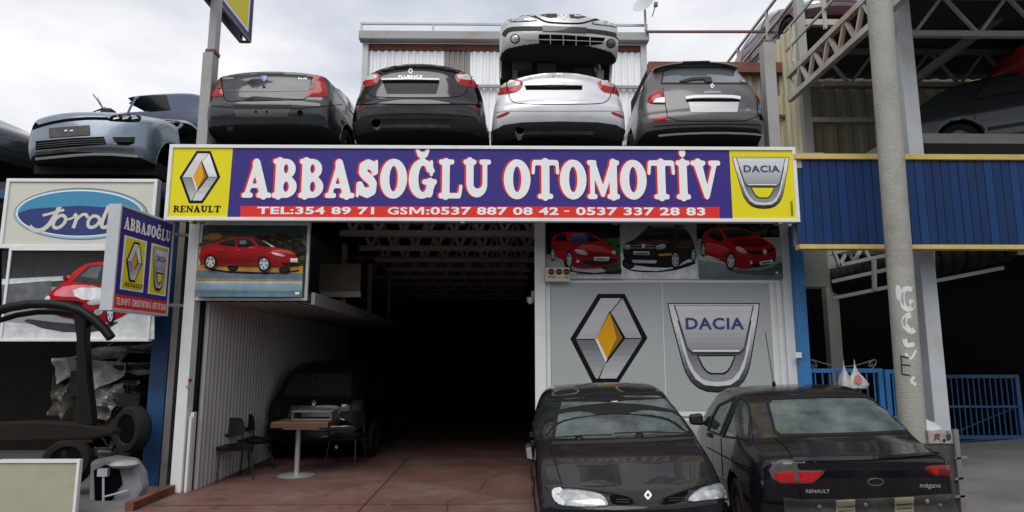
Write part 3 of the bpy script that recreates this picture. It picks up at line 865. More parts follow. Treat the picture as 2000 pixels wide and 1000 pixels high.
# mezzanine behind the left poster
mx1 = ax(605, 585, .5); mz = az_(605, 585, .5)
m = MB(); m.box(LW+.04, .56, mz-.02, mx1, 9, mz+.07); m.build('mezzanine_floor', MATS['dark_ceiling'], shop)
m = MB(); m.corr((LW+.05, .9), (mx1-.02, .9), 0, 1, .15, .02)
m.v = [(x, .58+z*8.2, mz-.03-(y-.9)*.8) for x, y, z in m.v]
m.build('mezzanine_soffit', MATS['corr_white'], shop)
m = MB(); m.box(mx1+.002, .56, mz-.06, mx1+.05, 9, mz+.10); m.build('edge_beam', MATS['steel_grey'], shop)
for y in (2.4, 4.6, 6.8): m = MB(); m.box(mx1-.06, y, mz+.1, mx1+.02, y+.08, zt+.0); m.build('hanger_post', MATS['truss_brown'], shop)
# right-hand wall
xl, xr = ax(1047, 600, WY), ax(1549, 600, WY)
xi = ax(1075, 600, WY); xo = ax(1507, 640, WY)
z_t, z_b = az_(1300, 553, WY), az_(1300, 803, WY); z_p = az_(1300, 546, WY)
m = MB(); m.box(xl, WY+.03, 0, xr, WY+.3, 4.315); m.build('front_wall', MATS['white_paint'], shop)
m = MB(); m.box(xl-.02, WY-.05, 0, xl+.135, WY+.028, 4.315); m.build('corner_post', MATS['white_frame'], shop, bevel=.006)
m = MB(); m.box(xl+.02, WY+.33, 0, xl+.08, WY+.45, 4.2); m.build('shutter_rail', MATS['steel_grey'], shop)
m = MB()
m.box(xi-.07, WY, z_t, xo+.16, WY+.03, z_t+.055); m.box(xi-.07, WY, z_b-.075, xo+.16, WY+.03, z_b)
m.box(xi-.07, WY, z_b, xi, WY+.03, z_t); m.box(xo, WY, z_b, xo+.06, WY+.03, z_t); m.box(xo+.10, WY, z_b, xo+.16, WY+.03, z_t)
m.build('panel_frame', MATS['white_frame'], shop, bevel=.005)
m = MB(); m.box(xl+.14, WY+.005, .02, xr-.02, WY+.028, z_b-.13); m.build('lower_panel', MATS['panel_grey'], shop)
m = MB(); m.box(xr-.14, WY-.03, 0, xr+.0, WY+.028, 4.315); m.build('corner_post', MATS['white_frame'], shop, bevel=.006)
m = MB(); m.box(-4.32, .0, 4.2, 4.0, .14, ZD-.02); m.build('fascia', MATS['steel_grey'], shop)
# sign brackets below the fascia
for x in (-4.1, -1.2, 1.5, 3.7): m = MB(); m.box(x, .125, 3.5, x+.06, .4, 3.56); m.box(x, .3, 3.561, x+.06, .36, 4.3); m.build('sign_bracket', MATS['steel_dark'], shop)

# ------------------------------------------------------------------ white shed at the back of the roof
SY = 7.0
sx0, sx1 = ax(716, 130, SY), ax(1252, 130, SY); s_top = az_(900, 75, SY); s_rail = az_(900, 55, SY)
shed = thing('roof_shed', 'white corrugated metal shed on the roof behind the two saloon tails', 'shed', ((sx0+sx1)/2, SY, ZD))
xa, xb = ax(868, 130, SY), ax(918, 130, SY)
m = MB(); m.corr((sx0, SY), (xa, SY), ZD, s_top-.35, .16, .03, .36); m.corr((xb, SY), (sx1, SY), ZD, s_top-.35, .16, .03, .36)
m.build('wall_sheet', MATS['corr_bright'], shed)
m = MB(); m.corr((xa, SY), (xb, SY), ZD, s_top-.35, .12, .03, .3); m.build('grey_sheet', MATS['corr_grey'], shed)
m = MB(); m.box(sx0-.1, SY-.05, s_top-.34, sx1+.1, SY+.1, s_top-.17); m.build('rusty_beam', MATS['rust'], shed)
m = MB(); m.box(sx0-.16, SY-.3, s_top-.17, sx1+.16, SY-.04, s_top+.05); m.build('gutter', MATS['steel_grey'], shed, bevel=.02)
m = MB(); m.beam((sx0-.14, SY-.2, s_rail), (sx1+.14, SY-.2, s_rail), .05, .05)
for i in range(5): m.box(sx0-.14+(sx1-sx0+.23)*i/4, SY-.22, s_top+.05, sx0-.09+(sx1-sx0+.23)*i/4, SY-.17, s_rail-.026)
m.build('guard_rail', MATS['steel_light'], shed)
m = MB(); m.box(sx0-.09, SY-.12, ZD, sx0+.05, SY-.06, s_top-.17); m.build('corner_pipe', MATS['steel_light'], shed)
m = MB(); m.box(sx1-.02, SY-.14, ZD, sx1+.12, SY-.06, s_top-.17); m.build('corner_pipe', MATS['steel_light'], shed)
m = MB()
for zz in (az_(950, 172, SY), az_(950, 262, SY)): m.beam((sx0+.06, SY-.1, zz), (sx1-.03, SY-.1, zz), .07, .07)
m.build('cross_rail', MATS['steel_grey'], shed)
m = MB(); m.box(sx0, SY+.04, ZD, sx1, SY+3.5, s_top-.18); m.build('shed_body', MATS['corr_grey'], shed)

dish = thing('satellite_dish', 'white satellite dish on a thin pole at the right end of the roof shed', 'satellite dish', pt(1262, 55, SY-.3))
dp = Vector(pt(1262, 20, SY-.3)); db = Vector(pt(1261, 60, SY-.3))
m = MB(); m.tube([db, (db.x, db.y, dp.z)], .03, 8); m.build('pole', MATS['steel_light'], dish)
m = MB(); prof = [(0.0, 0.0), (.12, .012), (.22, .045), (.28, .075), (.29, .075), (.23, .035), (.12, -.002), (0, -.012)]
m.lathe(prof, (0, 0, 0), 'y', 28)
rot = Matrix.Rotation(R(-40), 3, 'Z') @ Matrix.Rotation(R(-28), 3, 'X') @ Matrix.Scale(-1, 3, (0, 1, 0))
m.v = [tuple(rot @ Vector(p) + dp + Vector((-.05, -.12, .06))) for p in m.v]
m.build('reflector', MATS['steel_light'], dish, smooth=50)
tip = dp+Vector((.1, -.3, .1)); tip = Vector(pt(1281, 8, SY-.75)); m = MB(); m.tube([dp+Vector((.12, -.1, -.22)), tip], .012, 6); m.box(tip.x-.04, tip.y-.04, tip.z-.05, tip.x+.04, tip.y+.06, tip.z+.04)
m.build('receiver_arm', MATS['steel_dark'], dish)
m = MB(); m.beam(pt(1262, 62, SY-.35), pt(1542, 62, SY-1.5), .05, .05)
tag(m.build('rusty_pipe', MATS['rust']), 'thin rusty pipe running from the dish end of the roof shed to the right', 'pipe')

# ------------------------------------------------------------------ rusty framed lean-to right of the shed, standing column
LY = 4.6
lean = thing('roof_lean_to', 'rusty framed lean-to of old corrugated sheet behind the grey estate car', 'shed', (4.0, LY, ZD))
a0, a1 = ax(1268, 200, LY), ax(1570, 200, LY); zt2 = az_(1400, 124, LY)
m = MB(); m.box(a0, LY-.08, zt2-.22, a1, LY+.1, zt2); m.build('rusty_beam', MATS['rust'], lean)
for a_, b_ in ((a0, a0+.14), (a1-.15, a1-.005)): m = MB(); m.box(a_, LY-.07, ZD, b_, LY+.08, zt2-.222); m.build('rusty_post', MATS['rust'], lean)
m = MB(); m.corr((a0+.14, LY+.12), (a1-.14, LY+.12), ZD, zt2-.1, .17, .03); m.build('old_sheet', MATS['corr_old'], lean)
m = MB(); m.corr((a1-.75, LY+.05), (a1-.16, LY+.05), ZD, az_(1530, 185, LY), .17, .025); m.build('yellow_sheet', MATS['corr_yellow'], lean)
m = MB(); m.beam((a1-.8, LY-.02, az_(1530, 228, LY)), (a1-.15, LY-.02, az_(1530, 228, LY)), .05, .06); m.build('cross_rail', MATS['rust'], lean)
m = MB(); m.box(a0+.02, LY+.2, ZD, a1-.02, LY+2, zt2-.05); m.build('lean_to_body', MATS['dark_wall'], lean)
m = MB(); m.tube([pt(1545, 130, LY-.3), (ax(1545, 130, LY-.3)+.0, LY-.3, ZD)], .065, 10)
tag(m.build('pale_pipe', MATS['steel_light'], smooth=40), 'pale upright pipe in front of the rusty lean-to beside the square column', 'pipe')
qx0, qx1, qz = ax(1497, 180, .5), ax(1519, 180, .5), az_(1500, 80, .5)
col_ = thing('square_column', 'square grey steel column standing on the roof beside the grey estate car', 'column', ((qx0+qx1)/2, .6, ZD))
m = MB(); m.box(qx0, .5, ZD, qx1, .68, qz); m.build('shaft', MATS['steel_grey'], col_, bevel=.008)
m = MB(); m.box(qx0-.01, .49, qz, qx1+.01, .69, qz+.02); m.build('cap_plate', MATS['steel_dark'], col_)

# ------------------------------------------------------------------ big open steel shed on the right
RX = 5.55; BY = 3.95; DK = 5.0
big = thing('steel_shed', 'tall open steel shed with a truss and car-laden upper deck on the right', 'building', (8, 4, 0))
wy0 = 3.9; wx = 5.85
zw = az_(1597, 42, wy0)
m = MB(); m.corr((wx, 12.0), (wx, wy0), 4.0, zw, .24, .05, .3); m.build('side_wall', MATS['corr_yellow'], big)
m = MB(); m.box(wx-.02, wy0-.14, 4.0, wx+.14, wy0, zw+2.2); m.build('corner_post', MATS['steel_grey'], big)
# depth truss carrying the upper deck, and the near post
pxp0, pxp1 = ax(1758, 100, .6), ax(1786, 100, .6)
ztt = az_(1702, 22, 1.25)+.0
m = MB(); truss(m, (RX, wy0-.2, ztt), (RX, -1.2, ztt), .48, 9, .1, .06); m.build('deck_truss', MATS['rusty_steel'], big)
m = MB(); m.box(pxp0, .6, 0, pxp1, .8, ztt+.9); m.build('post', MATS['steel_light'], big, bevel=.01)
m = MB(); m.box(RX+.1, -1.6, ztt+.06, 16, BY-.2, ztt+.12); m.build('upper_deck', MATS['dark_ceiling'], big)
for k, y in enumerate((.75, 2.6)):
    m = MB(); truss(m, (RX+.1, y, ztt-.02), (13.5, y, ztt-.02), .62, 8, .085, .045); m.build('cross_truss', MATS['steel_dark' if k else 'steel_grey'], big)
m = MB(); m.beam(pt(1722, 205, 2.9), pt(1990, 5, 1.4), .12, .12); m.build('brace', MATS['steel_dark'], big)
def sheet_glow(name, col):
    """weathered translucent roofing sheet: daylight from behind comes through it"""
    m = mat(name, col, 0.6, var=0.25, scale=1.5, stain=(0.12, 0.09, 0.05), stain_amt=0.8, stain_scale=1.3, stretch=(1, 1, .2)); t = m.node_tree; b = t.nodes['Principled BSDF']; o = t.nodes['Material Output']
    tr = t.nodes.new('ShaderNodeBsdfTranslucent'); mx = t.nodes.new('ShaderNodeMixShader'); mx.inputs[0].default_value = 0.5
    t.links.new(b.inputs['Base Color'].links[0].from_socket, tr.inputs[0]); t.links.new(b.outputs[0], mx.inputs[1]); t.links.new(tr.outputs[0], mx.inputs[2]); t.links.new(mx.outputs[0], o.inputs[0]); return m
m = MB(); m.corr((wx+.12, BY), (9.3, BY), 3.0, ztt+.05, .28, .05); m.build('old_back_sheet', sheet_glow('sheet_old', (0.25, 0.23, 0.16)), big)
m = MB(); m.corr((9.3, BY), (17, BY), 3.0, ztt+.05, .28, .05); m.build('pale_back_sheet', sheet_glow('sheet_pale', (0.42, 0.40, 0.27)), big)
m = MB()
for zz in (az_(1650, 172, BY), az_(1650, 240, BY)): m.beam((wx+.1, BY-.12, zz), (16, BY-.12, zz), .12, .1)
m.build('back_rail', MATS['rusty_steel'], big)
m = MB(); m.box(wx+.05, .9, DK-.15, 16, BY, DK); m.build('lower_deck', MATS['roof_deck'], big)
m = MB(); m.box(wx+.0, wy0-.2, DK-.2, wx+.05, BY-.06, DK+.1); m.build('deck_edge', MATS['steel_dark'], big)
# guard rails of the upper deck, running away from the viewer
m = MB()
for dz in (.45, .95): m.beam((wx, wy0-.1, zw+dz), (wx, 12, zw+dz), .05, .05)
for y in (5.2, 7.0, 9.0): m.box(wx-.03, y, zw-.1, wx+.03, y+.06, zw+.97)
m.build('side_rail', MATS['rusty_steel'], big)
m = MB()
for dz in (.35, .75): m.beam((RX-.02, wy0-.2, ztt+.16+dz), (RX-.02, -1.2, ztt+.16+dz), .04, .04)
for y in (3.4, 2.1, .9, -.4): m.box(RX-.045, y, ztt+.16, RX+.005, y+.05, ztt+.92)
m.build('deck_rail', MATS['rusty_steel'], big)
m = MB(); m.box(wx+.14, wy0-.1, zw-.12, 9.0, wy0, zw+.0); m.build('rear_deck_edge', MATS['rusty_steel'], big)
m = MB(); m.box(wx+.1, wy0, zw-.06, 12, 12, zw+.0); m.build('rear_deck', MATS['dark_ceiling'], big)

# ------------------------------------------------------------------ shop on the right, below the blue band
rs = thing('neighbour_shop', 'dark open shop with grey steel posts and tyre rack below the blue sheet band', 'building', (7, 1, 0))
bxa, bxb = ax(1554, 400, 0), 9.2
zba, zbb = az_(1560, 312, 0), az_(1560, 478, 0)
band = thing('blue_fascia', 'blue corrugated sheet fascia with yellow edging right of the main sign', 'fascia', (6.5, 0, zbb))
m = MB()
n = 46; rb = random.Random(3)
for i in range(n):
    m.mat(rb.choice((0, 0, 1, 2))); x0 = bxa+(bxb-bxa)*i/n; x1 = bxa+(bxb-bxa)*(i+1)/n; o = rb.uniform(-.004, .004)
    m.add([(x0, o, zbb), (x1-.012, o, zbb), (x1-.012, o, zba), (x0, o, zba), (x1-.006, .012, zbb), (x1-.006, .012, zba), (x1, o, zbb), (x1, o, zba)], [(0, 1, 2, 3), (1, 4, 5, 2), (4, 6, 7, 5)])
m.build('blue_sheet', [MATS['blue_band'], mat('blue_band_faded', (0.010, 0.042, 0.135), .5, var=.15, spec=.2, stain=(.02, .06, .18), stain_amt=.5), mat('blue_band_deep', (0.007, 0.028, 0.095), .45, var=.15, spec=.2, stain=(.03, .04, .07), stain_amt=.4)], band)
m = MB(); m.box(bxa, -.04, zba, bxb, .1, zba+.075); m.box(bxa, -.04, zbb-.06, bxb, .1, zbb); m.build('yellow_edging', MATS['yellow_trim'], band, bevel=.006)
m = MB(); m.box(bxa, .1, zbb, bxb, .16, zba); m.build('backing_board', MATS['steel_dark'], band)
# posts and rack
q0, q1 = ax(1797, 600, 1.0), ax(1826, 600, 1.0)
for a, b, y in ((ax(1616, 600, 2.2), ax(1640, 600, 2.2), 2.2), (q0, q1, 1.0)):
    m = MB(); m.box(a, y, 0, b, y+.16, 3.55); m.build('post', MATS['concrete_beam'], rs, bevel=.008)
m = MB(); m.box(4.35, 1.2, zbb-.42, ax(1616, 500, 1.2), 1.5, 3.55); m.build('lintel', MATS['concrete_beam'], rs)
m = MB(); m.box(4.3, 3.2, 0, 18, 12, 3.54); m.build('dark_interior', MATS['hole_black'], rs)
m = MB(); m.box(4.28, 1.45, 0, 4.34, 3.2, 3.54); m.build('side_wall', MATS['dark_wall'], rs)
m = MB()
for (p, q) in (((1618, 497), (1800, 452)), ((1618, 523), (1800, 484)), ((1626, 550), (1800, 512)), ((1630, 582), (1800, 548)), ((1812, 452), (1960, 420)), ((1826, 549), (1960, 523))):
    m.beam(pt(*p, 1.75) if p[0] < 1700 else pt(*p, .95), pt(*q, .85) if q[0] < 1900 else pt(*q, .7), .05, .05)
m.beam(pt(1707, 508, 1.28), pt(1708, 566, 1.28), .05, .05); m.beam(pt(1820, 470, 1.1), pt(1822, 550, 1.1), .05, .05)
for (a, b, c, d) in ((1628, 490, 1640, 520), (1640, 520, 1655, 487), (1655, 487, 1668, 512), (1668, 512, 1685, 480), (1685, 480, 1700, 508)):
    m.beam(pt(a, b, 1.6), pt(c, d, 1.6), .045, .045)
m.build('tyre_rack', MATS['steel_light'], rs)
# rest of street on far sides, plain
fl = thing('left_neighbour', 'blue and black workshop building with an open yard on the left', 'building', (-6, 1, 0))
m = MB(); bc0, bc1 = ax(294, 700, .9), ax(328, 700, .9); m.box(bc0, .9, 0, bc1, 1.1, 3.95); m.build('blue_column', MATS['blue_dark'], fl, bevel=.01)
m = MB(); m.box(-13, .6, 3.9, -4.45, .718, 4.02); m.build('blue_beam', MATS['blue_dark'], fl)
m = MB(); m.box(-13, .72, 3.8, -4.45, 9, 4.16); m.build('roof_slab', MATS['dark_ceiling'], fl)
m = MB(); m.box(-12, 4.5, 0, -4.4, 4.7, 3.8); m.box(-4.45, 1.2, 0, -4.4, 4.5, 3.8); m.build('dark_wall', MATS['dark_wall'], fl)
m = MB(); rc0, rc1 = ax(330, 700, .7), ax(343, 700, .7); m.box(rc0, .7, 0, rc1, .8, 3.9); m.build('dark_post', MATS['steel_dark'], fl)
m = MB()
for i in range(4): m.tube([(bc1+.02+.035*i, 1.0+i*.1, .2), (bc1+.02+.035*i, 1.0+i*.1, 2.6)], .014, 6)
m.build('conduit', MATS['steel_dark'], fl)
m = MB(); m.beam((ax(345, 962, .4)-.08, .5, .05), (ax(262, 1000, -.6)-.05, -.62, .05), .09, .1)
tag(m.build('kerb_beam', MATS['rust']), 'rusty steel edging beam lying along the left edge of the red floor', 'edging')

# ------------------------------------------------------------------ concrete utility pole
PY = -.5
pole = thing('utility_pole', 'leaning concrete utility pole with white painted scrawl, in front of the blue fascia', 'utility pole', (ax(1781, 830, PY), PY, 0))
tb, tt = Vector(pt(1781.5, 830, PY)), Vector(pt(1717, 0, PY)); dr = (tt-tb)
r_b = (ax(1806, 830, PY)-ax(1758, 830, PY))/2; r_t = (ax(1740, 0, PY)-ax(1695, 0, PY))/2*.985
t0 = -tb.z/dr.z; P0 = tb+dr*t0; P1 = tb+dr*1.35; r0 = r_b+(r_b-r_t)*(-t0); r1 = r_b+(r_t-r_b)*1.35
m = MB(); m.tube([P0+(P1-P0)*i/24 for i in range(25)], r0, 40, r1); m.build('shaft', MATS['concrete_pole'], pole, smooth=50)

# ------------------------------------------------------------------ car paints, glass, lamps
mat('paint_black', (0.004, 0.004, 0.006), 0.12, coat=0.8, var=0.2, dust=0.05, spec=.25)
mat('paint_black_dusty', (0.004, 0.004, 0.007), 0.14, coat=0.55, var=0.2, dust=0.11, stain=(0.03, 0.026, 0.022), stain_amt=0.25, stain_scale=3, spec=.12)
mat('paint_silver', (0.64, 0.655, 0.67), 0.3, metal=0.35, coat=0.6, var=0.04, stain=(0.36, 0.36, 0.35), stain_amt=0.2)
mat('paint_silver_old', (0.47, 0.485, 0.48), 0.36, metal=0.3, coat=0.35, var=0.06, stain=(0.30, 0.29, 0.27), stain_amt=0.35, stain_scale=4)
mat('paint_slate', (0.028, 0.035, 0.037), 0.22, metal=0.2, coat=0.7, var=0.12, dust=0.06, spec=.3)
mat('paint_grey', (0.105, 0.10, 0.105), 0.3, metal=0.4, coat=0.4, var=0.08, dust=0.1, spec=.3)
mat('paint_blue_grey', (0.17, 0.215, 0.27), 0.3, metal=0.35, coat=0.5, var=0.12, stain=(0.12, 0.13, 0.14), stain_amt=0.5, stain_scale=3)
mat('paint_navy', (0.02, 0.035, 0.085), 0.3, coat=0.6, var=0.15)
mat('paint_maroon', (0.085, 0.02, 0.03), 0.3, coat=0.6, var=0.12, dust=0.2)
mat('paint_red', (0.30, 0.018, 0.02), 0.3, coat=0.6, var=0.12)
mat('paint_white', (0.66, 0.68, 0.68), 0.3, coat=0.5, var=0.05)
mat('paint_green', (0.05, 0.10, 0.065), 0.3, coat=0.5, var=0.1)
mat('primer_grey', (0.05, 0.048, 0.044), 0.7, var=0.35, stain=(0.16, 0.15, 0.13), stain_amt=0.5, stain_scale=6)
mat('lamp_red', (0.36, 0.010, 0.012), 0.15, coat=0.25, spec=.3, var=0.25, scale=22)
mat('lamp_dark_red', (0.13, 0.008, 0.01), 0.15, coat=0.3, spec=.3, var=0.25, scale=18)
mat('lamp_clear', (0.62, 0.61, 0.60), 0.15, coat=1.0, var=0.25, scale=30)
mat('lamp_smoke', (0.075, 0.08, 0.072), 0.2, coat=0.2, spec=.3, var=0.2, scale=20)
mat('lamp_pale_red', (0.42, 0.13, 0.12), 0.2, coat=0.8, var=0.2, scale=20)
mat('headlamp', (0.48, 0.50, 0.50), 0.12, metal=0.55, coat=1.0, var=0.45, scale=16)
mat('headlamp_clouded', (0.42, 0.42, 0.39), 0.3, coat=0.6, var=0.15, scale=9)
mat('indicator', (0.34, 0.25, 0.22), 0.2, coat=0.8, var=0.2, scale=20)
mat('dark_glass', (0.03, 0.035, 0.038), 0.06, coat=1.0, var=0.2, spec=0.8)
mat('grey_glass', (0.09, 0.105, 0.115), 0.08, coat=1.0, var=0.2, spec=0.8)
mat('badge_blue', (0.05, 0.17, 0.5), 0.3, coat=0.5)
mat('badge_metal', (0.6, 0.61, 0.62), 0.25, metal=0.8, var=0.05)
mat('badge_white', (0.75, 0.76, 0.77), 0.3, var=0.03)
mat('plate_silver', (0.50, 0.50, 0.51), 0.4, metal=0.2, var=0.05)
mat('seat_fabric', (0.10, 0.105, 0.11), 0.9, var=0.15, bump=0.3)
mat('seat_pale', (0.36, 0.38, 0.385), 0.9, var=0.12, bump=0.3)
mat('dash', (0.035, 0.036, 0.038), 0.7, var=0.15, dust=0.3)
glass('car_glass', (0.84, 0.91, 0.90), 0.0, dust_sheen=0.44)
glass('car_glass_side', (0.55, 0.62, 0.58), 0.08, dust_sheen=0.12)

def sedan_rear(L=4.6, W=1.81, H=1.48, trunk=1.16, lip=0.02, bumper=0.62, zb=.26, slope=.10, roof_rear=-0.75, deck=0.62, k=.1, prof=None, plan=None, bow=.16, crown=.09, h=.03, **kw):
    r = -L/2
    side = [(r+.75, zb-.04), (r+.32, zb), (r+.10, zb+.05), (r+.02, zb+.18), (r, bumper-.08), (r+.015, bumper), (r+.06, bumper+.05), (r+slope*.6, (bumper+trunk)/2), (r+slope, trunk-.09),
            (r+slope-lip, trunk-.015), (r+slope+.02, trunk+.01), (r+slope+.2, trunk+.005), (r+slope+deck, trunk+.05), (roof_rear-.1, H-.09), (roof_rear+.35, H-.01), (.2, H), (.65, H-.06), (1.35, 1.02), (L/2-.7, .92), (L/2-.2, .78),
            (L/2-.02, .62), (L/2, .4), (L/2-.1, .24), (L/2-.6, .2), (0, .19)]
    sp = dict(L=L, W=W, H=H, side=side, plan=plan or [(-L/2, W/2-.1), (-L/2+.3, W/2-.04), (-L/2+.9, W/2), (L/2-.9, W/2), (L/2-.3, W/2-.06), (L/2, W/2-.14)],
              prof=prof or [(0, .95), (.3, .99), (.5, 1.0), (.75, .985), (.95, .945), (1.1, .87), (1.3, .77), (1.5, .66)],
              bow_r=bow, crown=crown, k=k, h=h, arches=[-L/2+1.0, L/2-.9], arch_r=.37, arch_z=.31)
    sp.update(kw)
    return sp

def paste_badge(c, m, cx, cy, s, view, parent=None):
    """little open diamond emblem"""
    q = [(cx, cy-s), (cx+s*.78, cy-s*.0), (cx, cy+s), (cx-s*.78, cy)]
    return c.line('emblem', q, view, s*.5, m, .006, True, skirt=.004, step=2.0 if view == 'cam' else .02, parent=parent)

def exhaust_px(c, px, py, rp, out=.05, m_='plate_silver'):
    o, d = c.ray('cam', px, py); p, n, i, t = c.bvh.ray_cast(o, d); r = rp*(p-o).length/F_PX
    m = MB(); q = p+Vector((0, -out, 0)); m.tube([q, p+Vector((0, .45, .0))], r, 16, cap=False); m.tube([p+Vector((0, .45, 0)), q+Vector((0, .003, 0))], r*.78, 16, cap=False); m.lathe([(r, q.y), (r*.78, q.y)], (q.x, 0, q.z), 'y', 16)
    e = m.build('exhaust', MATS[m_], c.root, smooth=40, local=True)
    m = MB(); m.lathe([(0, q.y+.03), (r*.78, q.y+.03)], (q.x, 0, q.z), 'y', 16); m.build('exhaust_bore', MATS['hole_black'], e, local=True)

def exhaust(c, x, z, r=.04):
    m = MB(); y0 = -c.spec['L']/2
    m.tube([(x, y0+.02, z), (x, y0+.5, z+.02)], r, 14, cap=False); m.tube([(x, y0+.5, z), (x, y0+.025, z)], r*.85, 14, cap=False)
    m.lathe([(r, y0+.02), (r*.85, y0+.02)], (x, 0, z), 'y', 14)
    e = m.build('exhaust', MATS['chrome'], c.root, smooth=40, local=True)
    m = MB(); m.lathe([(0, y0+.1), (r*.85, y0+.1)], (x, 0, z), 'y', 14); m.build('exhaust_bore', MATS['hole_black'], e, local=True)

# ------------------------------------------------------------------ dark slate saloon, tail towards us (first on the roof)
def build_slate():
    Y0 = .12; Lc = 4.25
    c = Car('saloon_car', 'dark slate grey saloon on the shop roof, leftmost of the row, seen from its tail', (ax(527, 230, Y0+.1), Y0+Lc/2, ZD), R(-1.5), group='cars parked on the shop roof',
            spec=sedan_rear(Lc, 1.82, 1.5, trunk=1.175, bumper=.7, zb=.27, slope=.16, prof=[(0, .95), (.3, .99), (.5, 1.0), (.75, .99), (1.0, .945), (1.2, .87), (1.35, .78), (1.5, .66)], bow=.13, crown=.07, deck=.5, k=.08))
    T = MATS['lamp_pale_red']
    # boot lid joint and lamps, drawn in photo pixels and carried onto the tail
    c.seam([(432, 148), (436, 184), (439, 196), (455, 198), (590, 195), (600, 190), (610, 150)], 'cam', smooth=1)
    for q in ([(419, 148), (430, 147), (436, 188), (406, 190), (411, 165)], [(613, 147), (630, 148), (637, 168), (641, 189), (598, 189), (606, 165)]):
        l = c.decal('tail_lamp', q, 'cam', MATS['lamp_red'], .006, .012, smooth=0)
    c.decal('reversing_lamp', [(424, 160), (431, 160), (433, 174), (423, 174)], 'cam', MATS['lamp_smoke'], .022)
    c.decal('reversing_lamp', [(609, 162), (618, 162), (614, 176), (604, 176)], 'cam', MATS['lamp_smoke'], .022)
    c.line(None, [(404, 191), (404, 206), (470, 212), (585, 212), (668, 204)], 'cam', 1.6, MATS['seam'], .002, skirt=0)
    c.decal('plate_recess', [(452, 207), (570, 207), (561, 228), (462, 228)], 'cam', MATS['paint_grey'], .004)
    c.decal('recess_shadow_gap', [(452, 205), (570, 205), (567, 213), (456, 213)], 'cam', MATS['black_plastic'], .008)
    m_ = MATS['hole_black']
    for x in (500, 521): c.decal('plate_clip', [(x-2, 216), (x+2, 216), (x+2, 220), (x-2, 220)], 'cam', m_, .009, step=2)
    t = [(586+5.5*math.cos(a*.5236), 220+5.5*math.sin(a*.5236)) for a in range(12)]; c.decal('towing_eye_hole', t, 'cam', m_, .006, step=3)
    b = c.decal('shield_badge', [(510, 148), (522, 148), (522, 155), (516, 160), (510, 155)], 'cam', MATS['badge_blue'], .01, .004, bw=3, step=2.5)
    t = [(515+3*math.cos(a*.7854), 169+3*math.sin(a*.7854)) for a in range(8)]; c.decal('boot_lock', t, 'cam', MATS['black_plastic'], .012, step=2)
    c.text('badge_text', 'LOGAN', (446, 153), 20, 'cam', MATS['badge_metal'], .008, .01, hscale=1.0)
    c.text('badge_text', '1.5 dCi', (592, 153), 17, 'cam', MATS['badge_metal'], .008, .01)
    c.line('boot_crease', [(440, 177), (515, 178), (600, 176)], 'cam', 2.2, MATS['paint_grey'], .005, skirt=.004)  # highlight along the boot crease, put in as a strip of lighter paint
    c.line('bumper_crease', [(404, 228), (470, 231), (600, 232), (655, 226)], 'cam', 2, MATS['paint_slate'], .008)
    L2 = [(-1.0, 1.03), (-.42, 1.07), (.3, 1.07), (.95, 1.03), (.72, 1.3), (.1, 1.42), (-.55, 1.38)]
    for vw in ('right', 'left'):
        c.window('side_window', [(-.98, 1.0), (-.1, 1.02), (-.1, 1.4), (-.6, 1.36)], vw, MATS['dark_glass']); c.window('side_window', [(-.02, 1.02), (.95, 1.0), (.5, 1.36), (-.02, 1.41)], vw, MATS['dark_glass'])
        c.decal('door_handle', [(-.75, .9), (-.57, .9), (-.57, .935), (-.75, .935)], vw, MATS['black_plastic'], .02)
        c.decal('door_handle', [(.15, .9), (.33, .9), (.33, .935), (.15, .935)], vw, MATS['black_plastic'], .02)
        c.seam([(-.06, .4), (-.06, 1.0)], vw); c.line(None, [(-1.5, .62), (1.3, .62)], vw, .05, MATS['black_plastic'], .008)
    c.window('rear_window', [(-.55, 1.29), (.55, 1.29), (.47, 1.42), (-.47, 1.42)], 'rear', MATS['dark_glass'])
    c.wheels([-Lc/2+1.0, Lc/2-.9], .30)
    exhaust_px(c, 450, 250, 6, .02, 'black_plastic')
    c.finish(MATS['paint_slate'])
build_slate()

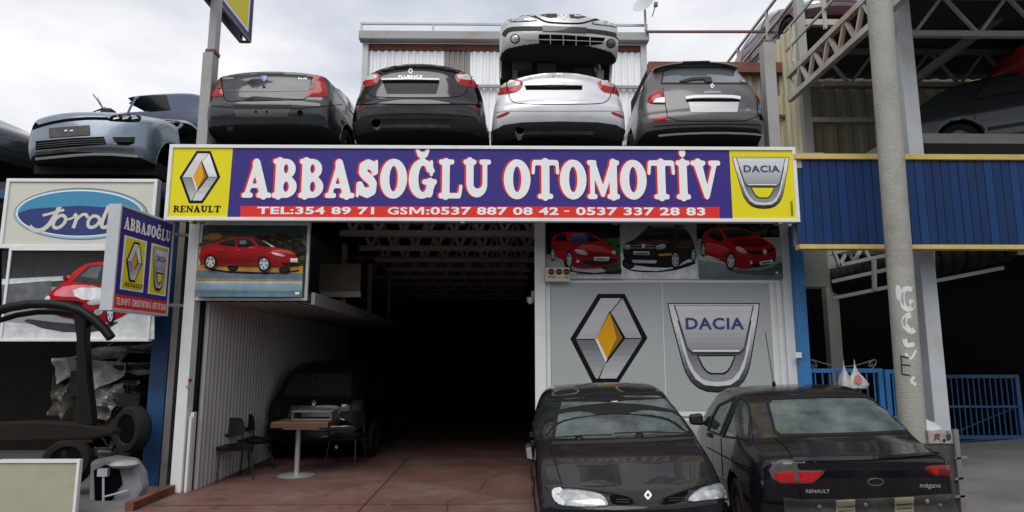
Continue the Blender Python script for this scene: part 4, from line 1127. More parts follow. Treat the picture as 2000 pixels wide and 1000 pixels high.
# ------------------------------------------------------------------ the two rounded saloons, one black, one silver
def build_fluence(cx_px, Y0, paint, label, dx, dy, silver, rz=0.0):
    Lc = 4.62
    c = Car('saloon_car', label, (ax(cx_px, 230, Y0+.1), Y0+Lc/2, ZD), rz, group='cars parked on the shop roof',
            spec=sedan_rear(Lc, 1.95, 1.49, trunk=1.295 if not silver else 1.185, bumper=.72, zb=.27, lip=.05 if not silver else .03, slope=.17, bow=.2, crown=.2, deck=.7, k=.12, roof_rear=-.7,
                            prof=[(0, .93), (.25, .985), (.45, 1.0), (.62, .985), (.85, .945), (1.0, .90), (1.12, .83), (1.25, .72), (1.5, .62)]))
    t = lambda pts: [(x+dx, y+dy) for x, y in pts]
    mir = lambda pts: [(2*815.5-x, y) for x, y in pts]
    P = MATS[paint]
    lidL = [(745, 128), (722, 142), (717, 150)]
    c.seam(t([(716, 166), (715, 177), (722, 186), (735, 190), (815, 191), (892, 190), (905, 186), (913, 177), (914, 166)]), 'cam', smooth=2)
    outer = [(687, 174), (692, 157), (704, 145), (722, 141), (738, 143), (744, 150), (735, 166), (716, 170)]
    for k, q in enumerate((outer, mir(outer))):
        lamp = c.decal('tail_lamp', t(q), 'cam', MATS['lamp_red'], .005, .02, bw=7, smooth=1)
        inn = [(694, 160), (704, 149), (722, 145), (736, 147), (738, 152), (733, 157), (714, 158)]
        if k: inn = mir(inn)
        c.decal('clear_lens', t(inn), 'cam', MATS['lamp_clear'], .024, .006, bw=4, smooth=1, parent=lamp, step=3)
        a, b = ((711, 143), (714, 169)) if not k else ((920, 143), (917, 169))
        c.line('lamp_joint', t([a, b]), 'cam', 1.4, MATS['seam'], .034, parent=lamp, skirt=0)
        r = [(691, 214), (712, 205), (718, 207), (708, 213), (692, 219)]
        c.decal('reflector', t(mir(r) if k else r), 'cam', MATS['lamp_dark_red' if not silver else 'lamp_red'], .005, .006, smooth=1, step=3)
    c.line('bumper_crease', t([(690, 206), (716, 203), (815, 204), (914, 203), (940, 206)]), 'cam', 1.8, MATS['seam'] if not silver else MATS['paint_silver_old'], .006, smooth=1)
    # tail handle strip and plate recess
    c.decal('plate_recess', t([(748, 162), (858, 162), (852, 183), (756, 183)]), 'cam', MATS['black_plastic'] if not silver else MATS['badge_white'], .003)
    c.decal('recess_gap', t([(747, 157), (858, 157), (858, 163), (748, 163)]), 'cam', MATS['hole_black'], .005)
    c.line('chrome_strip', t([(746, 156), (800, 155), (858, 156)]), 'cam', 3 if not silver else 1.6, MATS['badge_white'] if not silver else MATS['black_plastic'], .018)
    paste_badge(c, MATS['badge_white'] if not silver else MATS['badge_metal'], *t([(802, 139)])[0], 5.2, 'cam')
    c.text('badge_text', 'FLUENCE', t([(802, 150)])[0], 46, 'cam', MATS['badge_metal'], .006, -.012, hscale=.6)
    # black lower bumper with diffuser lip
    low = [(683, 243), (705, 231), (740, 226), (815, 224), (890, 226), (925, 231), (945, 243), (944, 268), (915, 258), (870, 254), (815, 253), (760, 254), (715, 258), (686, 270)]
    lb = c.decal('lower_bumper', t(low), 'cam', MATS['black_plastic'], .008)
    c.line('diffuser_lip', t([(738, 231), (815, 229), (890, 231)]), 'cam', 5, MATS['black_plastic'], .02, parent=lb)
    c.line('diffuser_lip', t([(735, 246), (815, 245), (880, 246)]), 'cam', 6, MATS['primer_grey'], .014, parent=lb)
    exhaust_px(c, *t([(736, 243)])[0], 8.5)
    for vw in ('right', 'left'):
        c.window('side_window', [(-1.25, 1.05), (-.15, 1.05), (-.15, 1.37), (-.75, 1.35)], vw, MATS['dark_glass']); c.window('side_window', [(-.07, 1.05), (1.1, 1.0), (.55, 1.34), (-.07, 1.38)], vw, MATS['dark_glass'])
        c.seam([(-.11, .4), (-.11, 1.0)], vw)
    c.window('rear_window', [(-.55, 1.27), (.55, 1.27), (.47, 1.4), (-.47, 1.4)], 'rear', MATS['dark_glass'])
    c.wheels([-Lc/2+1.0, Lc/2-.9], .31)
    c.finish(P)
    return c
build_fluence(815, .12, 'paint_black', 'glossy black saloon on the shop roof, between the slate and silver saloons', 0, 0, False)
build_fluence(1094, .12, 'paint_silver', 'clean silver saloon on the shop roof, a silver front end stacked on it', 279, 13, True)

# ------------------------------------------------------------------ grey estate car
def build_estate():
    Y0 = .15; Lc = 4.8
    r = -Lc/2
    side = [(r+.75, .24), (r+.30, .27), (r+.10, .31), (r+.0, .45), (r+.0, .60), (r+.05, .66), (r+.12, .9), (r+.2, 1.08), (r+.42, 1.38), (r+.46, 1.46), (r+.40, 1.49), (r+.55, 1.5), (r+1.4, 1.52), (.1, 1.5), (.6, 1.44), (1.4, 1.02), (Lc/2-.7, .9), (Lc/2-.1, .7), (Lc/2, .45), (Lc/2-.12, .24), (0, .2)]
    c = Car('estate_car', 'dusty grey estate car, rightmost of the row on the shop roof', (ax(1396, 230, Y0+.1), Y0+Lc/2, ZD-.02), R(-4.0), group='cars parked on the shop roof',
            spec=dict(L=Lc, W=1.88, H=1.53, side=side, plan=[(r, .80), (r+.3, .87), (r+.9, .915), (1.5, .915), (2.1, .85), (2.4, .76)],
                      prof=[(0, .95), (.3, .99), (.5, 1.0), (.75, .985), (.95, .945), (1.1, .885), (1.3, .79), (1.5, .66)], bow_r=.18, crown=.09, k=.09, h=.03, arches=[r+1.0, Lc/2-.95], arch_r=.37, arch_z=.31))
    c.window('rear_window', [(1296, 140), (1310, 133), (1380, 131), (1450, 133), (1458, 140), (1474, 163), (1292, 163)], 'cam', MATS['grey_glass'], fw=3)
    c.decal('rear_wiper', [(1327, 160), (1350, 153), (1388, 152), (1391, 162), (1378, 162), (1374, 157), (1352, 158), (1333, 162)], 'cam', MATS['black_plastic'], .02, step=3)
    m = MB(); n = 14; vs = []; fs = []
    for i in range(n+1):
        u = -1+2*i/n; x = .60*u; dz = -.035*u*u-.03*u**6; y0 = r+.36+.05*u*u
        vs += [(x, y0, 1.475+dz), (x, y0+.02, 1.50+dz), (x, r+.80, 1.528+dz), (x, r+.60, 1.46+dz)]
    for i in range(n):
        for k in range(4): fs.append((i*4+k, i*4+(k+1) % 4, i*4+4+(k+1) % 4, i*4+4+k))
    fs += [(0, 3, 2, 1), (n*4, n*4+1, n*4+2, n*4+3)]
    m.add(vs, fs); sp = m.build('roof_spoiler', MATS['paint_grey'], c.root, smooth=40, local=True)
    m = MB(); m.box(-.19, r+.345, 1.477, .19, r+.37, 1.492); m.build('brake_lamp', MATS['lamp_dark_red'], sp, local=True)
    c.seam([(1294, 172), (1300, 205), (1305, 236), (1380, 237), (1478, 236), (1480, 205), (1478, 172)], 'cam', smooth=1)
    lam = c.decal('tail_lamp', [(1262, 203), (1268, 186), (1284, 177), (1294, 176), (1299, 203)], 'cam', MATS['lamp_red'], .006, .02, bw=6, smooth=1)
    c.decal('clear_lens', [(1282, 194), (1298, 192), (1299, 202), (1276, 202)], 'cam', MATS['lamp_clear'], .026, parent=lam, step=3)
    c.decal('bumper_reflector', [(1275, 232), (1290, 228), (1302, 226), (1303, 238), (1277, 238)], 'cam', MATS['lamp_red'], .006, .006, step=3)
    c.decal('tail_lamp', [(1481, 178), (1494, 176), (1500, 200), (1481, 198)], 'cam', MATS['lamp_dark_red'], .006, .015, step=3)
    c.decal('lamp_cavity', [(1481, 223), (1502, 225), (1502, 236), (1484, 234)], 'cam', MATS['hole_black'], .004, step=3)
    c.decal('bare_panel', [(1481, 203), (1501, 204), (1502, 222), (1480, 221)], 'cam', MATS['paint_blue_grey'], .006, step=3)
    c.decal('plate_recess', [(1344, 196), (1444, 196), (1440, 219), (1349, 219)], 'cam', MATS['plate_silver'], .004)
    c.decal('recess_gap', [(1341, 194), (1444, 194), (1444, 199), (1341, 199)], 'cam', MATS['hole_black'], .008)
    c.line('chrome_handle', [(1339, 193), (1360, 190), (1425, 190), (1445, 193)], 'cam', 5.5, MATS['badge_white'], .025, smooth=1)
    paste_badge(c, MATS['badge_white'], 1391, 168, 4, 'cam')
    c.text('badge_text', 'LAGUNA', (1392, 180), 32, 'cam', MATS['badge_metal'], .006, 0, hscale=.8)
    c.text('badge_text', 'dCi', (1461, 215), 9, 'cam', MATS['badge_metal'], .006, 0)
    c.line(None, [(1278, 247), (1330, 243), (1400, 242), (1470, 243), (1500, 247)], 'cam', 1.8, MATS['seam'], .003, smooth=1, skirt=0)
    c.line('bumper_strip', [(1286, 265), (1330, 261), (1400, 259), (1470, 261), (1496, 265)], 'cam', 3, MATS['plate_silver'], .008, smooth=1)
    for vw in ('right', 'left'):
        c.window('side_window', [(-2.0, 1.1), (-1.15, 1.06), (-1.15, 1.4), (-1.75, 1.37)], vw, MATS['dark_glass']); c.window('side_window', [(-1.05, 1.05), (-.1, 1.03), (-.1, 1.42), (-1.05, 1.42)], vw, MATS['dark_glass'])
        c.window('side_window', [(0, 1.03), (1.1, 1.0), (.55, 1.36), (0, 1.42)], vw, MATS['dark_glass'])
        c.seam([(-.05, .4), (-.05, 1.0)], vw); c.seam([(-1.1, .7), (-1.1, 1.0)], vw)
    c.wheels([r+1.0, Lc/2-.95], .32)
    c.finish(MATS['paint_grey'])
build_estate()

# ------------------------------------------------------------------ silver front end lying on the silver saloon
def front_spec(L, W, H, hood_f=.68, cowl=.96, wtop=1.33, cowl_y=None, rear=True, **kw):
    f = L/2; cy = f-1.02 if cowl_y is None else cowl_y
    side = [(f-.6, .2), (f-.18, .2), (f-.06, .26), (f, .40), (f-.005, .50), (f-.05, hood_f-.10), (f-.12, hood_f-.02), (f-.28, hood_f+.05), (f-.6, (hood_f+cowl)/2+.05), (cy, cowl), (cy-.3, cowl+.16), (cy-.68, wtop-.03), (cy-.95, H-.015), (cy-1.35, H),
            (-f+1.2, H-.02), (-f+.85, H-.09), (-f+.35, 1.05), (-f+.12, .95), (-f+.02, .8), (-f, .5), (-f+.12, .26), (-f+.7, .21), (0, .19)]
    sp = dict(L=L, W=W, H=H, side=side, plan=[(-f, W/2-.1), (-f+.4, W/2-.03), (-f+.9, W/2), (f-1.2, W/2), (f-.5, W/2-.02), (f-.2, W/2-.06), (f, W/2-.13)],
              prof=[(0, .95), (.3, .99), (.5, 1.0), (.75, .985), (.95, .945), (1.1, .88), (1.3, .775), (1.5, .66)], bow_r=.12, bow_f=.26, crown=.05, k=.09, h=.03,
              arches=[-f+.9, f-.85], arch_r=.35, arch_z=.30)
    sp.update(kw); return sp

def build_clip():
    Lc = 4.2; Y0 = .25
    def cut(d, x, y, z):
        d = np.maximum(d, .62-y)
        return np.maximum(d, -np.maximum(np.maximum(np.abs(x)-.66, z-.36), np.maximum(y-1.45, .3-y)))
    c = Car('car_front_end', 'silver front half of a scrapped car, stacked on top of the silver saloon', (ax(1098, 80, Y0)+.0, Y0+Lc/2, 5.80), math.pi+R(-1.0), (0.0, R(-2.3)), spec=front_spec(Lc, 1.80, 1.42, hood_f=.80, cowl=1.04, cut=cut, bow_f=.3))
    K = MATS['black_plastic']
    c.line('bonnet_gap', [(990, 40), (1000, 33), (1020, 29), (1040, 29.5), (1054, 37), (1066, 43), (1085, 45), (1110, 46), (1135, 46), (1150, 42), (1166, 36.5), (1195, 36), (1205, 41)], 'cam', 3, MATS['seam'], .004, smooth=1)
    for q in ([(994, 42), (1003, 35), (1020, 31), (1038, 32), (1050, 39), (1042, 41), (1002, 43)], [(1153, 46), (1166, 39), (1194, 39), (1209, 48), (1209, 54), (1185, 50), (1165, 48)]):
        hl = c.decal('headlamp', q, 'cam', MATS['headlamp'], .004, .012, bw=5, smooth=1, step=3.5)
        c.line('lamp_edge', q, 'cam', 1.4, K, .006, True, smooth=1, parent=hl, skirt=0)
    for q in ([(1054, 29), (1070, 27), (1088, 27), (1088, 34), (1072, 35)], [(1112, 28), (1130, 29), (1145, 33), (1130, 36.5), (1114, 35)]):
        c.decal('grille_opening', q, 'cam', K, .004, step=3)
    paste_badge(c, MATS['badge_white'], 1101, 31, 6.5, 'cam')
    c.line('bumper_strip', [(984, 70), (990, 60), (1004, 56), (1060, 56), (1100, 57), (1145, 60), (1195, 66), (1208, 72), (1214, 84)], 'cam', 7.5, K, .012, smooth=1)
    c.decal('plate_band', [(1060, 51), (1145, 55), (1145, 65), (1060, 61)], 'cam', MATS['paint_slate'], .018)
    c.decal('intake_trim', [(1020, 67), (1053, 67), (1053, 84), (1030, 82), (1023, 76)], 'cam', MATS['headlamp_clouded'], .004)
    gr = c.decal('lower_grille', [(1052, 67), (1100, 68), (1182, 74), (1176, 86), (1150, 89), (1100, 88), (1052, 84)], 'cam', MATS['hole_black'], .004)
    for pts in ([(1026, 77), (1100, 78), (1180, 82)], [(1075, 67), (1075, 86)], [(1100, 68), (1100, 88)], [(1125, 69), (1125, 89)], [(1152, 71), (1152, 89)]):
        c.line('grille_bar', pts, 'cam', 1.5, MATS['paint_silver_old'], .012, parent=gr, skirt=.004)
    for x, y, mm in ((1006, 76, 'headlamp'), (1193, 85, 'lamp_smoke')):
        t = [(x+9.5*math.cos(a*.4488), y+9.5*math.sin(a*.4488)) for a in range(14)]; fl = c.decal('fog_lamp', t, 'cam', K, .004, step=3)
        t = [(x+7*math.cos(a*.4488), y+7*math.sin(a*.4488)) for a in range(14)]; c.decal('fog_lens', t, 'cam', MATS[mm], .010, .01, bw=5, step=3, parent=fl)
    m = MB(); rr = random.Random(5)
    for i in range(16):
        x, y, z = rr.uniform(-.55, .55), rr.uniform(.75, 1.6), rr.uniform(.0, .32)
        m.box(x-.14, y-.12, z-.0, x+.14, y+.14, z+.14)
    m.box(-.56, .68, .03, .56, 1.45, .33)
    m.build('engine', MATS['underbody'], c.root, local=True, bevel=.02)
    m = MB(); m.prism([(1.05, .0), (1.5, -.03), (1.62, .28), (1.45, .36), (1.02, .36)], 'x', .58, .66); m.build('wheel_liner', MATS['primer_grey'], c.root, local=True, bevel=.01)
    m = MB(); m.tube([(-.62, 1.3, .34), (-.66, 1.35, .14), (-.62, 1.3, -.02)], .035, 8); m.box(-.70, 1.22, .06, -.6, 1.42, .2); m.beam((-.5, 1.4, .3), (-.72, 1.3, .02), .03, .06); m.build('suspension_strut', MATS['steel_grey'], c.root, local=True)
    m = MB(); m.tube([(.5, .7, -.05), (.5, 1.3, -.02)], .04, 8); m.box(-.6, .64, -.12, .6, .72, .1); m.build('subframe', MATS['underbody'], c.root, local=True)
    c.finish(MATS['paint_silver_old'])
build_clip()

# ------------------------------------------------------------------ white van behind
def build_van():
    L = 4.0; r = -2.0
    side = [(r, .3), (r, .8), (r+.1, 1.5), (r+.2, 1.8), (r+.5, 1.86), (.3, 1.86), (.8, 1.74), (1.35, 1.2), (1.9, 1.0), (2.0, .7), (2.0, .3), (0, .22)]
    c = Car('white_van', 'white van with roof bars, glimpsed between silver and grey cars on the roof', (2.1, 5.95, ZD+.1), R(90), spec=dict(L=L, W=1.7, H=1.86, side=side, plan=[(r, .8), (r+.5, .85), (1.2, .85), (2, .7)], prof=[(0, .97), (.5, 1), (1, .97), (1.86, .86)], k=.08, h=.035, arches=[r+.7, 1.2], arch_r=.36))
    for vw in ('left', 'right'):
        c.window('side_window', [(-1.6, 1.12), (-.62, 1.12), (-.62, 1.66), (-1.5, 1.66)], vw, MATS['grey_glass']); c.window('side_window', [(-.5, 1.12), (.25, 1.12), (.25, 1.66), (-.5, 1.66)], vw, MATS['grey_glass'])
        c.window('side_window', [(.35, 1.12), (1.2, 1.1), (.85, 1.6), (.35, 1.66)], vw, MATS['grey_glass'])
    m = MB()
    for x in (-.6, .6): m.beam((x, -1.5, 1.93), (x, .5, 1.93), .04, .05)
    for y in (-1.2, -.4, .3): m.beam((-.62, y, 1.96), (.62, y, 1.96), .04, .03); m.box(-.62, y-.02, 1.8, -.58, y+.02, 1.94); m.box(.58, y-.02, 1.8, .62, y+.02, 1.94)
    m.build('roof_rack', MATS['steel_grey'], c.root, local=True)
    c.wheels([r+.7, 1.2], .3); c.finish(MATS['paint_white'])
build_van()

# ------------------------------------------------------------------ stripped blue grey hatchback on the left roof
def build_blue():
    Lc = 4.2; Y0 = .3; zr = az_(140, 304, Y0)-.22
    c = Car('stripped_car', 'stripped blue grey hatchback on the left shop roof, its headlamps missing', (ax(138, 270, Y0), Y0+Lc/2, zr), math.pi+R(2.5), (R(.0), 0), spec=front_spec(Lc, 1.78, 1.52, hood_f=.90, cowl=1.13, arch_r=.37, bow_f=.3))
    K = MATS['hole_black']
    c.open([(-.88, 1.04), (.88, 1.04), (.66, 1.34), (-.66, 1.34)], 'front')
    for v in ('left', 'right'): c.open([(-1.0, .98), (1.0, 1.0), (.35, 1.36), (-.7, 1.38)], v); c.open([(-.05, .32), (1.0, .4), (1.0, 1.0), (-.05, 1.0)], v)
    for q in ([(210, 234), (218, 226), (238, 222.5), (276, 225), (275, 237), (262, 239), (215, 237)], [(78, 247), (70, 238), (45, 236), (16, 240), (14, 254), (30, 256), (70, 252)]):
        lc_ = c.decal('headlamp_cavity', q, 'cam', K, .004, smooth=1, step=4)
        if q[0][0] > 150:
            for x in (222, 240, 258): c.decal('lamp_bracket', [(x, 231), (x+11, 230), (x+10, 232.5), (x-1, 234)], 'cam', MATS['plate_silver'], .012, parent=lc_, step=3)
    c.line('bonnet_gap', [(60, 252), (88, 243), (110, 238), (140, 233.5), (175, 231), (212, 232)], 'cam', 5.5, K, .004, smooth=1)
    ph = c.decal('plate_holder', [(97, 251), (175, 245), (176, 264), (97, 269)], 'cam', MATS['primer_grey'], .012)
    for x in (127, 138): c.decal('screw_patch', [(x, 255), (x+6, 254.4), (x+6, 257), (x, 257.6)], 'cam', MATS['badge_white'], .017, parent=ph, step=3)
    gr = c.decal('lower_grille', [(70, 276), (140, 270), (203, 267), (207, 282), (140, 287), (70, 293)], 'cam', K, .004)
    for dy in (4, 8, 12): c.line('grille_bar', [(72, 277+dy), (140, 270.5+dy), (204, 267.5+dy)], 'cam', 1.5, MATS['primer_grey'], .009, parent=gr, skirt=.003)
    gq = c.decal('side_grille', [(219, 268), (264, 268), (262, 280), (250, 284), (230, 283)], 'cam', K, .004)
    for dy in (4, 8): c.line('grille_bar', [(221, 268+dy), (263, 268+dy)], 'cam', 1.3, MATS['primer_grey'], .009, parent=gq, skirt=.003)
    c.line('bumper_lip', [(70, 300), (140, 292), (200, 289), (262, 293)], 'cam', 6, MATS['primer_grey'], .012, smooth=1)
    c.line('bumper_lip', [(70, 310), (140, 303), (200, 300), (270, 305)], 'cam', 4, MATS['plate_silver'], .012, smooth=1)
    c.seam([(312, 231), (322, 221), (331, 213)], 'cam', w=2)
    m = MB(); m.box(-.85, -1.9, .1, .85, 1.6, .3); m.build('floor_pan', MATS['underbody'], c.root, local=True)
    m = MB(); m.beam((-.6, 1.1, .06), (.6, 1.1, .06), .12, .14); m.beam((-.6, -1.2, .06), (.6, -1.2, .06), .12, .14); m.build('axle_beam', MATS['underbody'], c.root, local=True)
    c.finish(MATS['paint_blue_grey'])
    b = Vector(pt(204, 216, 1.9)); m = MB(); m.tube([b, pt(182, 184, 1.9)], .008, 6); m.tube([b, pt(190, 190, 1.95)], .006, 6); m.box(b.x-.03, b.y-.06, b.z-.09, b.x+.13, b.y+.1, b.z+.02)
    tag(m.build('aerial', MATS['black_plastic']), 'thin broken aerial on a small black base above the blue grey bonnet', 'aerial')
build_blue()

def build_navy():
    L = 4.3; r = -L/2; z0 = az_(350, 186, 3.2)-1.44
    sp = front_spec(L, 1.74, 1.43)
    c = Car('car_shell', 'navy blue glassless car shell standing sideways behind the grey sign mast', (ax(372, 190, 3.2)-1.0, 4.1, z0+.17), R(80), spec=sp)
    for v in ('left', 'right'):
        c.open([(-.85, .96), (-.02, .97), (-.02, 1.36), (-.6, 1.35)], v); c.open([(.06, .97), (1.0, .95), (.38, 1.35), (.06, 1.37)], v)
    c.open([(-.7, 1.0), (.7, 1.0), (.58, 1.33), (-.58, 1.33)], 'front')
    c.open([(-.6, 1.08), (.6, 1.08), (.54, 1.33), (-.54, 1.33)], 'rear')
    for v in ('left', 'right'): c.seam([(.02, .4), (.02, .95)], v)
    c.wheels([r+.9, L/2-.85], .3); c.finish(MATS['paint_navy'])
    c = Car('dark_hatchback', 'dark hatchback at the far left behind the blue grey bonnet', (-10.3, 3.4, z0-.35), R(75), spec=front_spec(4.0, 1.7, 1.42))
    for v in ('left', 'right'):
        c.window('side_window', [(-.85, .97), (-.02, .97), (-.02, 1.34), (-.6, 1.33)], v, MATS['grey_glass']); c.window('side_window', [(.06, .97), (.95, .95), (.35, 1.33), (.06, 1.36)], v, MATS['grey_glass'])
    c.window('windscreen', [(-.66, 1.0), (.66, 1.0), (.55, 1.3), (-.55, 1.3)], 'front', MATS['grey_glass'])
    c.wheels([-1.1, 1.15], .3); c.finish(MATS['paint_slate'])
build_navy()

# ------------------------------------------------------------------ wrecks in the big steel shed
def simple_car(name, label, loc, rz, paint, L=4.2, W=1.74, H=1.42, tilt=(0, 0), lamps=True, glass_m='dark_glass', wheel=True, group=None, hood=.72):
    c = Car(name, label, loc, rz, tilt, group=group, spec=front_spec(L, W, H, hood_f=hood)); f = L/2
    for v in ('left', 'right'):
        c.window('side_window', [(-.95, .97), (-.04, .97), (-.04, 1.35), (-.66, 1.34)], v, MATS[glass_m]); c.window('side_window', [(.05, .97), (f-1.1, .95), (f-1.75, 1.33), (.05, 1.36)], v, MATS[glass_m])
        c.seam([(0, .35), (0, .97)], v); c.seam([(f-1.15, .4), (f-1.1, .95)], v); c.seam([(-1.0, .6), (-.98, .97)], v)
        c.line('sill_trim', [(-f+1.3, .42), (f-1.25, .42)], v, .06, MATS['black_plastic'], .01)
        c.decal('door_handle', [(.15, .86), (.33, .86), (.33, .895), (.15, .895)], v, MATS['black_plastic'], .02)
    c.window('windscreen', [(-.70, 1.0), (.70, 1.0), (.57, 1.31), (-.57, 1.31)], 'front', MATS[glass_m])
    c.window('rear_window', [(-.6, 1.08), (.6, 1.08), (.52, 1.32), (-.52, 1.32)], 'rear', MATS[glass_m])
    c.seam([(-.68, .98), (-.66, .70), (.66, .70), (.68, .98)], 'front')
    if lamps:
        for sx in (1, -1):
            c.decal('headlamp', [(sx*.42, .55), (sx*.74, .55), (sx*.76, .68), (sx*.50, .69)], 'front', MATS['headlamp'], .005, .015, smooth=1)
            c.decal('tail_lamp', [(sx*.5, .75), (sx*.76, .75), (sx*.74, .9), (sx*.55, .9)], 'rear', MATS['lamp_red'], .005, .015)
    c.decal('grille_opening', [(-.35, .56), (.35, .56), (.33, .64), (-.33, .64)], 'front', MATS['black_plastic'], .005)
    c.line('bumper_strip', [(-.8, .42), (0, .42), (.8, .42)], 'front', .07, MATS['black_plastic'], .012)
    if wheel: c.wheels([-f+.9, f-.85], .30)
    c.finish(MATS[paint]); return c
simple_car('scrap_saloon', 'dark scrap saloon tilted on the deck above the blue fascia, behind the steel post', (9.05, 2.35, 5.05), R(250), 'paint_slate', tilt=(R(4), R(0)), L=4.3)
simple_car('red_wreck', 'red wreck stacked on the dark scrap saloon at the far right', (10.6, 1.9, 6.05), R(255), 'paint_red', tilt=(R(3), 0), L=4.0)
UD = ztt+.16
simple_car('maroon_hatchback', 'maroon hatchback high on the upper deck of the steel shed', (wx+1.05, wy0+2.3, zw+.0), math.pi+R(3), 'paint_maroon', group='cars on the upper deck')
simple_car('white_hatchback', 'white hatchback farther back on the upper deck, behind the maroon one', (wx+.9, wy0+7.2, zw+.0), math.pi, 'paint_white', group='cars on the upper deck')
simple_car('silver_hatchback', 'silver hatchback on the upper deck above the truss, right of the maroon one', (wx+3.2, wy0+1.6, zw+.0), math.pi-R(8), 'paint_silver_old', group='cars on the upper deck')

# ------------------------------------------------------------------ dark cars in the garage
def build_garage():
    Lc = 4.2; r = -Lc/2
    side = [(r+.7, .24), (r+.25, .27), (r+.03, .32), (r, .5), (r+.02, .62), (r+.1, .7), (r+.14, 1.0), (r+.50, 1.45), (r+.8, 1.62), (r+1.5, 1.70), (.4, 1.66), (.95, 1.36), (1.35, 1.03), (Lc/2-.5, .85), (Lc/2, .6), (Lc/2-.1, .25), (0, .2)]
    sp = dict(L=Lc, W=1.82, H=1.71, side=side, plan=[(r, .76), (r+.4, .85), (r+.9, .89), (1.3, .89), (2.1, .78)], prof=[(0, .95), (.3, .99), (.5, 1), (.8, .98), (1, .94), (1.2, .86), (1.5, .72)], bow_r=.16, crown=.09, k=.09, h=.035, arches=[r+.85, Lc/2-.85])
    c = Car('dark_hatchback', 'black hatchback parked inside the garage behind the brown table, tail outwards', (ax(622, 800, 3.1)+.04, 2.75+Lc/2, 0), R(-2), spec=sp)
    c.window('rear_window', [(-.6, 1.06), (.6, 1.06), (.52, 1.46), (-.52, 1.46)], 'rear', MATS['dark_glass'])
    c.decal('plate_recess', [(-.42, .74), (.44, .74), (.4, .92), (-.38, .92)], 'rear', MATS['paint_grey'], .004)
    c.seam([(-.7, .98), (-.62, .68), (.62, .68), (.7, .98)], 'rear'); paste_badge(c, MATS['badge_metal'], 0, .97, .04, 'rear')
    for sx in (-1, 1): c.decal('tail_lamp', [(sx*.56, .76), (sx*.8, .74), (sx*.78, 1.0), (sx*.62, 1.0)], 'rear', MATS['black_plastic'], .005, .015)
    for v in ('left', 'right'): c.window('side_window', [(-1.3, 1.0), (-.3, 1.0), (-.3, 1.38), (-1.0, 1.38)], v, MATS['dark_glass']); c.window('side_window', [(-.2, 1.0), (.9, .98), (.5, 1.32), (-.2, 1.39)], v, MATS['dark_glass'])
    c.line('bumper_strip', [(-.78, .56), (0, .56), (.78, .56)], 'rear', .05, MATS['black_plastic'], .01)
    c.wheels([r+.85, Lc/2-.85], .3); exhaust(c, .45, .27, .03); c.finish(MATS['paint_black'])
build_garage()

# ------------------------------------------------------------------ the two black saloons in front
def seat(c, x, y, m, w=.48, z0=.32, pale=False):
    mb = MB(); mb.box(x-w/2, y-.22, z0, x+w/2, y+.28, z0+.16)
    s = mb.build('seat', m, c.root, local=True, bevel=.05)
    mb = MB(); mb.prism([(y-.22, z0+.12), (y-.08, z0+.12), (y-.20, z0+.70), (y-.33, z0+.68)], 'x', x-w/2, x+w/2); mb.build('backrest', m, s, local=True, bevel=.05)
    mb = MB(); mb.box(x-.13, y-.36, z0+.73, x+.13, y-.26, z0+.92); mb.tube([(x-.06, y-.3, z0+.6), (x-.06, y-.31, z0+.78)], .008, 6); mb.tube([(x+.06, y-.3, z0+.6), (x+.06, y-.31, z0+.78)], .008, 6)
    mb.build('headrest', m, s, local=True, bevel=.03)

def interior(c, f, pale):
    m = MATS['seat_pale' if pale else 'seat_fabric']; yb = f-1.02
    for sx in (-.37, .37): seat(c, sx, yb-.95, m)
    mb = MB(); mb.box(-.62, yb-2.12, .3, .62, yb-1.62, .48); rb_ = mb.build('rear_bench', m, c.root, local=True, bevel=.05)
    mb = MB(); mb.prism([(yb-2.16, .44), (yb-1.98, .44), (yb-2.14, .92), (yb-2.28, .9)], 'x', -.62, .62); mb.build('backrest', m, rb_, local=True, bevel=.05)
    mb = MB(); mb.prism([(yb-.02, .62), (yb-.05, .93), (yb-.3, .96), (yb-.48, .88), (yb-.5, .62)], 'x', -.66, .66); mb.build('dashboard', MATS['dash'], c.root, local=True, bevel=.03)
    mb = MB(); yy = yb-.62
    ring = [(.36+.18*math.cos(a*2*math.pi/20), yy-.08*math.sin(a*2*math.pi/20), .88+.16*math.sin(a*2*math.pi/20)) for a in range(21)]
    mb.tube(ring, .014, 8, cap=False); mb.tube([(.36, yy, .88), (.36, yy+.25, .82)], .02, 8); mb.beam((.2, yy, .88), (.52, yy, .88), .05, .02); mb.build('steering_wheel', MATS['dash'], c.root, local=True, smooth=50)

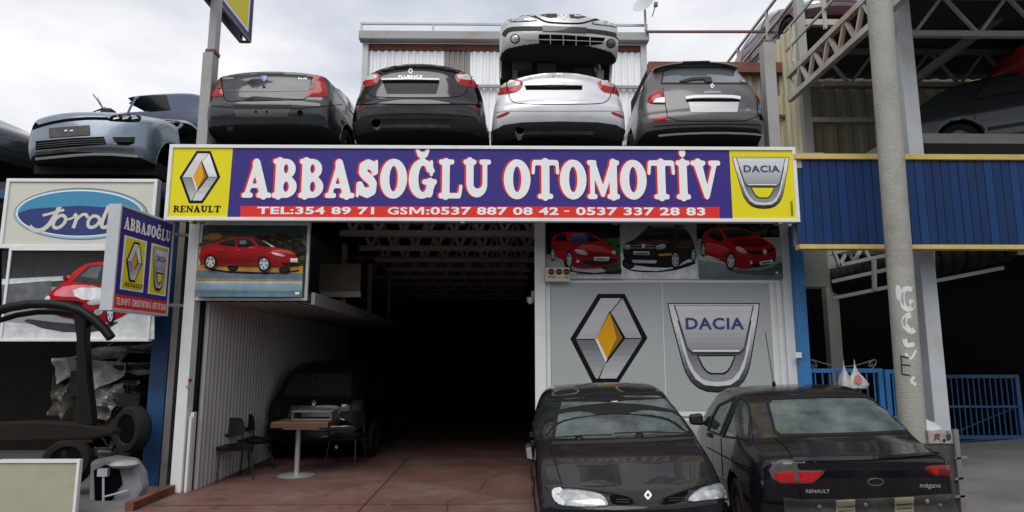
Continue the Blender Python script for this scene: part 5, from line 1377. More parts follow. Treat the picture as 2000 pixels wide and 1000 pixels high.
def build_front():
    Lc = 3.9; f = Lc/2; Y0 = -2.88
    sp = front_spec(Lc, 1.68, 1.42, hood_f=.635, cowl=.95, wtop=1.30, bow_f=.28, h=.024, k=.085, arch_r=.33,
        prof=[(0, .95), (.3, .99), (.5, 1.0), (.7, .985), (.92, .95), (1.1, .88), (1.3, .79), (1.5, .69)])
    c = Car('black_saloon', 'dusty black saloon facing us in front of the grey emblem panel', (ax(1247, 940, Y0)+.06, Y0+f, 0), math.pi-R(1.5), (0, R(1.6)), spec=sp)
    c.window('windscreen', [(1080, 860), (1086, 815), (1094, 783), (1102, 775), (1180, 769), (1285, 768), (1300, 774), (1328, 806), (1354, 850), (1280, 856), (1160, 860)], 'cam', MATS['car_glass'], fw=6, cut=True)
    for v, s in (('left', 1), ('right', 1)):
        c.window('side_window', [(-.78, .93), (-.06, .94), (-.06, 1.29), (-.52, 1.28)], v, MATS['car_glass_side'], cut=True, fw=.045); c.window('side_window', [(.03, .94), (f-1.12, .93), (f-1.62, 1.27), (.03, 1.30)], v, MATS['car_glass_side'], cut=True, fw=.045)
        c.seam([(-.01, .3), (-.01, .93)], v); c.seam([(f-1.12, .32), (f-1.1, .9)], v); c.line('side_moulding', [(-f+1.25, .55), (f-1.2, .55)], v, .06, MATS['black_plastic'], .012)
        c.decal('door_handle', [(.1, .80), (.29, .80), (.29, .84), (.1, .84)], v, MATS['black_plastic'], .025); c.decal('door_handle', [(-.72, .80), (-.53, .80), (-.53, .84), (-.72, .84)], v, MATS['black_plastic'], .025)
    c.open([(-.55, 1.02), (.55, 1.02), (.48, 1.28), (-.48, 1.28)], 'rear'); c.window('rear_window', [(-.58, 1.0), (.58, 1.0), (.5, 1.29), (-.5, 1.29)], 'rear', MATS['car_glass'], cut=False)
    for q, ind in (([(1079, 957), (1101, 954), (1140, 957), (1172, 963), (1184, 974), (1189, 985), (1183, 990), (1110, 990), (1088, 985), (1080, 972)], [(1079, 957), (1101, 954), (1108, 990), (1088, 985), (1080, 972)]),
                   ([(1361, 956), (1385, 948), (1415, 941), (1429, 942), (1432, 957), (1427, 971), (1385, 977), (1345, 981), (1342, 975)], [(1416, 941), (1429, 942), (1432, 957), (1427, 971), (1416, 973)])):
        h = c.decal('headlamp', q, 'cam', MATS['headlamp'], .004, .02, bw=9, smooth=1)
        c.line('lamp_edge', q, 'cam', 1.6, MATS['rubber'], .005, True, smooth=1, parent=h, skirt=0)
        c.decal('indicator', ind, 'cam', MATS['lamp_clear'] if q[0][0] < 1200 else MATS['indicator'], .02, .004, parent=h, smooth=1)
    for q in ([(1192, 966), (1215, 968), (1232, 974), (1239, 986), (1198, 986), (1190, 976)], [(1293, 980), (1300, 973), (1325, 964), (1348, 957), (1338, 972), (1328, 982), (1292, 987)]):
        g = c.decal('grille_opening', q, 'cam', MATS['hole_black'], .003, smooth=1, step=3)
        x0, x1 = min(p[0] for p in q)+8, max(p[0] for p in q)-6
        yb_ = [p for p in q]
        for dy in (-12, -7): c.line('grille_slat', [(x0+6, 984+dy+(4 if x0 < 1250 else 2)), (x1-4, 985+dy+(4 if x0 < 1250 else -1))], 'cam', 1.4, MATS['black_plastic'], .008, parent=g, skirt=.003)
    paste_badge(c, MATS['badge_white'], 1265.5, 967.5, 7.5, 'cam')
    c.seam([(1074, 872), (1085, 905), (1096, 942), (1099, 954)], 'cam', w=1.8); c.seam([(1360, 860), (1388, 898), (1414, 936)], 'cam', w=1.8)
    c.seam([(1099, 953), (1140, 955), (1178, 962), (1205, 966), (1232, 972), (1242, 986)], 'cam', w=2, smooth=1); c.seam([(1414, 939), (1350, 954), (1310, 968), (1290, 976), (1288, 988)], 'cam', w=2, smooth=1)
    # cowl and wipers
    c.line('cowl_panel', [(1078, 866), (1160, 864), (1280, 860), (1354, 855)], 'cam', 6, MATS['black_plastic'], .006)
    for a in ([(1080, 861), (1135, 857), (1196, 856)], [(1199, 853), (1270, 850), (1352, 853)]):
        w = c.line('wiper', a, 'cam', 3, MATS['rubber'], .035, skirt=.0)
    for x, y in ((1131, 857), (1249, 851)):
        t = [(x+8*math.cos(k*.628), y+4*math.sin(k*.628)) for k in range(10)]; c.decal('wiper_pivot', t, 'cam', MATS['rubber'], .012, .02, bw=4, step=3)
    c.decal('inspection_sticker', [(1194, 781), (1206, 781), (1206, 785), (1194, 785)], 'cam', MATS['badge_white'], .003, step=4, skirt=0)
    # dirty tide marks on roof and bonnet
    d = mat('dust_film', (0.10, 0.09, 0.078), 0.75, var=0.25, scale=9)
    for q in ([(-.62, .05), (-.50, -.12), (-.18, -.10), (-.12, .08), (-.3, .17), (-.52, .15)], [(.25, .12), (.35, -.05), (.55, .02), (.6, .14)], [(.02, .2), (.1, .12), (.2, .16)]):
        c.line(None, q, 'top', .018, d, .001, True, smooth=2, skirt=0)
    # mirrors, one folded in
    for sx in (1,):
        mb = MB(); x = sx*.82; mb.prism([(x-.1*0, .70), (x+sx*.07, .72), (x+sx*.08, .86), (x+sx*.02, .87)], 'y', f-1.42, f-1.22); mi = mb.build('door_mirror', MATS['black_plastic'], c.root, local=True, bevel=.02)
        mb = MB(); mb.prism([(x+sx*.01, .73), (x+sx*.06, .74), (x+sx*.07, .84), (x+sx*.02, .85)], 'y', f-1.217, f-1.214); mb.build('mirror_glass', MATS['chrome'], mi, local=True)
    # front bumper below the lamps
    c.line('bumper', [(1062, 1000), (1090, 1002), (1180, 1004), (1265, 1004), (1340, 1000), (1440, 984)], 'cam', 14, MATS['paint_black_dusty'], .03, smooth=1)
    c.decal('bumper_intake', [(-.5, .30), (.5, .30), (.5, .38), (-.5, .38)], 'front', MATS['hole_black'], .004)
    interior(c, f, True)
    rd = mat('red_cloth', (0.26, 0.07, 0.07), 0.9, var=0.2)
    mb = MB(); mb.prism([(.25, .56), (.52, .6), (.5, .9), (.42, .97), (.28, .8)], 'y', f-1.78, f-1.68); tag(mb.build('red_jacket', rd, None, bevel=.03), 'red cloth hanging inside the dusty black saloon behind its windscreen', 'cloth'); bpy.data.objects['red_jacket'].matrix_world = c.M
    c.wheels([-f+.9, f-.85], .29)
    c.finish(MATS['paint_black_dusty'])
build_front()

def build_rear():
    Lc = 4.0; r = -Lc/2; Y0 = -2.9; th = R(-8)
    side = [(r+.7, .22), (r+.2, .25), (r+.1, .32), (r+.09, .50), (r+.02, .54), (r+.0, .70), (r+.015, .82), (r+.0, .875), (r+.06, .90), (r+.3, .935), (r+.60, .985), (r+.9, 1.12), (r+1.28, 1.30), (r+1.5, 1.375), (r+1.8, 1.41), (r+2.2, 1.41), (r+2.55, 1.33), (r+3.2, .98), (r+3.6, .86), (r+3.95, .68), (r+4.0, .4), (r+3.85, .22), (0, .19)]
    sp = dict(L=Lc, W=1.70, H=1.42, side=side, plan=[(r, .75), (r+.3, .81), (r+.9, .85), (1.0, .85), (1.6, .81), (2.0, .72)], prof=[(0, .95), (.3, .98), (.5, 1), (.75, .985), (.92, .95), (1.1, .885), (1.3, .80), (1.5, .69)],
              bow_r=.13, bow_f=.2, crown=.05, k=.085, h=.024, arches=[r+.92, r+3.15], arch_r=.34, arch_z=.3)
    x0 = ax(1688, 940, Y0)
    c = Car('black_saloon', 'black saloon seen from behind with its rear bumper missing, beside the facing one', (x0-math.sin(th)*Lc/2, Y0+math.cos(th)*Lc/2, 0), th, (0, R(-1.8)), spec=sp)
    G = MATS['car_glass']
    c.window('rear_window', [(1499, 788), (1506, 778), (1600, 774), (1690, 774), (1711, 781), (1748, 810), (1783, 842), (1700, 847), (1600, 850), (1524, 851), (1513, 842)], 'cam', G, fw=6, cut=True)
    c.window('side_window', [(1383, 840), (1388, 820), (1403, 792), (1437, 775), (1406, 850)], 'cam', MATS['car_glass_side'], cut=True, fw=4)
    c.window('side_window', [(1411, 853), (1443, 776), (1458, 782), (1465, 800), (1462, 858)], 'cam', MATS['car_glass_side'], cut=True, fw=4)
    c.window('side_window', [(-.72, .96), (.05, .96), (.05, 1.29), (-.42, 1.28)], 'right', MATS['car_glass_side'], cut=True, fw=.045); c.window('side_window', [(.13, .96), (1.0, .94), (.5, 1.27), (.13, 1.30)], 'right', MATS['car_glass_side'], cut=True, fw=.045)
    c.window('windscreen', [(-.66, .98), (.66, .98), (.54, 1.29), (-.54, 1.29)], 'front', G, cut=True, fw=.05)
    K = MATS['rubber']
    # boot lid: joint, lip, lower edge
    c.seam([(1514, 858), (1530, 868), (1542, 884), (1549, 902), (1556, 938), (1566, 974)], 'cam', w=2.6, smooth=1); c.seam([(1838, 886), (1846, 905), (1852, 940), (1856, 968)], 'cam', w=2)
    c.line('boot_lip', [(1550, 899), (1620, 898), (1700, 896), (1780, 892), (1842, 887)], 'cam', 5, MATS['paint_black_dusty'], .016, smooth=1)
    c.line(None, [(1552, 904), (1700, 900), (1843, 892)], 'cam', 2, MATS['seam'], .002, skirt=0)
    lamp = [(1502, 918), (1512, 903), (1528, 898), (1548, 899), (1590, 903), (1618, 903), (1608, 926), (1588, 944), (1526, 945), (1508, 935)]
    l = c.decal('tail_lamp', lamp, 'cam', MATS['lamp_dark_red'], .004, .012, smooth=0)
    bpy.data.objects[l.name].data.materials[0] = MATS['lamp_smoke']
    for q in ([(1511, 923), (1550, 920), (1555, 941), (1529, 942), (1516, 937)], [(1559, 920), (1608, 920), (1597, 934), (1584, 943), (1562, 943)]): c.decal('red_lens', q, 'cam', MATS['lamp_red'], .019, .003, parent=l, smooth=0)
    c.decal('boot_panel', [(1556, 904), (1620, 903), (1612, 917), (1560, 917)], 'cam', MATS['paint_black_dusty'], .020, parent=l)
    l = c.decal('tail_lamp', [(1804, 914), (1816, 909), (1862, 907), (1865, 928), (1824, 930), (1811, 922)], 'cam', MATS['lamp_dark_red'], .005, .012)
    c.decal('red_lens', [(1812, 914), (1830, 911), (1830, 927), (1822, 926)], 'cam', MATS['lamp_red'], .018, .003, parent=l, step=3.5)
    t = [(1710+15*math.cos(a*.314), 941+7*math.sin(a*.314)) for a in range(20)]; c.line('oval_badge', t, 'cam', 2, MATS['primer_grey'], .006, True, step=3)
    c.text('badge_text', 'RENAULT', (1597, 959), 46, 'cam', MATS['badge_metal'], .006, .02, hscale=.9)
    c.text('badge_text', 'mégane', (1816, 949), 40, 'cam', MATS['badge_metal'], .006, .01)
    # bare panel where the bumper was
    bp = c.decal('bare_panel', [(1530, 972), (1566, 976), (1700, 974), (1862, 964), (1872, 985), (1868, 1015), (1700, 1025), (1535, 1025)], 'cam', MATS['primer_grey'], .006)
    vent = mat('vent_beige', (0.30, 0.27, 0.18), 0.7, var=0.15)
    for x, y in ((1632, 977), (1746, 972)):
        v = c.decal('air_vent', [(x, y), (x+37, y-2), (x+37, y+36), (x, y+38)], 'cam', vent, .014, parent=bp)
    for x, y in ((1632, 977), (1746, 972)):
        for dy in (11, 20, 29): c.line('vent_slot', [(x+4, y+dy), (x+33, y+dy-2)], 'cam', 1.6, MATS['hole_black'], .016, parent=bp, skirt=0)
    for x, y in ((1600, 988), (1690, 985), (1810, 978), (1835, 985)):
        t = [(x+4*math.cos(a*.785), y+4*math.sin(a*.785)) for a in range(8)]; c.decal('bracket_stud', t, 'cam', MATS['steel_grey'], .01, .01, bw=3, step=3, parent=bp)
    c.seam([(1470, 861), (1466, 800), (1450, 775)], 'cam', w=1.5, smooth=1); c.seam([(1408, 856), (1412, 930)], 'cam', w=1.5)
    c.line(None, [(1380, 873), (1440, 905), (1500, 925)], 'cam', 2, MATS['seam'], .002, skirt=0)
    c.decal('fuel_flap_lock', [(1430, 892), (1436, 892), (1436, 902), (1430, 902)], 'cam', MATS['black_plastic'], .01, step=3)
    for v in ('left', 'right'):
        c.decal('door_handle', [(.2, .82), (.38, .82), (.38, .86), (.2, .86)], v, MATS['black_plastic'], .025); c.seam([(.09, .3), (.09, .95)], v)
    for sx in (-1, 1):
        mb = MB(); x = sx*.80; mb.prism([(x, .90), (x+sx*.17, .91), (x+sx*.18, 1.03), (x+sx*.02, 1.05)], 'y', .78, .90); mb.build('door_mirror', MATS['black_plastic'], c.root, local=True, bevel=.03)
    interior(c, r+4.25, True)
    mb = MB(); mb.box(-.6, r+.62, .9, .6, r+1.2, .93); mb.build('parcel_shelf', MATS['dash'], c.root, local=True)
    mb = MB(); mb.tube([(-.12, r+2.0, 1.405), (-.13, r+1.98, 1.44)], .02, 8); mb.tube([(-.13, r+1.98, 1.43), (-.08, r+2.35, 2.0)], .005, 6); mb.build('aerial', MATS['rubber'], c.root, local=True)
    c.wheels([r+.92, r+3.15], .29); c.finish(MATS['paint_black_dusty'])
build_rear()

# ------------------------------------------------------------------ printed signs and posters
def ink(name, r, g, b, rough=0.45, k=1.0, var=0.03):
    c = lin(r, g, b); return mat('ink_'+name, (c[0]*k, c[1]*k, c[2]*k), rough, var=var, scale=1.5, spec=.18)
I = {n: ink(n, *c) for n, c in dict(purple=(60, 50, 128), yellow=(226, 212, 30), white=(236, 236, 236), red=(222, 52, 40), black=(14, 14, 16), charcoal=(45, 45, 47), g0=(60, 62, 64), g1=(100, 104, 106), g2=(140, 146, 149), g3=(175, 181, 184), g4=(205, 211, 215), g5=(230, 234, 238),
     teal=(118, 136, 142), amber=(222, 160, 20), brown=(140, 105, 40), navy=(62, 76, 122), cream=(206, 204, 192), rblue=(54, 66, 120), sky1=(70, 140, 175), paleblue=(150, 185, 200), carred=(196, 22, 28), carred_d=(140, 14, 20), carred_l=(226, 66, 66), pink=(222, 130, 136), glassd=(28, 32, 36), glassb=(60, 90, 140),
     tan=(150, 128, 84), ochre=(176, 130, 60), moss=(70, 80, 42), bush=(58, 40, 24), dusk=(120, 118, 96), dusk2=(70, 90, 86), road=(112, 134, 146), road2=(92, 112, 126), roadl=(170, 186, 192), grass=(46, 98, 40), nightg=(20, 34, 22), fog=(190, 192, 190), floorg=(120, 138, 134), suv=(46, 34, 28), suv_l=(92, 70, 52), silver=(190, 194, 198), lampw=(228, 230, 226), orange=(212, 150, 60)).items()}

def emblem_diamond(F, T, tones=((205, 214), (236, 216), (128, 200), (160, 216))):
    P = lambda pts: [T(u, v) for u, v in pts]
    F.poly(P([(.37, 1), (.72, 1), (1, .5), (.61, 0), (.28, 0), (0, .49)]), I['black'])
    F.fade(P([(.075, .49), (.405, .95), (.672, .95), (.515, .785), (.333, .49)]), *tones[0])
    F.fade(P([(.69, .95), (.925, .5), (.68, .5), (.53, .785)]), tones[1][1], tones[1][0])
    F.fade(P([(.925, .488), (.585, .05), (.37, .05), (.46, .245), (.68, .488)]), tones[3][1], tones[3][0])
    F.fade(P([(.075, .478), (.333, .478), (.455, .24), (.35, .05), (.32, .05)]), tones[2][1], tones[2][0])
    F.poly(P([(.52, .81), (.715, .5), (.46, .215), (.445, .245), (.67, .5)]), I['black']); F.poly(P([(.52, .81), (.34, .50), (.355, .50), (.525, .785)]), I['charcoal'])
    F.poly(P([(.515, .78), (.675, .5), (.46, .255), (.335, .49)]), I['amber'])
    F.poly(P([(.52, .775), (.675, .5), (.465, .265), (.60, .5)]), I['brown'])
    F.poly(P([(.32, .49), (.35, .49), (.47, .262), (.452, .225)]), I['g5'])

def emblem_shield(F, T, bg, txt=True):
    P = lambda pts: [T(u, v) for u, v in pts]
    def U(e):
        half = [(0.0+e, 1-e), (.02+e, .86), (.135+e, .32), (.165+e, .22), (.215+e*.9, .125+e*.3), (.29+e*.6, .05+e*.7), (.38+e*.3, .012+e)]
        return half+[(.5, e)]+[(1-u, v) for u, v in half[::-1]]
    y0, y1 = T(0, 0)[1], T(0, 1)[1]; Y = lambda v: y0+(y1-y0)*v
    F.poly(P(U(0)), I['black']); F.fade(P(U(.012)), 40, 235, n=12, span=(Y(0), Y(.8)))
    F.fade(P([(.06, .97), (.94, .97), (.86, .50), (.80, .28), (.73, .15), (.64, .085), (.5, .07), (.36, .085), (.27, .15), (.20, .28), (.14, .50)]), 205, 225, n=10)
    F.fade(P([(.10, .80), (.90, .80), (.80, .38), (.74, .24), (.66, .15), (.58, .125), (.5, .12), (.42, .125), (.34, .15), (.26, .24), (.20, .38)]), 150, 70, n=12)
    F.poly(P([(.065, .975), (.935, .975), (.80, .47), (.755, .42), (.245, .42), (.20, .47)]), I['g0'])
    F.fade(P([(.08, .97), (.92, .97), (.80, .50), (.76, .455), (.24, .455), (.20, .50)]), 150, 222, n=10)
    F.poly(P([(.25, .47), (.75, .47), (.745, .452), (.255, .452)]), I['g5'])
    F.poly(P([(.29, .415), (.71, .415), (.66, .29), (.615, .225), (.57, .20), (.43, .20), (.385, .225), (.34, .29)]), I['black'])
    F.poly(P([(.31, .40), (.69, .40), (.645, .295), (.605, .24), (.56, .217), (.44, .217), (.395, .24), (.355, .295)]), bg)
    if txt: a, b = T(.185, .70), T(.815, .835); F.text('DACIA', a[0], a[1], b[0], b[1], I['navy'], .03, spacing=1.12)

def framed(name, label, cat, x0, z0, x1, z1, Y, depth, frame_m, fw, back_m, group=None, loc=None):
    t = thing(name, label, cat, loc or ((x0+x1)/2, Y, z0), 0, group)
    m = MB(); m.box(x0, Y, z0, x1, Y+depth, z1); m.build('panel', back_m, t)
    if fw:
        m = MB(); e = .006
        m.box(x0-e, Y-.022, z1-fw, x1+e, Y+depth*.7, z1+e); m.box(x0-e, Y-.022, z0-e, x1+e, Y+depth*.7, z0+fw); m.box(x0-e, Y-.022, z0+fw, x0+fw, Y+depth*.7, z1-fw); m.box(x1-fw, Y-.022, z0+fw, x1+e, Y+depth*.7, z1-fw)
        m.build('frame', frame_m, t, bevel=.004)
    return t

# --- the long main sign
SX0, SX1, SZ0, SZ1 = -4.372, 3.885, 3.468, 4.475
main = framed('shop_sign', 'long purple shop signboard with white slab letters and yellow emblem panels at both ends', 'sign', SX0, SZ0, SX1, SZ1, 0.0, .11, MATS['white_frame'], .04, MATS['steel_dark'])
S = lambda px, py: (lambda p: (p[0], p[2]))(at(px, py, Y=0))
F = Flat((0, 0, 0)); F.rect(SX0+.03, SZ0+.03, SX1-.03, SZ1-.03, I['purple'])
yx = (S(454, 350)[0]+S(444, 420)[0])/2
F.poly([(SX0+.03, SZ0+.03), S(444, 425), S(455, 290), (SX0+.03, SZ1-.03)], I['yellow'])
rx = S(1427, 350)[0]; F.rect(rx, SZ0+.03, SX1-.03, SZ1-.03, I['yellow'])
F.poly([S(470, 402.5), S(1405, 404.5), S(1405, 427.5), S(470, 425.5)], I['red'])
F.build('face', main)
F = Flat((0, -.004, 0)); a, b = S(347, 397), S(434, 295); emblem_diamond(F, lambda u, v: (a[0]+(b[0]-a[0])*u, a[1]+(b[1]-a[1])*v)); F.build('diamond_emblem', main)
F = Flat((0, -.004, 0)); V, f = slab_word('RENAULT', .03); p, q = S(338, 414.5), S(432, 402); F.fit(V, f, p[0], p[1], q[0], q[1], I['black'], keep_h=(0, 1)); F.build('lettering', main)
F = Flat((0, -.004, 0)); a2, b2 = S(1435, 408), S(1541, 307); emblem_shield(F, lambda u, v: (a2[0]+(b2[0]-a2[0])*u, a2[1]+(b2[1]-a2[1])*v), I['yellow'])
p, q = S(1544.5, 421), S(1546.5, 392)
for i in range(7): F.rect(p[0], p[1]+(q[1]-p[1])*i/7, q[0], p[1]+(q[1]-p[1])*(i+.6)/7, I['moss'])
F.build('shield_emblem', main)
for txt, x0, x1, yb, yt in (('ABBASOĞLU', 472, 959, 386.5, 312), ('OTOMOTİV', 984, 1406, 388.5, 314)):
    V, f = slab_word(txt, .0); p, q = S(x0, yb), S(x1, yt)
    F = Flat((0, -.004, 0)); d = .022
    F.fit(V, f, p[0]-d*1.15, p[1]+d*.15, q[0]-d*1.15, q[1]+d*.25, I['red'], keep_h=(0, 1)); F.fit(V, f, p[0], p[1], q[0], q[1], I['white'], keep_h=(0, 1)); F.build('lettering', main)
F = Flat((0, -.004, 0))
for txt, x0, x1, yb, yt in (('TEL:354 89 71', 502, 731, 418.5, 404.5), ('GS', 757, 796, 419, 404.8), (':0537 887 08 42', 832, 1091, 419.5, 405), ('-', 1102, 1112, 413.5, 411.5), ('0537 337 28 83', 1125, 1377, 420.5, 405.5)):
    F = Flat((0, -.004, 0)); p, q = S(x0, yb), S(x1, yt); F.text(txt, p[0], p[1], q[0], q[1], I['white'], .03 if 'G' not in txt else .025, spacing=1.05); F.build('lettering', main)
F = Flat((0, -.004, 0)); p, q = S(799.5, 419), S(828.5, 404.8); mm = lambda u, v: (p[0]+(q[0]-p[0])*u, p[1]+(q[1]-p[1])*v)
F.poly([mm(*w) for w in ((0, 0), (0, 1), (.25, 1), (.5, .42), (.75, 1), (1, 1), (1, 0), (.82, 0), (.82, .72), (.58, .12), (.42, .12), (.18, .72), (.18, 0))], I['white'])
F.build('lettering', main)
m = MB()
for x in (-4.05, -.55, 3.6): m.box(x, -.03, SZ0-.035, x+.05, .1, SZ0-.008)
m.build('clamp', MATS['steel_dark'], main)

# --- grey emblem panels on the right-hand wall
G = lambda px, py: (lambda p: (p[0], p[2]))(at(px, py, Y=WY-.01))
gm = ax(1296, 650, WY)
for nm, lb, xa_, xb_ in (('emblem_panel', 'grey wall panel with the large black and amber diamond emblem', xi+.005, gm-.006), ('emblem_panel', 'grey wall panel with the large shield emblem, behind the black saloons', gm+.006, xo-.005)):
    t = thing(nm, lb, 'sign', ((xa_+xb_)/2, WY, z_b), 0); m = MB(); m.box(xa_, WY-.005, z_b+.003, xb_, WY+.026, z_t-.003); m.build('panel', MATS['panel_grey'], t)
    F = Flat((0, WY-.008, 0))
    if xa_ < gm-.1: a, b = G(1115, 748), G(1262, 574); emblem_diamond(F, lambda u, v: (a[0]+(b[0]-a[0])*u, a[1]+(b[1]-a[1])*v), ((178, 200), (186, 170), (108, 176), (126, 186))); F.build('diamond_emblem', t)
    else: a, b = G(1310, 767), G(1484, 592); emblem_shield(F, lambda u, v: (a[0]+(b[0]-a[0])*u, a[1]+(b[1]-a[1])*v), MATS['panel_grey']); F.build('shield_emblem', t)
m = MB(); m.box(gm-.005, WY-.006, z_b, gm+.005, WY+.02, z_t); m.build('panel_joint', MATS['white_frame'], shop)

# --- three car posters over the panels
def poster(lbl, xa, xb, ya, yb, draw, Y, back='fog', fr=0.0):
    p, q = at(xa, yb, Y=Y), at(xb, ya, Y=Y)
    t = framed('car_poster', lbl, 'poster', p[0], p[2], q[0], q[2], Y, .015 if not fr else .05, MATS['white_frame'], fr, MATS['steel_grey'])
    F = Flat((0, Y, 0)); e = fr*.5
    F.rect(p[0]+e, p[2]+e, q[0]-e, q[2]-e, I[back])
    lo, hi = (p[0]+fr+.002, p[2]+fr+.002), (q[0]-fr-.002, q[2]-fr-.002)
    def c(px, py):
        w = at(px, py, Y=Y); return (min(max(w[0], lo[0]), hi[0]), min(max(w[2], lo[1]), hi[1]))
    draw(F, c); F.build('print', t); return t
def pk(k):
    """photographic print ink: the flat ink with the mottled tones of an enlarged photograph"""
    b = I[k].node_tree.nodes['Vector Math'].inputs[0].default_value
    return mat('print_'+k, tuple(b), 0.45, var=0.3, scale=6.5, spec=.15)
def Pc(F, c, pts, k, sm=0): F.poly(chaikin([c(*p) for p in pts], sm) if sm else [c(*p) for p in pts], pk(k))
TONE = dict(carred=((128, 8, 14), (224, 40, 42)), suv=((20, 15, 14), (84, 64, 50)), glassd=((14, 16, 20), (66, 76, 84)), fog=((214, 216, 214), (166, 170, 168)), floorg=((96, 112, 110), (150, 166, 162)), dusk=((120, 112, 84), (84, 92, 86)), road=((92, 116, 130), (150, 170, 180)), g3=((214, 216, 218), (132, 134, 136)), charcoal=((70, 72, 76), (28, 28, 30)), g4=((226, 230, 232), (170, 176, 180)), nightg=((30, 44, 30), (12, 18, 14)), lampw=((150, 160, 166), (246, 248, 246)), glassb=((40, 62, 96), (96, 140, 196)), carred_d=((96, 6, 12), (160, 18, 24)), carred_l=((190, 30, 34), (240, 110, 104)), grass=((30, 76, 30), (74, 136, 52)))
_Pc = Pc
def Pc(F, c, pts, k, sm=0):
    q = chaikin([c(*p) for p in pts], sm) if sm else [c(*p) for p in pts]
    if k in TONE and abs(max(p[1] for p in q)-min(p[1] for p in q)) > .05: F.fade(q, TONE[k][0], TONE[k][1], n=9, photo=True)
    else: _Pc(F, c, pts, k, sm)
def Wh(F, c, x, y, rx, ry, alloy='silver', tilt=0):
    n = 18; E = lambda s: [c(x+rx*s*math.cos(i*2*math.pi/n), y+ry*s*math.sin(i*2*math.pi/n)) for i in range(n)]
    F.poly(E(1), I['black']); F.poly(E(.72), I[alloy])
    for k in range(5):
        a = k*1.2566+.3; F.poly([c(x+rx*.25*math.cos(a+.25), y+ry*.25*math.sin(a+.25)), c(x+rx*.62*math.cos(a+.32), y+ry*.62*math.sin(a+.32)), c(x+rx*.62*math.cos(a-.32), y+ry*.62*math.sin(a-.32))], I['g0'])
def noise_blobs(F, c, x0, x1, y0, y1, n, keys, s, seed):
    r = random.Random(seed)
    for i in range(n):
        x, y = r.uniform(x0, x1), r.uniform(y0, y1); w = s*r.uniform(.5, 1.3)
        Pc(F, c, [(x+w*math.cos(a)*r.uniform(.7, 1.3), y+w*.6*math.sin(a)*r.uniform(.7, 1.3)) for a in [k*.9 for k in range(7)]], r.choice(keys))
# right-hand posters (drawn at the wall face)
def draw_a(F, c):
    Pc(F, c, [(1060, 430), (1215, 430), (1215, 505), (1060, 505)], 'black'); Pc(F, c, [(1150, 470), (1215, 462), (1215, 550), (1190, 550)], 'grass'); noise_blobs(F, c, 1160, 1208, 470, 525, 22, ['grass', 'nightg', 'moss'], 6, 1)
    noise_blobs(F, c, 1070, 1208, 437, 465, 16, ['black', 'nightg'], 9, 2)
    Pc(F, c, [(1060, 497), (1110, 505), (1130, 550), (1060, 550)], 'g3'); Pc(F, c, [(1060, 538), (1215, 536), (1215, 552), (1060, 552)], 'fog'); Pc(F, c, [(1098, 505), (1120, 530), (1160, 534), (1205, 530), (1215, 524), (1215, 534), (1150, 537), (1105, 530)], 'black')
    Pc(F, c, [(1075, 482), (1078, 462), (1098, 454), (1140, 454), (1165, 462), (1185, 476), (1200, 490), (1205, 505), (1204, 520), (1150, 526), (1118, 523), (1106, 512), (1080, 500)], 'carred', 1)
    Pc(F, c, [(1112, 474), (1117, 458), (1152, 458), (1172, 472), (1140, 476), (1120, 476)], 'glassb'); Pc(F, c, [(1140, 458), (1152, 458), (1172, 472), (1150, 474)], 'glassd')
    Pc(F, c, [(1082, 472), (1086, 460), (1104, 456), (1106, 472)], 'glassd'); Pc(F, c, [(1125, 480), (1165, 478), (1195, 492), (1190, 500), (1140, 496)], 'carred_l', 1); Pc(F, c, [(1118, 488), (1190, 496), (1196, 504), (1130, 505)], 'carred_d', 1)
    Pc(F, c, [(1120, 487), (1140, 490), (1149, 498), (1142, 500), (1126, 497)], 'lampw', 1); Pc(F, c, [(1192, 492), (1200, 490), (1203, 498), (1196, 499)], 'lampw', 1)
    Pc(F, c, [(1137, 508), (1160, 511), (1203, 505), (1203, 514), (1170, 520), (1140, 518)], 'black', 1); Pc(F, c, [(1159, 503), (1189, 503), (1188, 511), (1159, 511)], 'lampw'); Pc(F, c, [(1163, 506), (1184, 506), (1184, 508), (1163, 508)], 'g0'); Pc(F, c, [(1125, 509), (1130, 509), (1130, 514), (1125, 514)], 'lampw', 1)
    Wh(F, c, 1111, 508, 6.5, 18); Wh(F, c, 1079, 498, 4.5, 13)
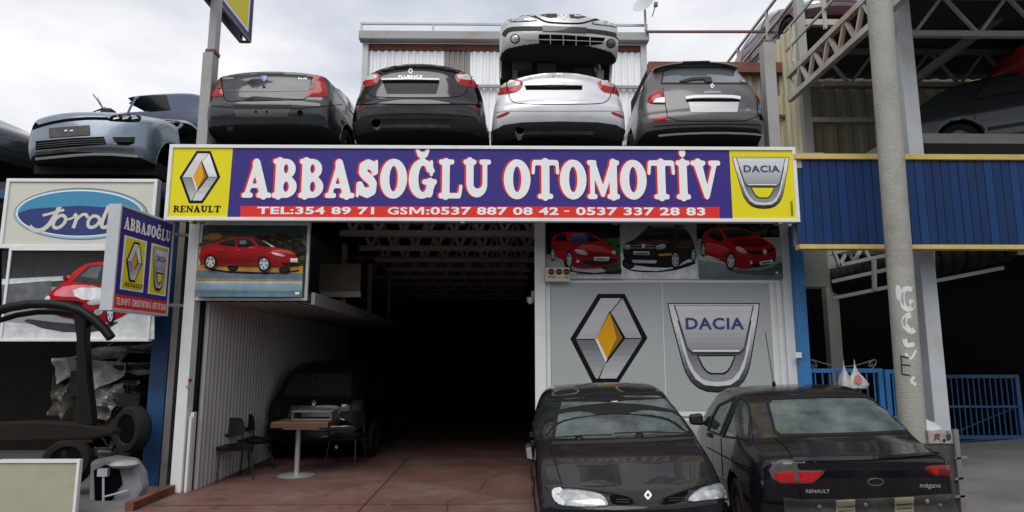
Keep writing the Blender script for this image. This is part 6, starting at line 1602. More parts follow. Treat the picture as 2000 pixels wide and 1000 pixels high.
def draw_b(F, c):
    Pc(F, c, [(1205, 430), (1370, 430), (1370, 500), (1205, 500)], 'g3'); Pc(F, c, [(1205, 495), (1370, 485), (1370, 552), (1205, 552)], 'g5'); Pc(F, c, [(1215, 522), (1240, 528), (1300, 530), (1356, 508), (1360, 516), (1305, 532), (1240, 532)], 'black', 1)
    Wh(F, c, 1228, 514, 13, 12, 'black'); 
    Pc(F, c, [(1217, 482), (1224, 474), (1240, 468), (1262, 446), (1275, 443), (1335, 443), (1350, 462), (1357, 480), (1356, 505), (1338, 508), (1320, 524), (1250, 521), (1222, 512), (1217, 500)], 'suv', 1)
    Pc(F, c, [(1246, 467), (1268, 446), (1316, 445), (1318, 462), (1300, 466)], 'glassd', 0); Pc(F, c, [(1274, 449), (1314, 448), (1312, 456), (1272, 460)], 'charcoal'); Pc(F, c, [(1322, 446), (1336, 446), (1350, 465), (1324, 468)], 'glassd')
    Pc(F, c, [(1228, 474), (1300, 468), (1312, 474), (1300, 478), (1232, 480)], 'suv_l', 1); Pc(F, c, [(1318, 474), (1352, 468), (1355, 482), (1320, 488)], 'suv_l', 1)
    Pc(F, c, [(1218, 480), (1230, 477), (1232, 487), (1220, 488)], 'lampw', 1); Pc(F, c, [(1279, 480), (1299, 476), (1300, 486), (1281, 489)], 'lampw', 1)
    for y in (479, 484): Pc(F, c, [(1232, y), (1278, y), (1278, y+1.6), (1232, y+1.6)], 'g3')
    Pc(F, c, [(1252, 477), (1260, 477), (1258, 485), (1254, 485)], 'g5'); Pc(F, c, [(1236, 491), (1268, 492), (1268, 499), (1237, 498)], 'lampw'); Pc(F, c, [(1240, 494), (1264, 495), (1264, 497), (1240, 496)], 'g0')
    Pc(F, c, [(1218, 497), (1300, 502), (1318, 500), (1316, 520), (1240, 518), (1222, 508)], 'black', 0); Pc(F, c, [(1233, 508), (1283, 509), (1280, 515), (1236, 514)], 'silver'); Pc(F, c, [(1285, 497), (1312, 495), (1312, 499), (1286, 501)], 'orange')
    Wh(F, c, 1318, 508, 9.5, 18); Wh(F, c, 1353, 498, 5.5, 14)
    Pc(F, c, [(1262, 446), (1270, 441), (1272, 443), (1264, 448)], 'black'); Pc(F, c, [(1316, 441), (1334, 443), (1334, 445), (1316, 444)], 'black')
def draw_c(F, c):
    Pc(F, c, [(1360, 430), (1530, 430), (1530, 470), (1360, 472)], 'nightg'); noise_blobs(F, c, 1366, 1516, 437, 460, 30, ['black', 'charcoal', 'moss', 'nightg'], 8, 4); Pc(F, c, [(1360, 468), (1530, 464), (1530, 552), (1360, 552)], 'fog'); Pc(F, c, [(1360, 508), (1420, 516), (1530, 500), (1530, 552), (1360, 552)], 'floorg')
    Pc(F, c, [(1400, 522), (1430, 528), (1500, 528), (1530, 508), (1530, 540), (1450, 538)], 'dusk2', 1)
    Pc(F, c, [(1366, 470), (1378, 448), (1410, 445), (1450, 446), (1478, 460), (1505, 476), (1514, 488), (1514, 508), (1505, 518), (1450, 528), (1432, 522), (1405, 510), (1370, 500)], 'carred', 1)
    Pc(F, c, [(1380, 450), (1402, 448), (1412, 468), (1408, 474), (1382, 464)], 'glassd'); Pc(F, c, [(1408, 448), (1446, 447), (1474, 460), (1420, 466)], 'glassd', 0)
    Pc(F, c, [(1420, 470), (1475, 463), (1504, 480), (1470, 484), (1430, 480)], 'carred_d', 1); Pc(F, c, [(1374, 472), (1410, 480), (1428, 492), (1400, 500), (1374, 490)], 'carred_l', 1)
    Pc(F, c, [(1434, 482), (1446, 484), (1458, 494), (1452, 497), (1438, 492)], 'lampw', 1); Pc(F, c, [(1456, 490), (1480, 494), (1512, 484), (1512, 490), (1482, 499), (1460, 496)], 'black', 1); Pc(F, c, [(1490, 487), (1496, 492), (1492, 500), (1487, 494)], 'lampw')
    Pc(F, c, [(1460, 512), (1480, 518), (1512, 504), (1512, 512), (1484, 524), (1462, 520)], 'black', 1); Pc(F, c, [(1481, 512), (1507, 508), (1507, 515), (1482, 520)], 'lampw'); Pc(F, c, [(1485, 514), (1503, 511), (1503, 513), (1485, 516.5)], 'g0'); Pc(F, c, [(1462, 510), (1467, 510), (1467, 517), (1462, 517)], 'g4', 1)
    Wh(F, c, 1425, 511, 9.5, 17.5); Wh(F, c, 1371, 488, 5, 15); Pc(F, c, [(1378, 500), (1402, 508), (1402, 511), (1378, 503)], 'lampw'); Pc(F, c, [(1511, 532), (1516, 532), (1516, 535), (1511, 535)], 'lampw')
PYy = WY-.012
poster('poster of a red hatchback on grass, leftmost of three above the emblem panels', 1067, 1210.5, 434, 545, draw_a, PYy)
poster('poster of a dark brown off-roader on white, middle of three above the emblem panels', 1211.5, 1363, 434, 545, draw_b, PYy)
poster('poster of a red small car on grey paving, rightmost of three above the emblem panels', 1364, 1521, 434, 545, draw_c, PYy)
def draw_d(F, c):
    Pc(F, c, [(370, 425), (610, 425), (610, 535), (370, 535)], 'dusk'); Pc(F, c, [(480, 425), (610, 425), (610, 468), (520, 462), (470, 445)], 'dusk2', 1); Pc(F, c, [(380, 470), (450, 455), (480, 480), (480, 535), (370, 535)], 'tan', 1)
    noise_blobs(F, c, 500, 600, 460, 480, 30, ['bush', 'charcoal', 'bush', 'ochre'], 8, 9); noise_blobs(F, c, 505, 602, 475, 525, 50, ['bush', 'moss', 'bush', 'charcoal'], 10, 5); noise_blobs(F, c, 384, 420, 480, 520, 18, ['moss', 'tan', 'ochre'], 8, 6); noise_blobs(F, c, 410, 440, 460, 475, 6, ['ochre'], 8, 7)
    Pc(F, c, [(370, 520), (610, 522), (610, 537), (370, 533)], 'ochre'); Pc(F, c, [(370, 530), (480, 532), (610, 536), (610, 552), (370, 552)], 'road2'); Pc(F, c, [(370, 545), (470, 546), (600, 549), (600, 553), (370, 552)], 'tan'); Pc(F, c, [(370, 552), (610, 553), (610, 590), (370, 590)], 'road'); Pc(F, c, [(370, 568), (610, 570), (610, 576), (370, 575)], 'road2'); Pc(F, c, [(370, 551), (610, 552), (610, 556), (370, 556)], 'roadl')
    Pc(F, c, [(396, 520), (430, 530), (500, 534), (560, 535), (590, 528), (590, 533), (520, 538), (430, 534)], 'black', 1)
    Wh(F, c, 462, 525, 10, 7, 'black'); Wh(F, c, 562, 530, 11, 7, 'black')
    Pc(F, c, [(400, 495), (403, 484), (425, 480), (446, 471), (470, 466), (500, 467), (520, 474), (542, 486), (566, 490), (584, 500), (590, 512), (588, 522), (560, 524), (528, 522), (440, 522), (400, 516), (398, 508)], 'carred', 1)
    Pc(F, c, [(402, 500), (440, 494), (520, 500), (516, 516), (440, 518), (402, 512)], 'carred_d', 1); Pc(F, c, [(434, 480), (450, 473), (468, 470), (468, 485), (436, 482)], 'glassd'); Pc(F, c, [(472, 470), (494, 470), (506, 482), (500, 486), (472, 486)], 'glassd'); Pc(F, c, [(500, 468), (518, 474), (540, 486), (514, 484)], 'glassd'); Pc(F, c, [(518, 472), (524, 474), (545, 486), (538, 486)], 'g4'); Pc(F, c, [(476, 474), (488, 473), (490, 480), (477, 481)], 'g2')
    Pc(F, c, [(545, 490), (575, 493), (586, 502), (566, 500), (540, 500), (524, 500)], 'carred_l', 1); Pc(F, c, [(536, 496), (552, 498), (566, 503), (560, 505), (544, 502)], 'lampw', 1); Pc(F, c, [(492, 486), (504, 484), (506, 490), (494, 490)], 'carred_l', 1); Pc(F, c, [(574, 508), (588, 508), (588, 516), (574, 515)], 'lampw'); Pc(F, c, [(556, 516), (588, 516), (588, 521), (562, 521)], 'black')
    for x in (438, 470): Pc(F, c, [(x, 491), (x+9, 491), (x+9, 493), (x, 493)], 'carred_l')
    Wh(F, c, 421, 515, 11.5, 14.5); Wh(F, c, 524, 519, 12, 15); Pc(F, c, [(584, 573), (592, 573), (592, 577), (584, 577)], 'lampw')
tL = poster('framed poster of a red saloon on a road, under the left end of the sign', 383, 606, 436, 586, draw_d, .46, 'dusk', .03)

# --- left neighbour's two boards
LY2 = .42
p, q = at(0, 484, Y=LY2), at(309, 351, Y=LY2)
ob = framed('oval_sign', 'cream board with a blue oval emblem and script lettering, at the left', 'sign', p[0], p[2], q[0], q[2], LY2, .12, MATS['white_frame'], .04, MATS['steel_dark'])
O = lambda px, py: (lambda w: (w[0], w[2]))(at(px, py, Y=LY2))
F = Flat((0, LY2, 0)); F.rect(p[0]+.02, p[2]+.02, q[0]-.02, q[2]-.02, I['cream'])
def oval_px(cx, cy, rx, ry, k, n=48): F.poly([O(cx+rx*math.cos(2*math.pi*i/n), cy+ry*math.sin(2*math.pi*i/n)) for i in range(n)], I[k])
oval_px(158, 418, 131, 51, 'road2'); oval_px(157, 418, 129, 49, 'paleblue'); oval_px(156, 417, 124, 46, 'white'); oval_px(156, 417, 121, 43.5, 'rblue')
F.poly([O(156+121*math.cos(math.pi+math.pi*i/24), 417+43.5*math.sin(math.pi+math.pi*i/24)) for i in range(25)][::1]+[O(250, 408), O(156, 402), O(60, 408)], I['sky1'])
F.build('face', ob)
F = Flat((0, LY2-.004, 0))
W8 = lambda pts, w, sm=3: F.stroke([O(*t) for t in pts], w, I['cream'], smooth=sm)
WC = lambda pts, w: F.stroke([O(*t) for t in pts], w, I['cream'], closed=True, smooth=3)
W8([(180, 384), (162, 393), (130, 390), (100, 386), (78, 390), (64, 400), (70, 408)], .055); W8([(124, 390), (112, 414), (98, 438), (82, 451), (66, 450), (58, 442)], .06); W8([(84, 421), (104, 416), (126, 410)], .035)
WC([(124, 419), (111, 425), (103, 439), (109, 447), (122, 442), (131, 429)], .045); W8([(128, 428), (136, 429), (146, 424)], .03); W8([(146, 418), (152, 424), (144, 446)], .05); W8([(150, 430), (160, 420), (170, 418), (172, 426)], .042)
WC([(195, 424), (182, 421), (172, 433), (174, 445), (186, 444), (196, 434)], .045); W8([(214, 402), (204, 424), (198, 442), (206, 446), (220, 436)], .05)
F.build('lettering', ob)
p, q = at(0, 666, Y=LY2), at(306, 486, Y=LY2)
bb = framed('car_billboard', 'billboard showing a red hatchback, below the blue oval board', 'billboard', p[0], p[2], q[0], q[2], LY2, .1, MATS['white_frame'], .03, MATS['steel_dark'])
F = Flat((0, LY2, 0)); F.rect(p[0]+.02, p[2]+.02, q[0]-.02, q[2]-.02, I['g2'])
c = lambda px, py: O(min(max(px, 4), 302), min(max(py, 489.5), 662.5))
Pc(F, c, [(0, 480), (310, 480), (310, 560), (0, 560)], 'charcoal'); Pc(F, c, [(0, 545), (150, 538), (150, 546), (0, 556)], 'g4'); Pc(F, c, [(0, 556), (100, 548), (100, 600), (0, 600)], 'g1'); Pc(F, c, [(0, 628), (140, 640), (230, 610), (310, 560), (310, 670), (0, 670)], 'g3', 0); Pc(F, c, [(200, 640), (310, 590), (310, 670), (150, 670)], 'g4', 1); Pc(F, c, [(30, 620), (130, 632), (205, 634), (240, 625), (200, 650), (100, 648)], 'g0', 1)
Pc(F, c, [(90, 582), (104, 566), (125, 552), (150, 526), (175, 512), (235, 512), (270, 530), (280, 560), (270, 600), (228, 625), (205, 632), (130, 622), (95, 610), (88, 596)], 'carred', 1); Pc(F, c, [(150, 540), (175, 518), (236, 516), (240, 560), (180, 556), (140, 550)], 'g0', 0); Pc(F, c, [(158, 540), (180, 522), (200, 520), (190, 545)], 'g1'); Pc(F, c, [(104, 572), (130, 556), (200, 558), (185, 580), (110, 580)], 'pink', 1); Pc(F, c, [(140, 562), (215, 562), (195, 588), (150, 584)], 'g5', 1)
Pc(F, c, [(96, 585), (165, 588), (160, 600), (110, 596)], 'black', 1); Pc(F, c, [(170, 590), (200, 575), (214, 578), (200, 594), (175, 597)], 'lampw', 1); Pc(F, c, [(88, 582), (98, 576), (100, 588), (90, 590)], 'lampw', 1); Pc(F, c, [(100, 604), (170, 612), (190, 606), (192, 616), (150, 622), (104, 614)], 'black', 1); Pc(F, c, [(182, 608), (200, 600), (204, 612), (190, 618)], 'g2', 1); Pc(F, c, [(124, 540), (133, 537), (134, 547), (125, 548)], 'carred_d', 1)
Wh(F, c, 217, 612, 8, 22); F.build('print', bb)

# --- small projecting sign
n0, n1 = Vector(at(226, 500, Y=-.78)), Vector(at(334, 520, Y=.36)); ux = Vector((n1.x-n0.x, n1.y-n0.y, 0)); wid = ux.length; ux.normalize(); nrm = ux.cross(Vector((0, 0, 1)))
def on_sign(px, py):
    d = Vector(cf*F_PX+cr*(px-1000)+cu*(500-py)); o = Vector((0, -CAM_D, CAM_H)); t = (n0-o).dot(nrm)/d.dot(nrm); w = o+d*t; return ((w-n0).dot(ux), w.z)
zt_, zb_ = (on_sign(232, 394)[1]+on_sign(341, 438)[1])/2, (on_sign(213, 604)[1]+on_sign(325, 619)[1])/2
ps = thing('projecting_sign', 'small purple sign with two yellow emblem panels, projecting from the left post', 'sign', (n1.x, n1.y, zb_))
def slab(mb, u0, u1, z0, z1, d0, d1):
    q = [n0+ux*u+nrm*d for u in (u0, u1) for d in (d0, d1)]
    mb.add([(a.x, a.y, z) for z in (z0, z1) for a in (q[0], q[2], q[3], q[1])], [(3, 2, 1, 0), (4, 5, 6, 7), (0, 1, 5, 4), (1, 2, 6, 5), (2, 3, 7, 6), (3, 0, 4, 7)])
m = MB(); slab(m, 0.02, wid-.02, zb_+.02, zt_-.02, -.13, -.004); m.build('panel', I['purple'], ps)
m = MB()
for u0, u1, a, b in ((0, .03, zb_, zt_), (wid-.03, wid, zb_, zt_), (.03, wid-.03, zb_, zb_+.03), (.03, wid-.03, zt_-.03, zt_)): slab(m, u0, u1, a, b, -.14, .012)
m.build('frame', MATS['steel_light'], ps, bevel=.004)
m = MB()
for z in (zb_+.15, zt_-.15): q = n0+ux*wid-nrm*.06; m.beam((q.x, q.y, z), (n1.x+.28, .5, z), .04, .04)
m.build('arm', MATS['steel_dark'], ps)
F = Flat((n0.x, n0.y, 0), ux, (0, 0, 1)); H_ = zt_-zb_; f = lambda u, v: (.035+(wid-.07)*u, zb_+.03+(H_-.06)*v)
F.rect(*f(0, 0), *f(1, 1), I['purple']); F.rect(*f(0, 0), *f(1, .135), I['red'])
for a, b in ((.08, .5), (.585, .955)): F.rect(*f(a, .19), *f(b, .73), I['white']); F.rect(*f(a+.03, .205), *f(b-.03, .715), I['yellow'])
F.build('face', ps)
F = Flat(tuple(Vector((n0.x, n0.y, 0))+nrm*.007), ux, (0, 0, 1))
T1 = lambda u, v: f(.14+.30*u, .28+.41*v); emblem_diamond(F, T1); T2 = lambda u, v: f(.63+.28*u, .23+.455*v); emblem_shield(F, T2, I['yellow'])
V, fs = slab_word('RENAULT', .03); a, b = f(.13, .225), f(.45, .265); F.fit(V, fs, a[0], a[1], b[0], b[1], I['black'], keep_h=(0, 1)); F.build('emblems', ps)
F = Flat(tuple(Vector((n0.x, n0.y, 0))+nrm*.007), ux, (0, 0, 1))
V, fs = slab_word('ABBASOĞLU', .0); a, b = f(.05, .79), f(.96, .915); F.fit(V, fs, a[0], a[1], b[0], b[1], I['white'], keep_h=(0, 1)); a, b = f(.03, .035), f(.97, .105); F.text('TEL:354 89 71  GSM:0537 887 08 42 - 0537 337 28 83', a[0], a[1], b[0], b[1], I['white'], .02); F.build('lettering', ps)

# --- mast with the high sign
MX, MY = ax(402, 200, .32), .32
mast = thing('sign_mast', 'grey square steel mast carrying a high yellow sign, left of the roof cars', 'mast', (MX, MY, 0))
hw = (ax(415, 200, MY)-ax(388, 200, MY))/2
zs = az_(404, 101, MY)
m = MB(); m.box(MX-hw, MY-.0, 3.9, MX+hw*.55, MY+.2, zs); m.build('lower_shaft', MATS['steel_grey'], mast, bevel=.01)
m = MB(); m.box(MX-hw*.55, MY+.03, zs+.04, MX+hw*.6, MY+.18, zs+2.6); m.build('upper_shaft', MATS['steel_grey'], mast, bevel=.008)
m = MB(); m.box(MX-hw*.7, MY+.01, zs-.002, MX+hw*.7, MY+.19, zs+.05); m.build('collar', MATS['rust'], mast)
fp = Vector(at(489, 82, Y=1.75)); hx = fp.x
hs = thing('high_sign', 'yellow sign with purple border high on the mast, seen edge-on from below', 'sign', (hx, 1.0, fp.z))
y0h, y1h, z0h, z1h = -.75, 1.75, fp.z, fp.z+2.2
m = MB(); m.box(hx-.16, y0h, z0h, hx-.15, y1h, z1h); m.box(hx-.012, y0h, z0h+.01, hx-.002, y1h, z1h); m.build('panel', I['purple'], hs)
m = MB()
for a, b in (((hx-.155, y0h, z0h), (hx-.155, y1h, z0h)), ((hx-.01, y0h, z0h), (hx-.01, y1h, z0h)), ((hx-.155, y1h, z0h), (hx-.155, y1h, z1h)), ((hx-.01, y1h, z0h), (hx-.01, y1h, z1h))): m.beam(a, b, .04, .04)
for k in range(6): y = y0h+(y1h-y0h)*k/5; m.beam((hx-.155, y, z0h), (hx-.01, y, z0h), .035, .035)
m.build('frame', MATS['steel_dark'], hs)
m = MB(); m.beam((MX, MY+.1, z0h+.02), (hx-.08, MY+.1, z0h+.02), .06, .06); m.build('bracket', MATS['steel_dark'], hs)
F = Flat((hx, 0, 0), (0, 1, 0), (0, 0, 1)); e = .06; F.rect(y0h+.02, z0h+.02, y1h-.02, z1h-.02, I['purple']); F.rect(y0h+e+.05, z0h+e+.05, y1h-e-.05, z1h-e-.05, I['white']); F.rect(y0h+.16, z0h+.16, y1h-.16, z1h-.16, I['yellow']); F.build('face', hs)
F = Flat((hx+.005, 0, 0), (0, 1, 0), (0, 0, 1)); emblem_shield(F, lambda u, v: (y0h+.75+1.35*u, z0h+.36+1.35*v), I['yellow']); F.build('shield_emblem', hs)

# ------------------------------------------------------------------ small things on the wall and in the garage
mat('siren_cream', (0.62, 0.58, 0.44), 0.45, var=0.06); mat('siren_red', (0.13, 0.02, 0.012), 0.2, coat=0.8, var=0.2)
sy = WY-.14
a, b = at(1065, 550, Y=sy), at(1113, 521.5, Y=sy)
t = thing('alarm_box', 'cream alarm siren box with three dark red lamps, under the leftmost car poster', 'alarm', ((a[0]+b[0])/2, sy, a[2]))
m = MB(); m.box(a[0], sy, a[2], b[0], WY-.06, b[2]); m.build('case', MATS['siren_cream'], t, bevel=.012)
for x in (1077, 1092, 1106.5):
    p = at(x, 531, Y=sy); m = MB(); m.lathe([(.0, -.03), (.025, -.026), (.04, -.012), (.046, .0)], (p[0], sy, p[2]), 'y', 16); m.build('lamp', MATS['siren_red'], t, smooth=50)
F = Flat((0, sy, 0)); q = lambda px, py: (lambda w: (w[0], w[2]))(at(px, py, Y=sy))
p0, p1 = q(1070, 543.5), q(1086, 539); F.text('onge', p0[0], p0[1], p1[0], p1[1], I['black'], .01); p0, p1 = q(1088, 543.5), q(1101, 540); F.text('alarm', p0[0], p0[1], p1[0], p1[1], I['teal'], 0)
F.stroke([q(1103, 543), q(1106, 539), q(1110, 545)], .012, I['black']); F.build('lettering', t)
p = at(1040, 576, Y=WY+.42)
t = thing('wall_lamp', 'small white lamp fitting on the inner edge of the garage opening', 'lamp', p)
m = MB(); m.box(p[0]-.02, p[1]-.05, p[2]-.1, p[0]+.05, p[1]+.05, p[2]+.06); m.build('bracket', MATS['steel_light'], t, bevel=.01)
m = MB(); m.lathe([(.02, 0), (.05, .03), (.06, .1), (.0, .1)], (p[0]-.03, p[1]-.02, p[2]-.14), 'z', 14); m.build('shade', MATS['white_frame'], t, smooth=40)
p = at(369, 752, Y=.41)
t = thing('door_latch', 'small metal latch with red tag on the left door post', 'latch', p)
m = MB(); m.tube([(p[0]+.02, p[1]-.02, p[2]-.06), (p[0]-.01, p[1]-.05, p[2]-.02), (p[0]+.02, p[1]-.02, p[2]+.04)], .009, 8); m.build('hook', MATS['steel_dark'], t); m = MB(); m.box(p[0]+.0, p[1]-.03, p[2]+.04, p[0]+.03, p[1]+.005, p[2]+.08); m.build('tag', I['carred_d'], t)
mat('brown_board', (0.20, 0.155, 0.115), 0.7, var=0.15, stain=(0.1, 0.07, 0.05), stain_amt=0.4)
y = 2.25; a, b = at(622, 580, Y=y), at(705, 515, Y=y)
t = thing('hanging_board', 'brown board with a paler bottom strip, hung under the roof trusses by the mezzanine', 'board', ((a[0]+b[0])/2, y, a[2]))
m = MB(); m.box(a[0], y, a[2]+.09, b[0], y+.03, b[2]); m.build('board', MATS['brown_board'], t); m = MB(); m.box(a[0]+.03, y-.02, a[2], b[0]+.01, y+.05, a[2]+.087); m.build('bottom_strip', MATS['rusty_steel'], t)

# --- furniture
mat('chair_black', (0.008, 0.008, 0.010), 0.45, var=0.15, spec=.2); mat('leg_black', (0.01, 0.01, 0.01), 0.4); mat('wood_edge', (0.11, 0.05, 0.024), 0.45, var=0.25, stretch=(1, 8, 8)); mat('table_top', (0.21, 0.11, 0.06), 0.35, var=0.2); mat('steel_leg', (0.45, 0.46, 0.46), 0.35, metal=0.5, var=0.08)
def chair(loc, rz, label):
    t = thing('office_chair', label, 'chair', loc, rz, 'black chairs around the garage table')
    n = 14; m = MB(); vs = []; fs = []
    for k, dz in enumerate((0, -.035)):
        for i in range(9):
            for j in range(9):
                u, v = -1+i/4, -1+j/4; x, yy = .235*u, .21*v
                x *= 1-.10*max(0, v)*abs(v); vs.append((x, yy, .455+dz+.02*u*u+.012*max(0, -v)-.03*max(0, v-.6)))
    for k in range(2):
        for i in range(8):
            for j in range(8): fs.append(tuple(k*81+q for q in (i*9+j, (i+1)*9+j, (i+1)*9+j+1, i*9+j+1)))
    rim = [i*9 for i in range(9)]+[72+j for j in range(1, 9)]+[i*9+8 for i in range(7, -1, -1)]+[j for j in range(7, 0, -1)]
    for i in range(len(rim)): p, q = rim[i], rim[(i+1) % len(rim)]; fs.append((p, q, q+81, p+81))
    m.add(vs, fs); m.build('seat', MATS['chair_black'], t, smooth=50, local=True)
    m = MB(); vs = []; fs = []
    for k, dy in enumerate((0, -.022)):
        for i in range(11):
            for j in range(7):
                u, v = -1+i/5, -1+j/3; hw_ = .235*(1-.05*v*v-.10*max(0, v)**3); vs.append((hw_*u, -.215+dy-.05*(v+1)*.6+.045*u*u, .70+.135*v*(1-.10*u*u)))
    for k in range(2):
        for i in range(10):
            for j in range(6): fs.append(tuple(k*77+q for q in (i*7+j, (i+1)*7+j, (i+1)*7+j+1, i*7+j+1)))
    rim = [i*7 for i in range(11)]+[70+j for j in range(1, 7)]+[i*7+6 for i in range(9, -1, -1)]+[j for j in range(5, 0, -1)]
    for i in range(len(rim)): p, q = rim[i], rim[(i+1) % len(rim)]; fs.append((p, q, q+77, p+77))
    m.add(vs, fs); m.build('backrest', MATS['chair_black'], t, smooth=50, local=True)
    for sx in (-1, 1):
        m = MB(); m.tube([(sx*.25, .24, 0), (sx*.215, .14, .43)], .012, 8); m.build('leg', MATS['leg_black'], t, local=True, smooth=40)
        m = MB(); m.tube([(sx*.25, -.30, 0), (sx*.225, -.18, .43), (sx*.225, -.215, .56), (sx*.215, -.235, .72)], .012, 8); m.build('leg', MATS['leg_black'], t, local=True, smooth=40)
    m = MB()
    for sx in (-1, 1): m.tube([(sx*.215, .15, .425), (sx*.225, -.18, .425)], .011, 8)
    m.tube([(-.225, -.16, .425), (.225, -.16, .425)], .011, 8); m.tube([(-.215, .13, .425), (.215, .13, .425)], .011, 8); m.build('seat_frame', MATS['leg_black'], t, local=True)
    return t
p = at(462, 937, Z=0); c1 = chair((p[0]-.1, p[1], .004), R(-140), 'black chair at the foot of the white corrugated wall, nearest the door post')
def rechair(c, loc, rz, label):
    d = copy_tree(c); d.location = loc; d.rotation_euler = (0, 0, rz); d['label'] = label; return d
p2 = at(484, 922, Z=0); rechair(c1, (p2[0]+.0, p2[1]+.1, .004), R(-115), 'black chair half hidden behind the one at the white corrugated wall')
p3 = at(668, 913, Z=0); rechair(c1, (p3[0], p3[1]+.2, .004), R(172), 'black chair drawn up on the right of the brown pedestal table')
p = at(579, 930, Z=0); tx, ty = p[0], p[1]
t = thing('pedestal_table', 'brown topped table on one pale steel pedestal with a round foot', 'table', (tx, ty, .004))
m = MB(); m.lathe([(0, .0), (.27, .0), (.275, .012), (.25, .025), (.06, .045), (0, .05)], (tx, ty, .004), 'z', 32); m.build('foot', MATS['steel_leg'], t, smooth=50)
m = MB(); m.tube([(tx, ty, .04), (tx, ty, .7)], .038, 16); m.build('pedestal', MATS['steel_leg'], t, smooth=40)
zt_tab = az_(585, 835, ty-.3)
xa, xb = ax(529, 828, ty-.35), ax(641, 828, ty-.35)
m = MB(); m.box(xa, ty-.36, zt_tab, xb, ty+.36, zt_tab+.072); m.build('top', [MATS['wood_edge']], t, bevel=.006)
m = MB(); m.box(xa+.012, ty-.348, zt_tab+.073, xb-.012, ty+.348, zt_tab+.078); m.build('top_sheet', MATS['table_top'], t)
m = MB(); m.box(xa+.15, ty-.25, .69, xb-.15, ty+.25, zt_tab-.002); m.build('top_bracket', MATS['steel_leg'], t)
zz = zt_tab+.08; m = MB(); m.box(xb-.60, ty-.1, zz, xb-.02, ty+.30, zz+.02); m.box(xb-.60, ty-.1, zz+.02, xb-.58, ty+.30, zz+.115); m.box(xb-.60, ty-.12, zz+.115, xb-.0, ty+.31, zz+.14); m.box(xb-.04, ty-.1, zz+.02, xb-.02, ty+.3, zz+.115)
tag(m.build('silver_box', MATS['steel_dark'], None, bevel=.006), 'flat open silver box lying on the brown pedestal table', 'box')

# ------------------------------------------------------------------ right side: sloping pavement, gate, fence, rack of tyres
g = MB(); g.add([(4.35, -8, .006), (9.5, -8, .43), (14, -8, .7), (40, -8, .9), (4.35, 12, .006), (9.5, 12, .43), (14, 12, .7), (40, 12, .9)], [(0, 1, 5, 4), (1, 2, 6, 5), (2, 3, 7, 6)])
tag(g.build('pavement', MATS['ground_grey']), kind='structure')
gz = lambda x: max(0, (x-4.35)*.0823) if x < 9.5 else .43+(x-9.5)*.06
cx0_, cx1_ = ax(1558, 640, .96), ax(1579, 640, .96)
t = thing('blue_post', 'bright blue steel post standing against the right end of the white wall', 'post', ((cx0_+cx1_)/2, .96, 0))
m = MB(); m.box(cx0_, .96, 0, cx1_, 1.1, az_(1565, 440, .96)); m.build('shaft', MATS['blue_paint'], t, bevel=.008)
m = MB(); m.box(ax(1553, 694, .94), .935, az_(1553, 699, .94), ax(1566, 694, .94), .957, az_(1553, 688, .94)); m.build('junction_box', MATS['white_frame'], t, bevel=.004)
def gate_leaf(name, label, x0p, x1p, yt, Y, nb, m_, group=None, dn=.05, dia=True):
    x0, x1 = ax(x0p, yt, Y), ax(x1p, yt, Y); z1 = az_(x0p, yt, Y); z0 = gz((x0+x1)/2)+dn
    t = thing(name, label, 'gate', ((x0+x1)/2, Y, z0), 0, group)
    m = MB(); m.box(x0, Y, z0, x0+.07, Y+.06, z1); m.box(x1-.07, Y, z0, x1, Y+.06, z1); m.box(x0+.07, Y+.005, z1-.06, x1-.07, Y+.055, z1); m.box(x0+.07, Y+.005, z0, x1-.07, Y+.055, z0+.06); m.box(x0+.07, Y+.01, (z0+z1)/2-.02, x1-.07, Y+.05, (z0+z1)/2+.02)
    m.build('gate_frame', m_, t, bevel=.004)
    m = MB()
    for i in range(nb): x = x0+.07+(x1-x0-.14)*(i+.5)/nb; m.box(x-.009, Y+.02, z0+.05, x+.009, Y+.04, z1-.05)
    if dia: m.beam((x0+.05, Y+.045, z0+.05), (x1-.05, Y+.045, (z0+z1)/2), .025, .012)
    m.build('bars', m_, t)
    return t, x0, x1, z0, z1
t, x0, x1, z0, z1 = gate_leaf('blue_gate', 'wide blue barred gate leaf behind the black saloon, two bags hanging on it', 1576, 1724, 720, 1.25, 9, MATS['blue_paint'], 'blue gate leaves')
m = MB()
def scroll(m, x, z, Y, s, d=1):
    m.tube([(x+d*s*(1-k/14*.8)*math.cos(k*.55+1.2), Y, z+s*.6+s*(1-k/14*.8)*math.sin(k*.55-1.2)) for k in range(15)], .009, 6)
for xx, d in ((x0+.12, 1), (x1-.14, -1)): scroll(m, xx, z1+.01, 1.28, .09, d)
m.tube([(x0+.1+(x1-x0-.2)*k/12, 1.28, z1+.13-.10*math.sin(math.pi*k/12)) for k in range(13)], .008, 6); m.build('scrollwork', MATS['steel_dark'], t)
gate_leaf('blue_gate', 'narrow blue barred gate leaf half hidden by the concrete utility pole', 1728, 1816, 722, 1.25, 5, MATS['blue_paint'], 'blue gate leaves')
gate_leaf('blue_fence', 'dark blue barred fence panel on the slope at the far right', 1834, 1990, 732, 2.9, 13, MATS['blue_dark'])
pl = mat('bag_white', (0.62, 0.62, 0.62), 0.35, var=0.08)
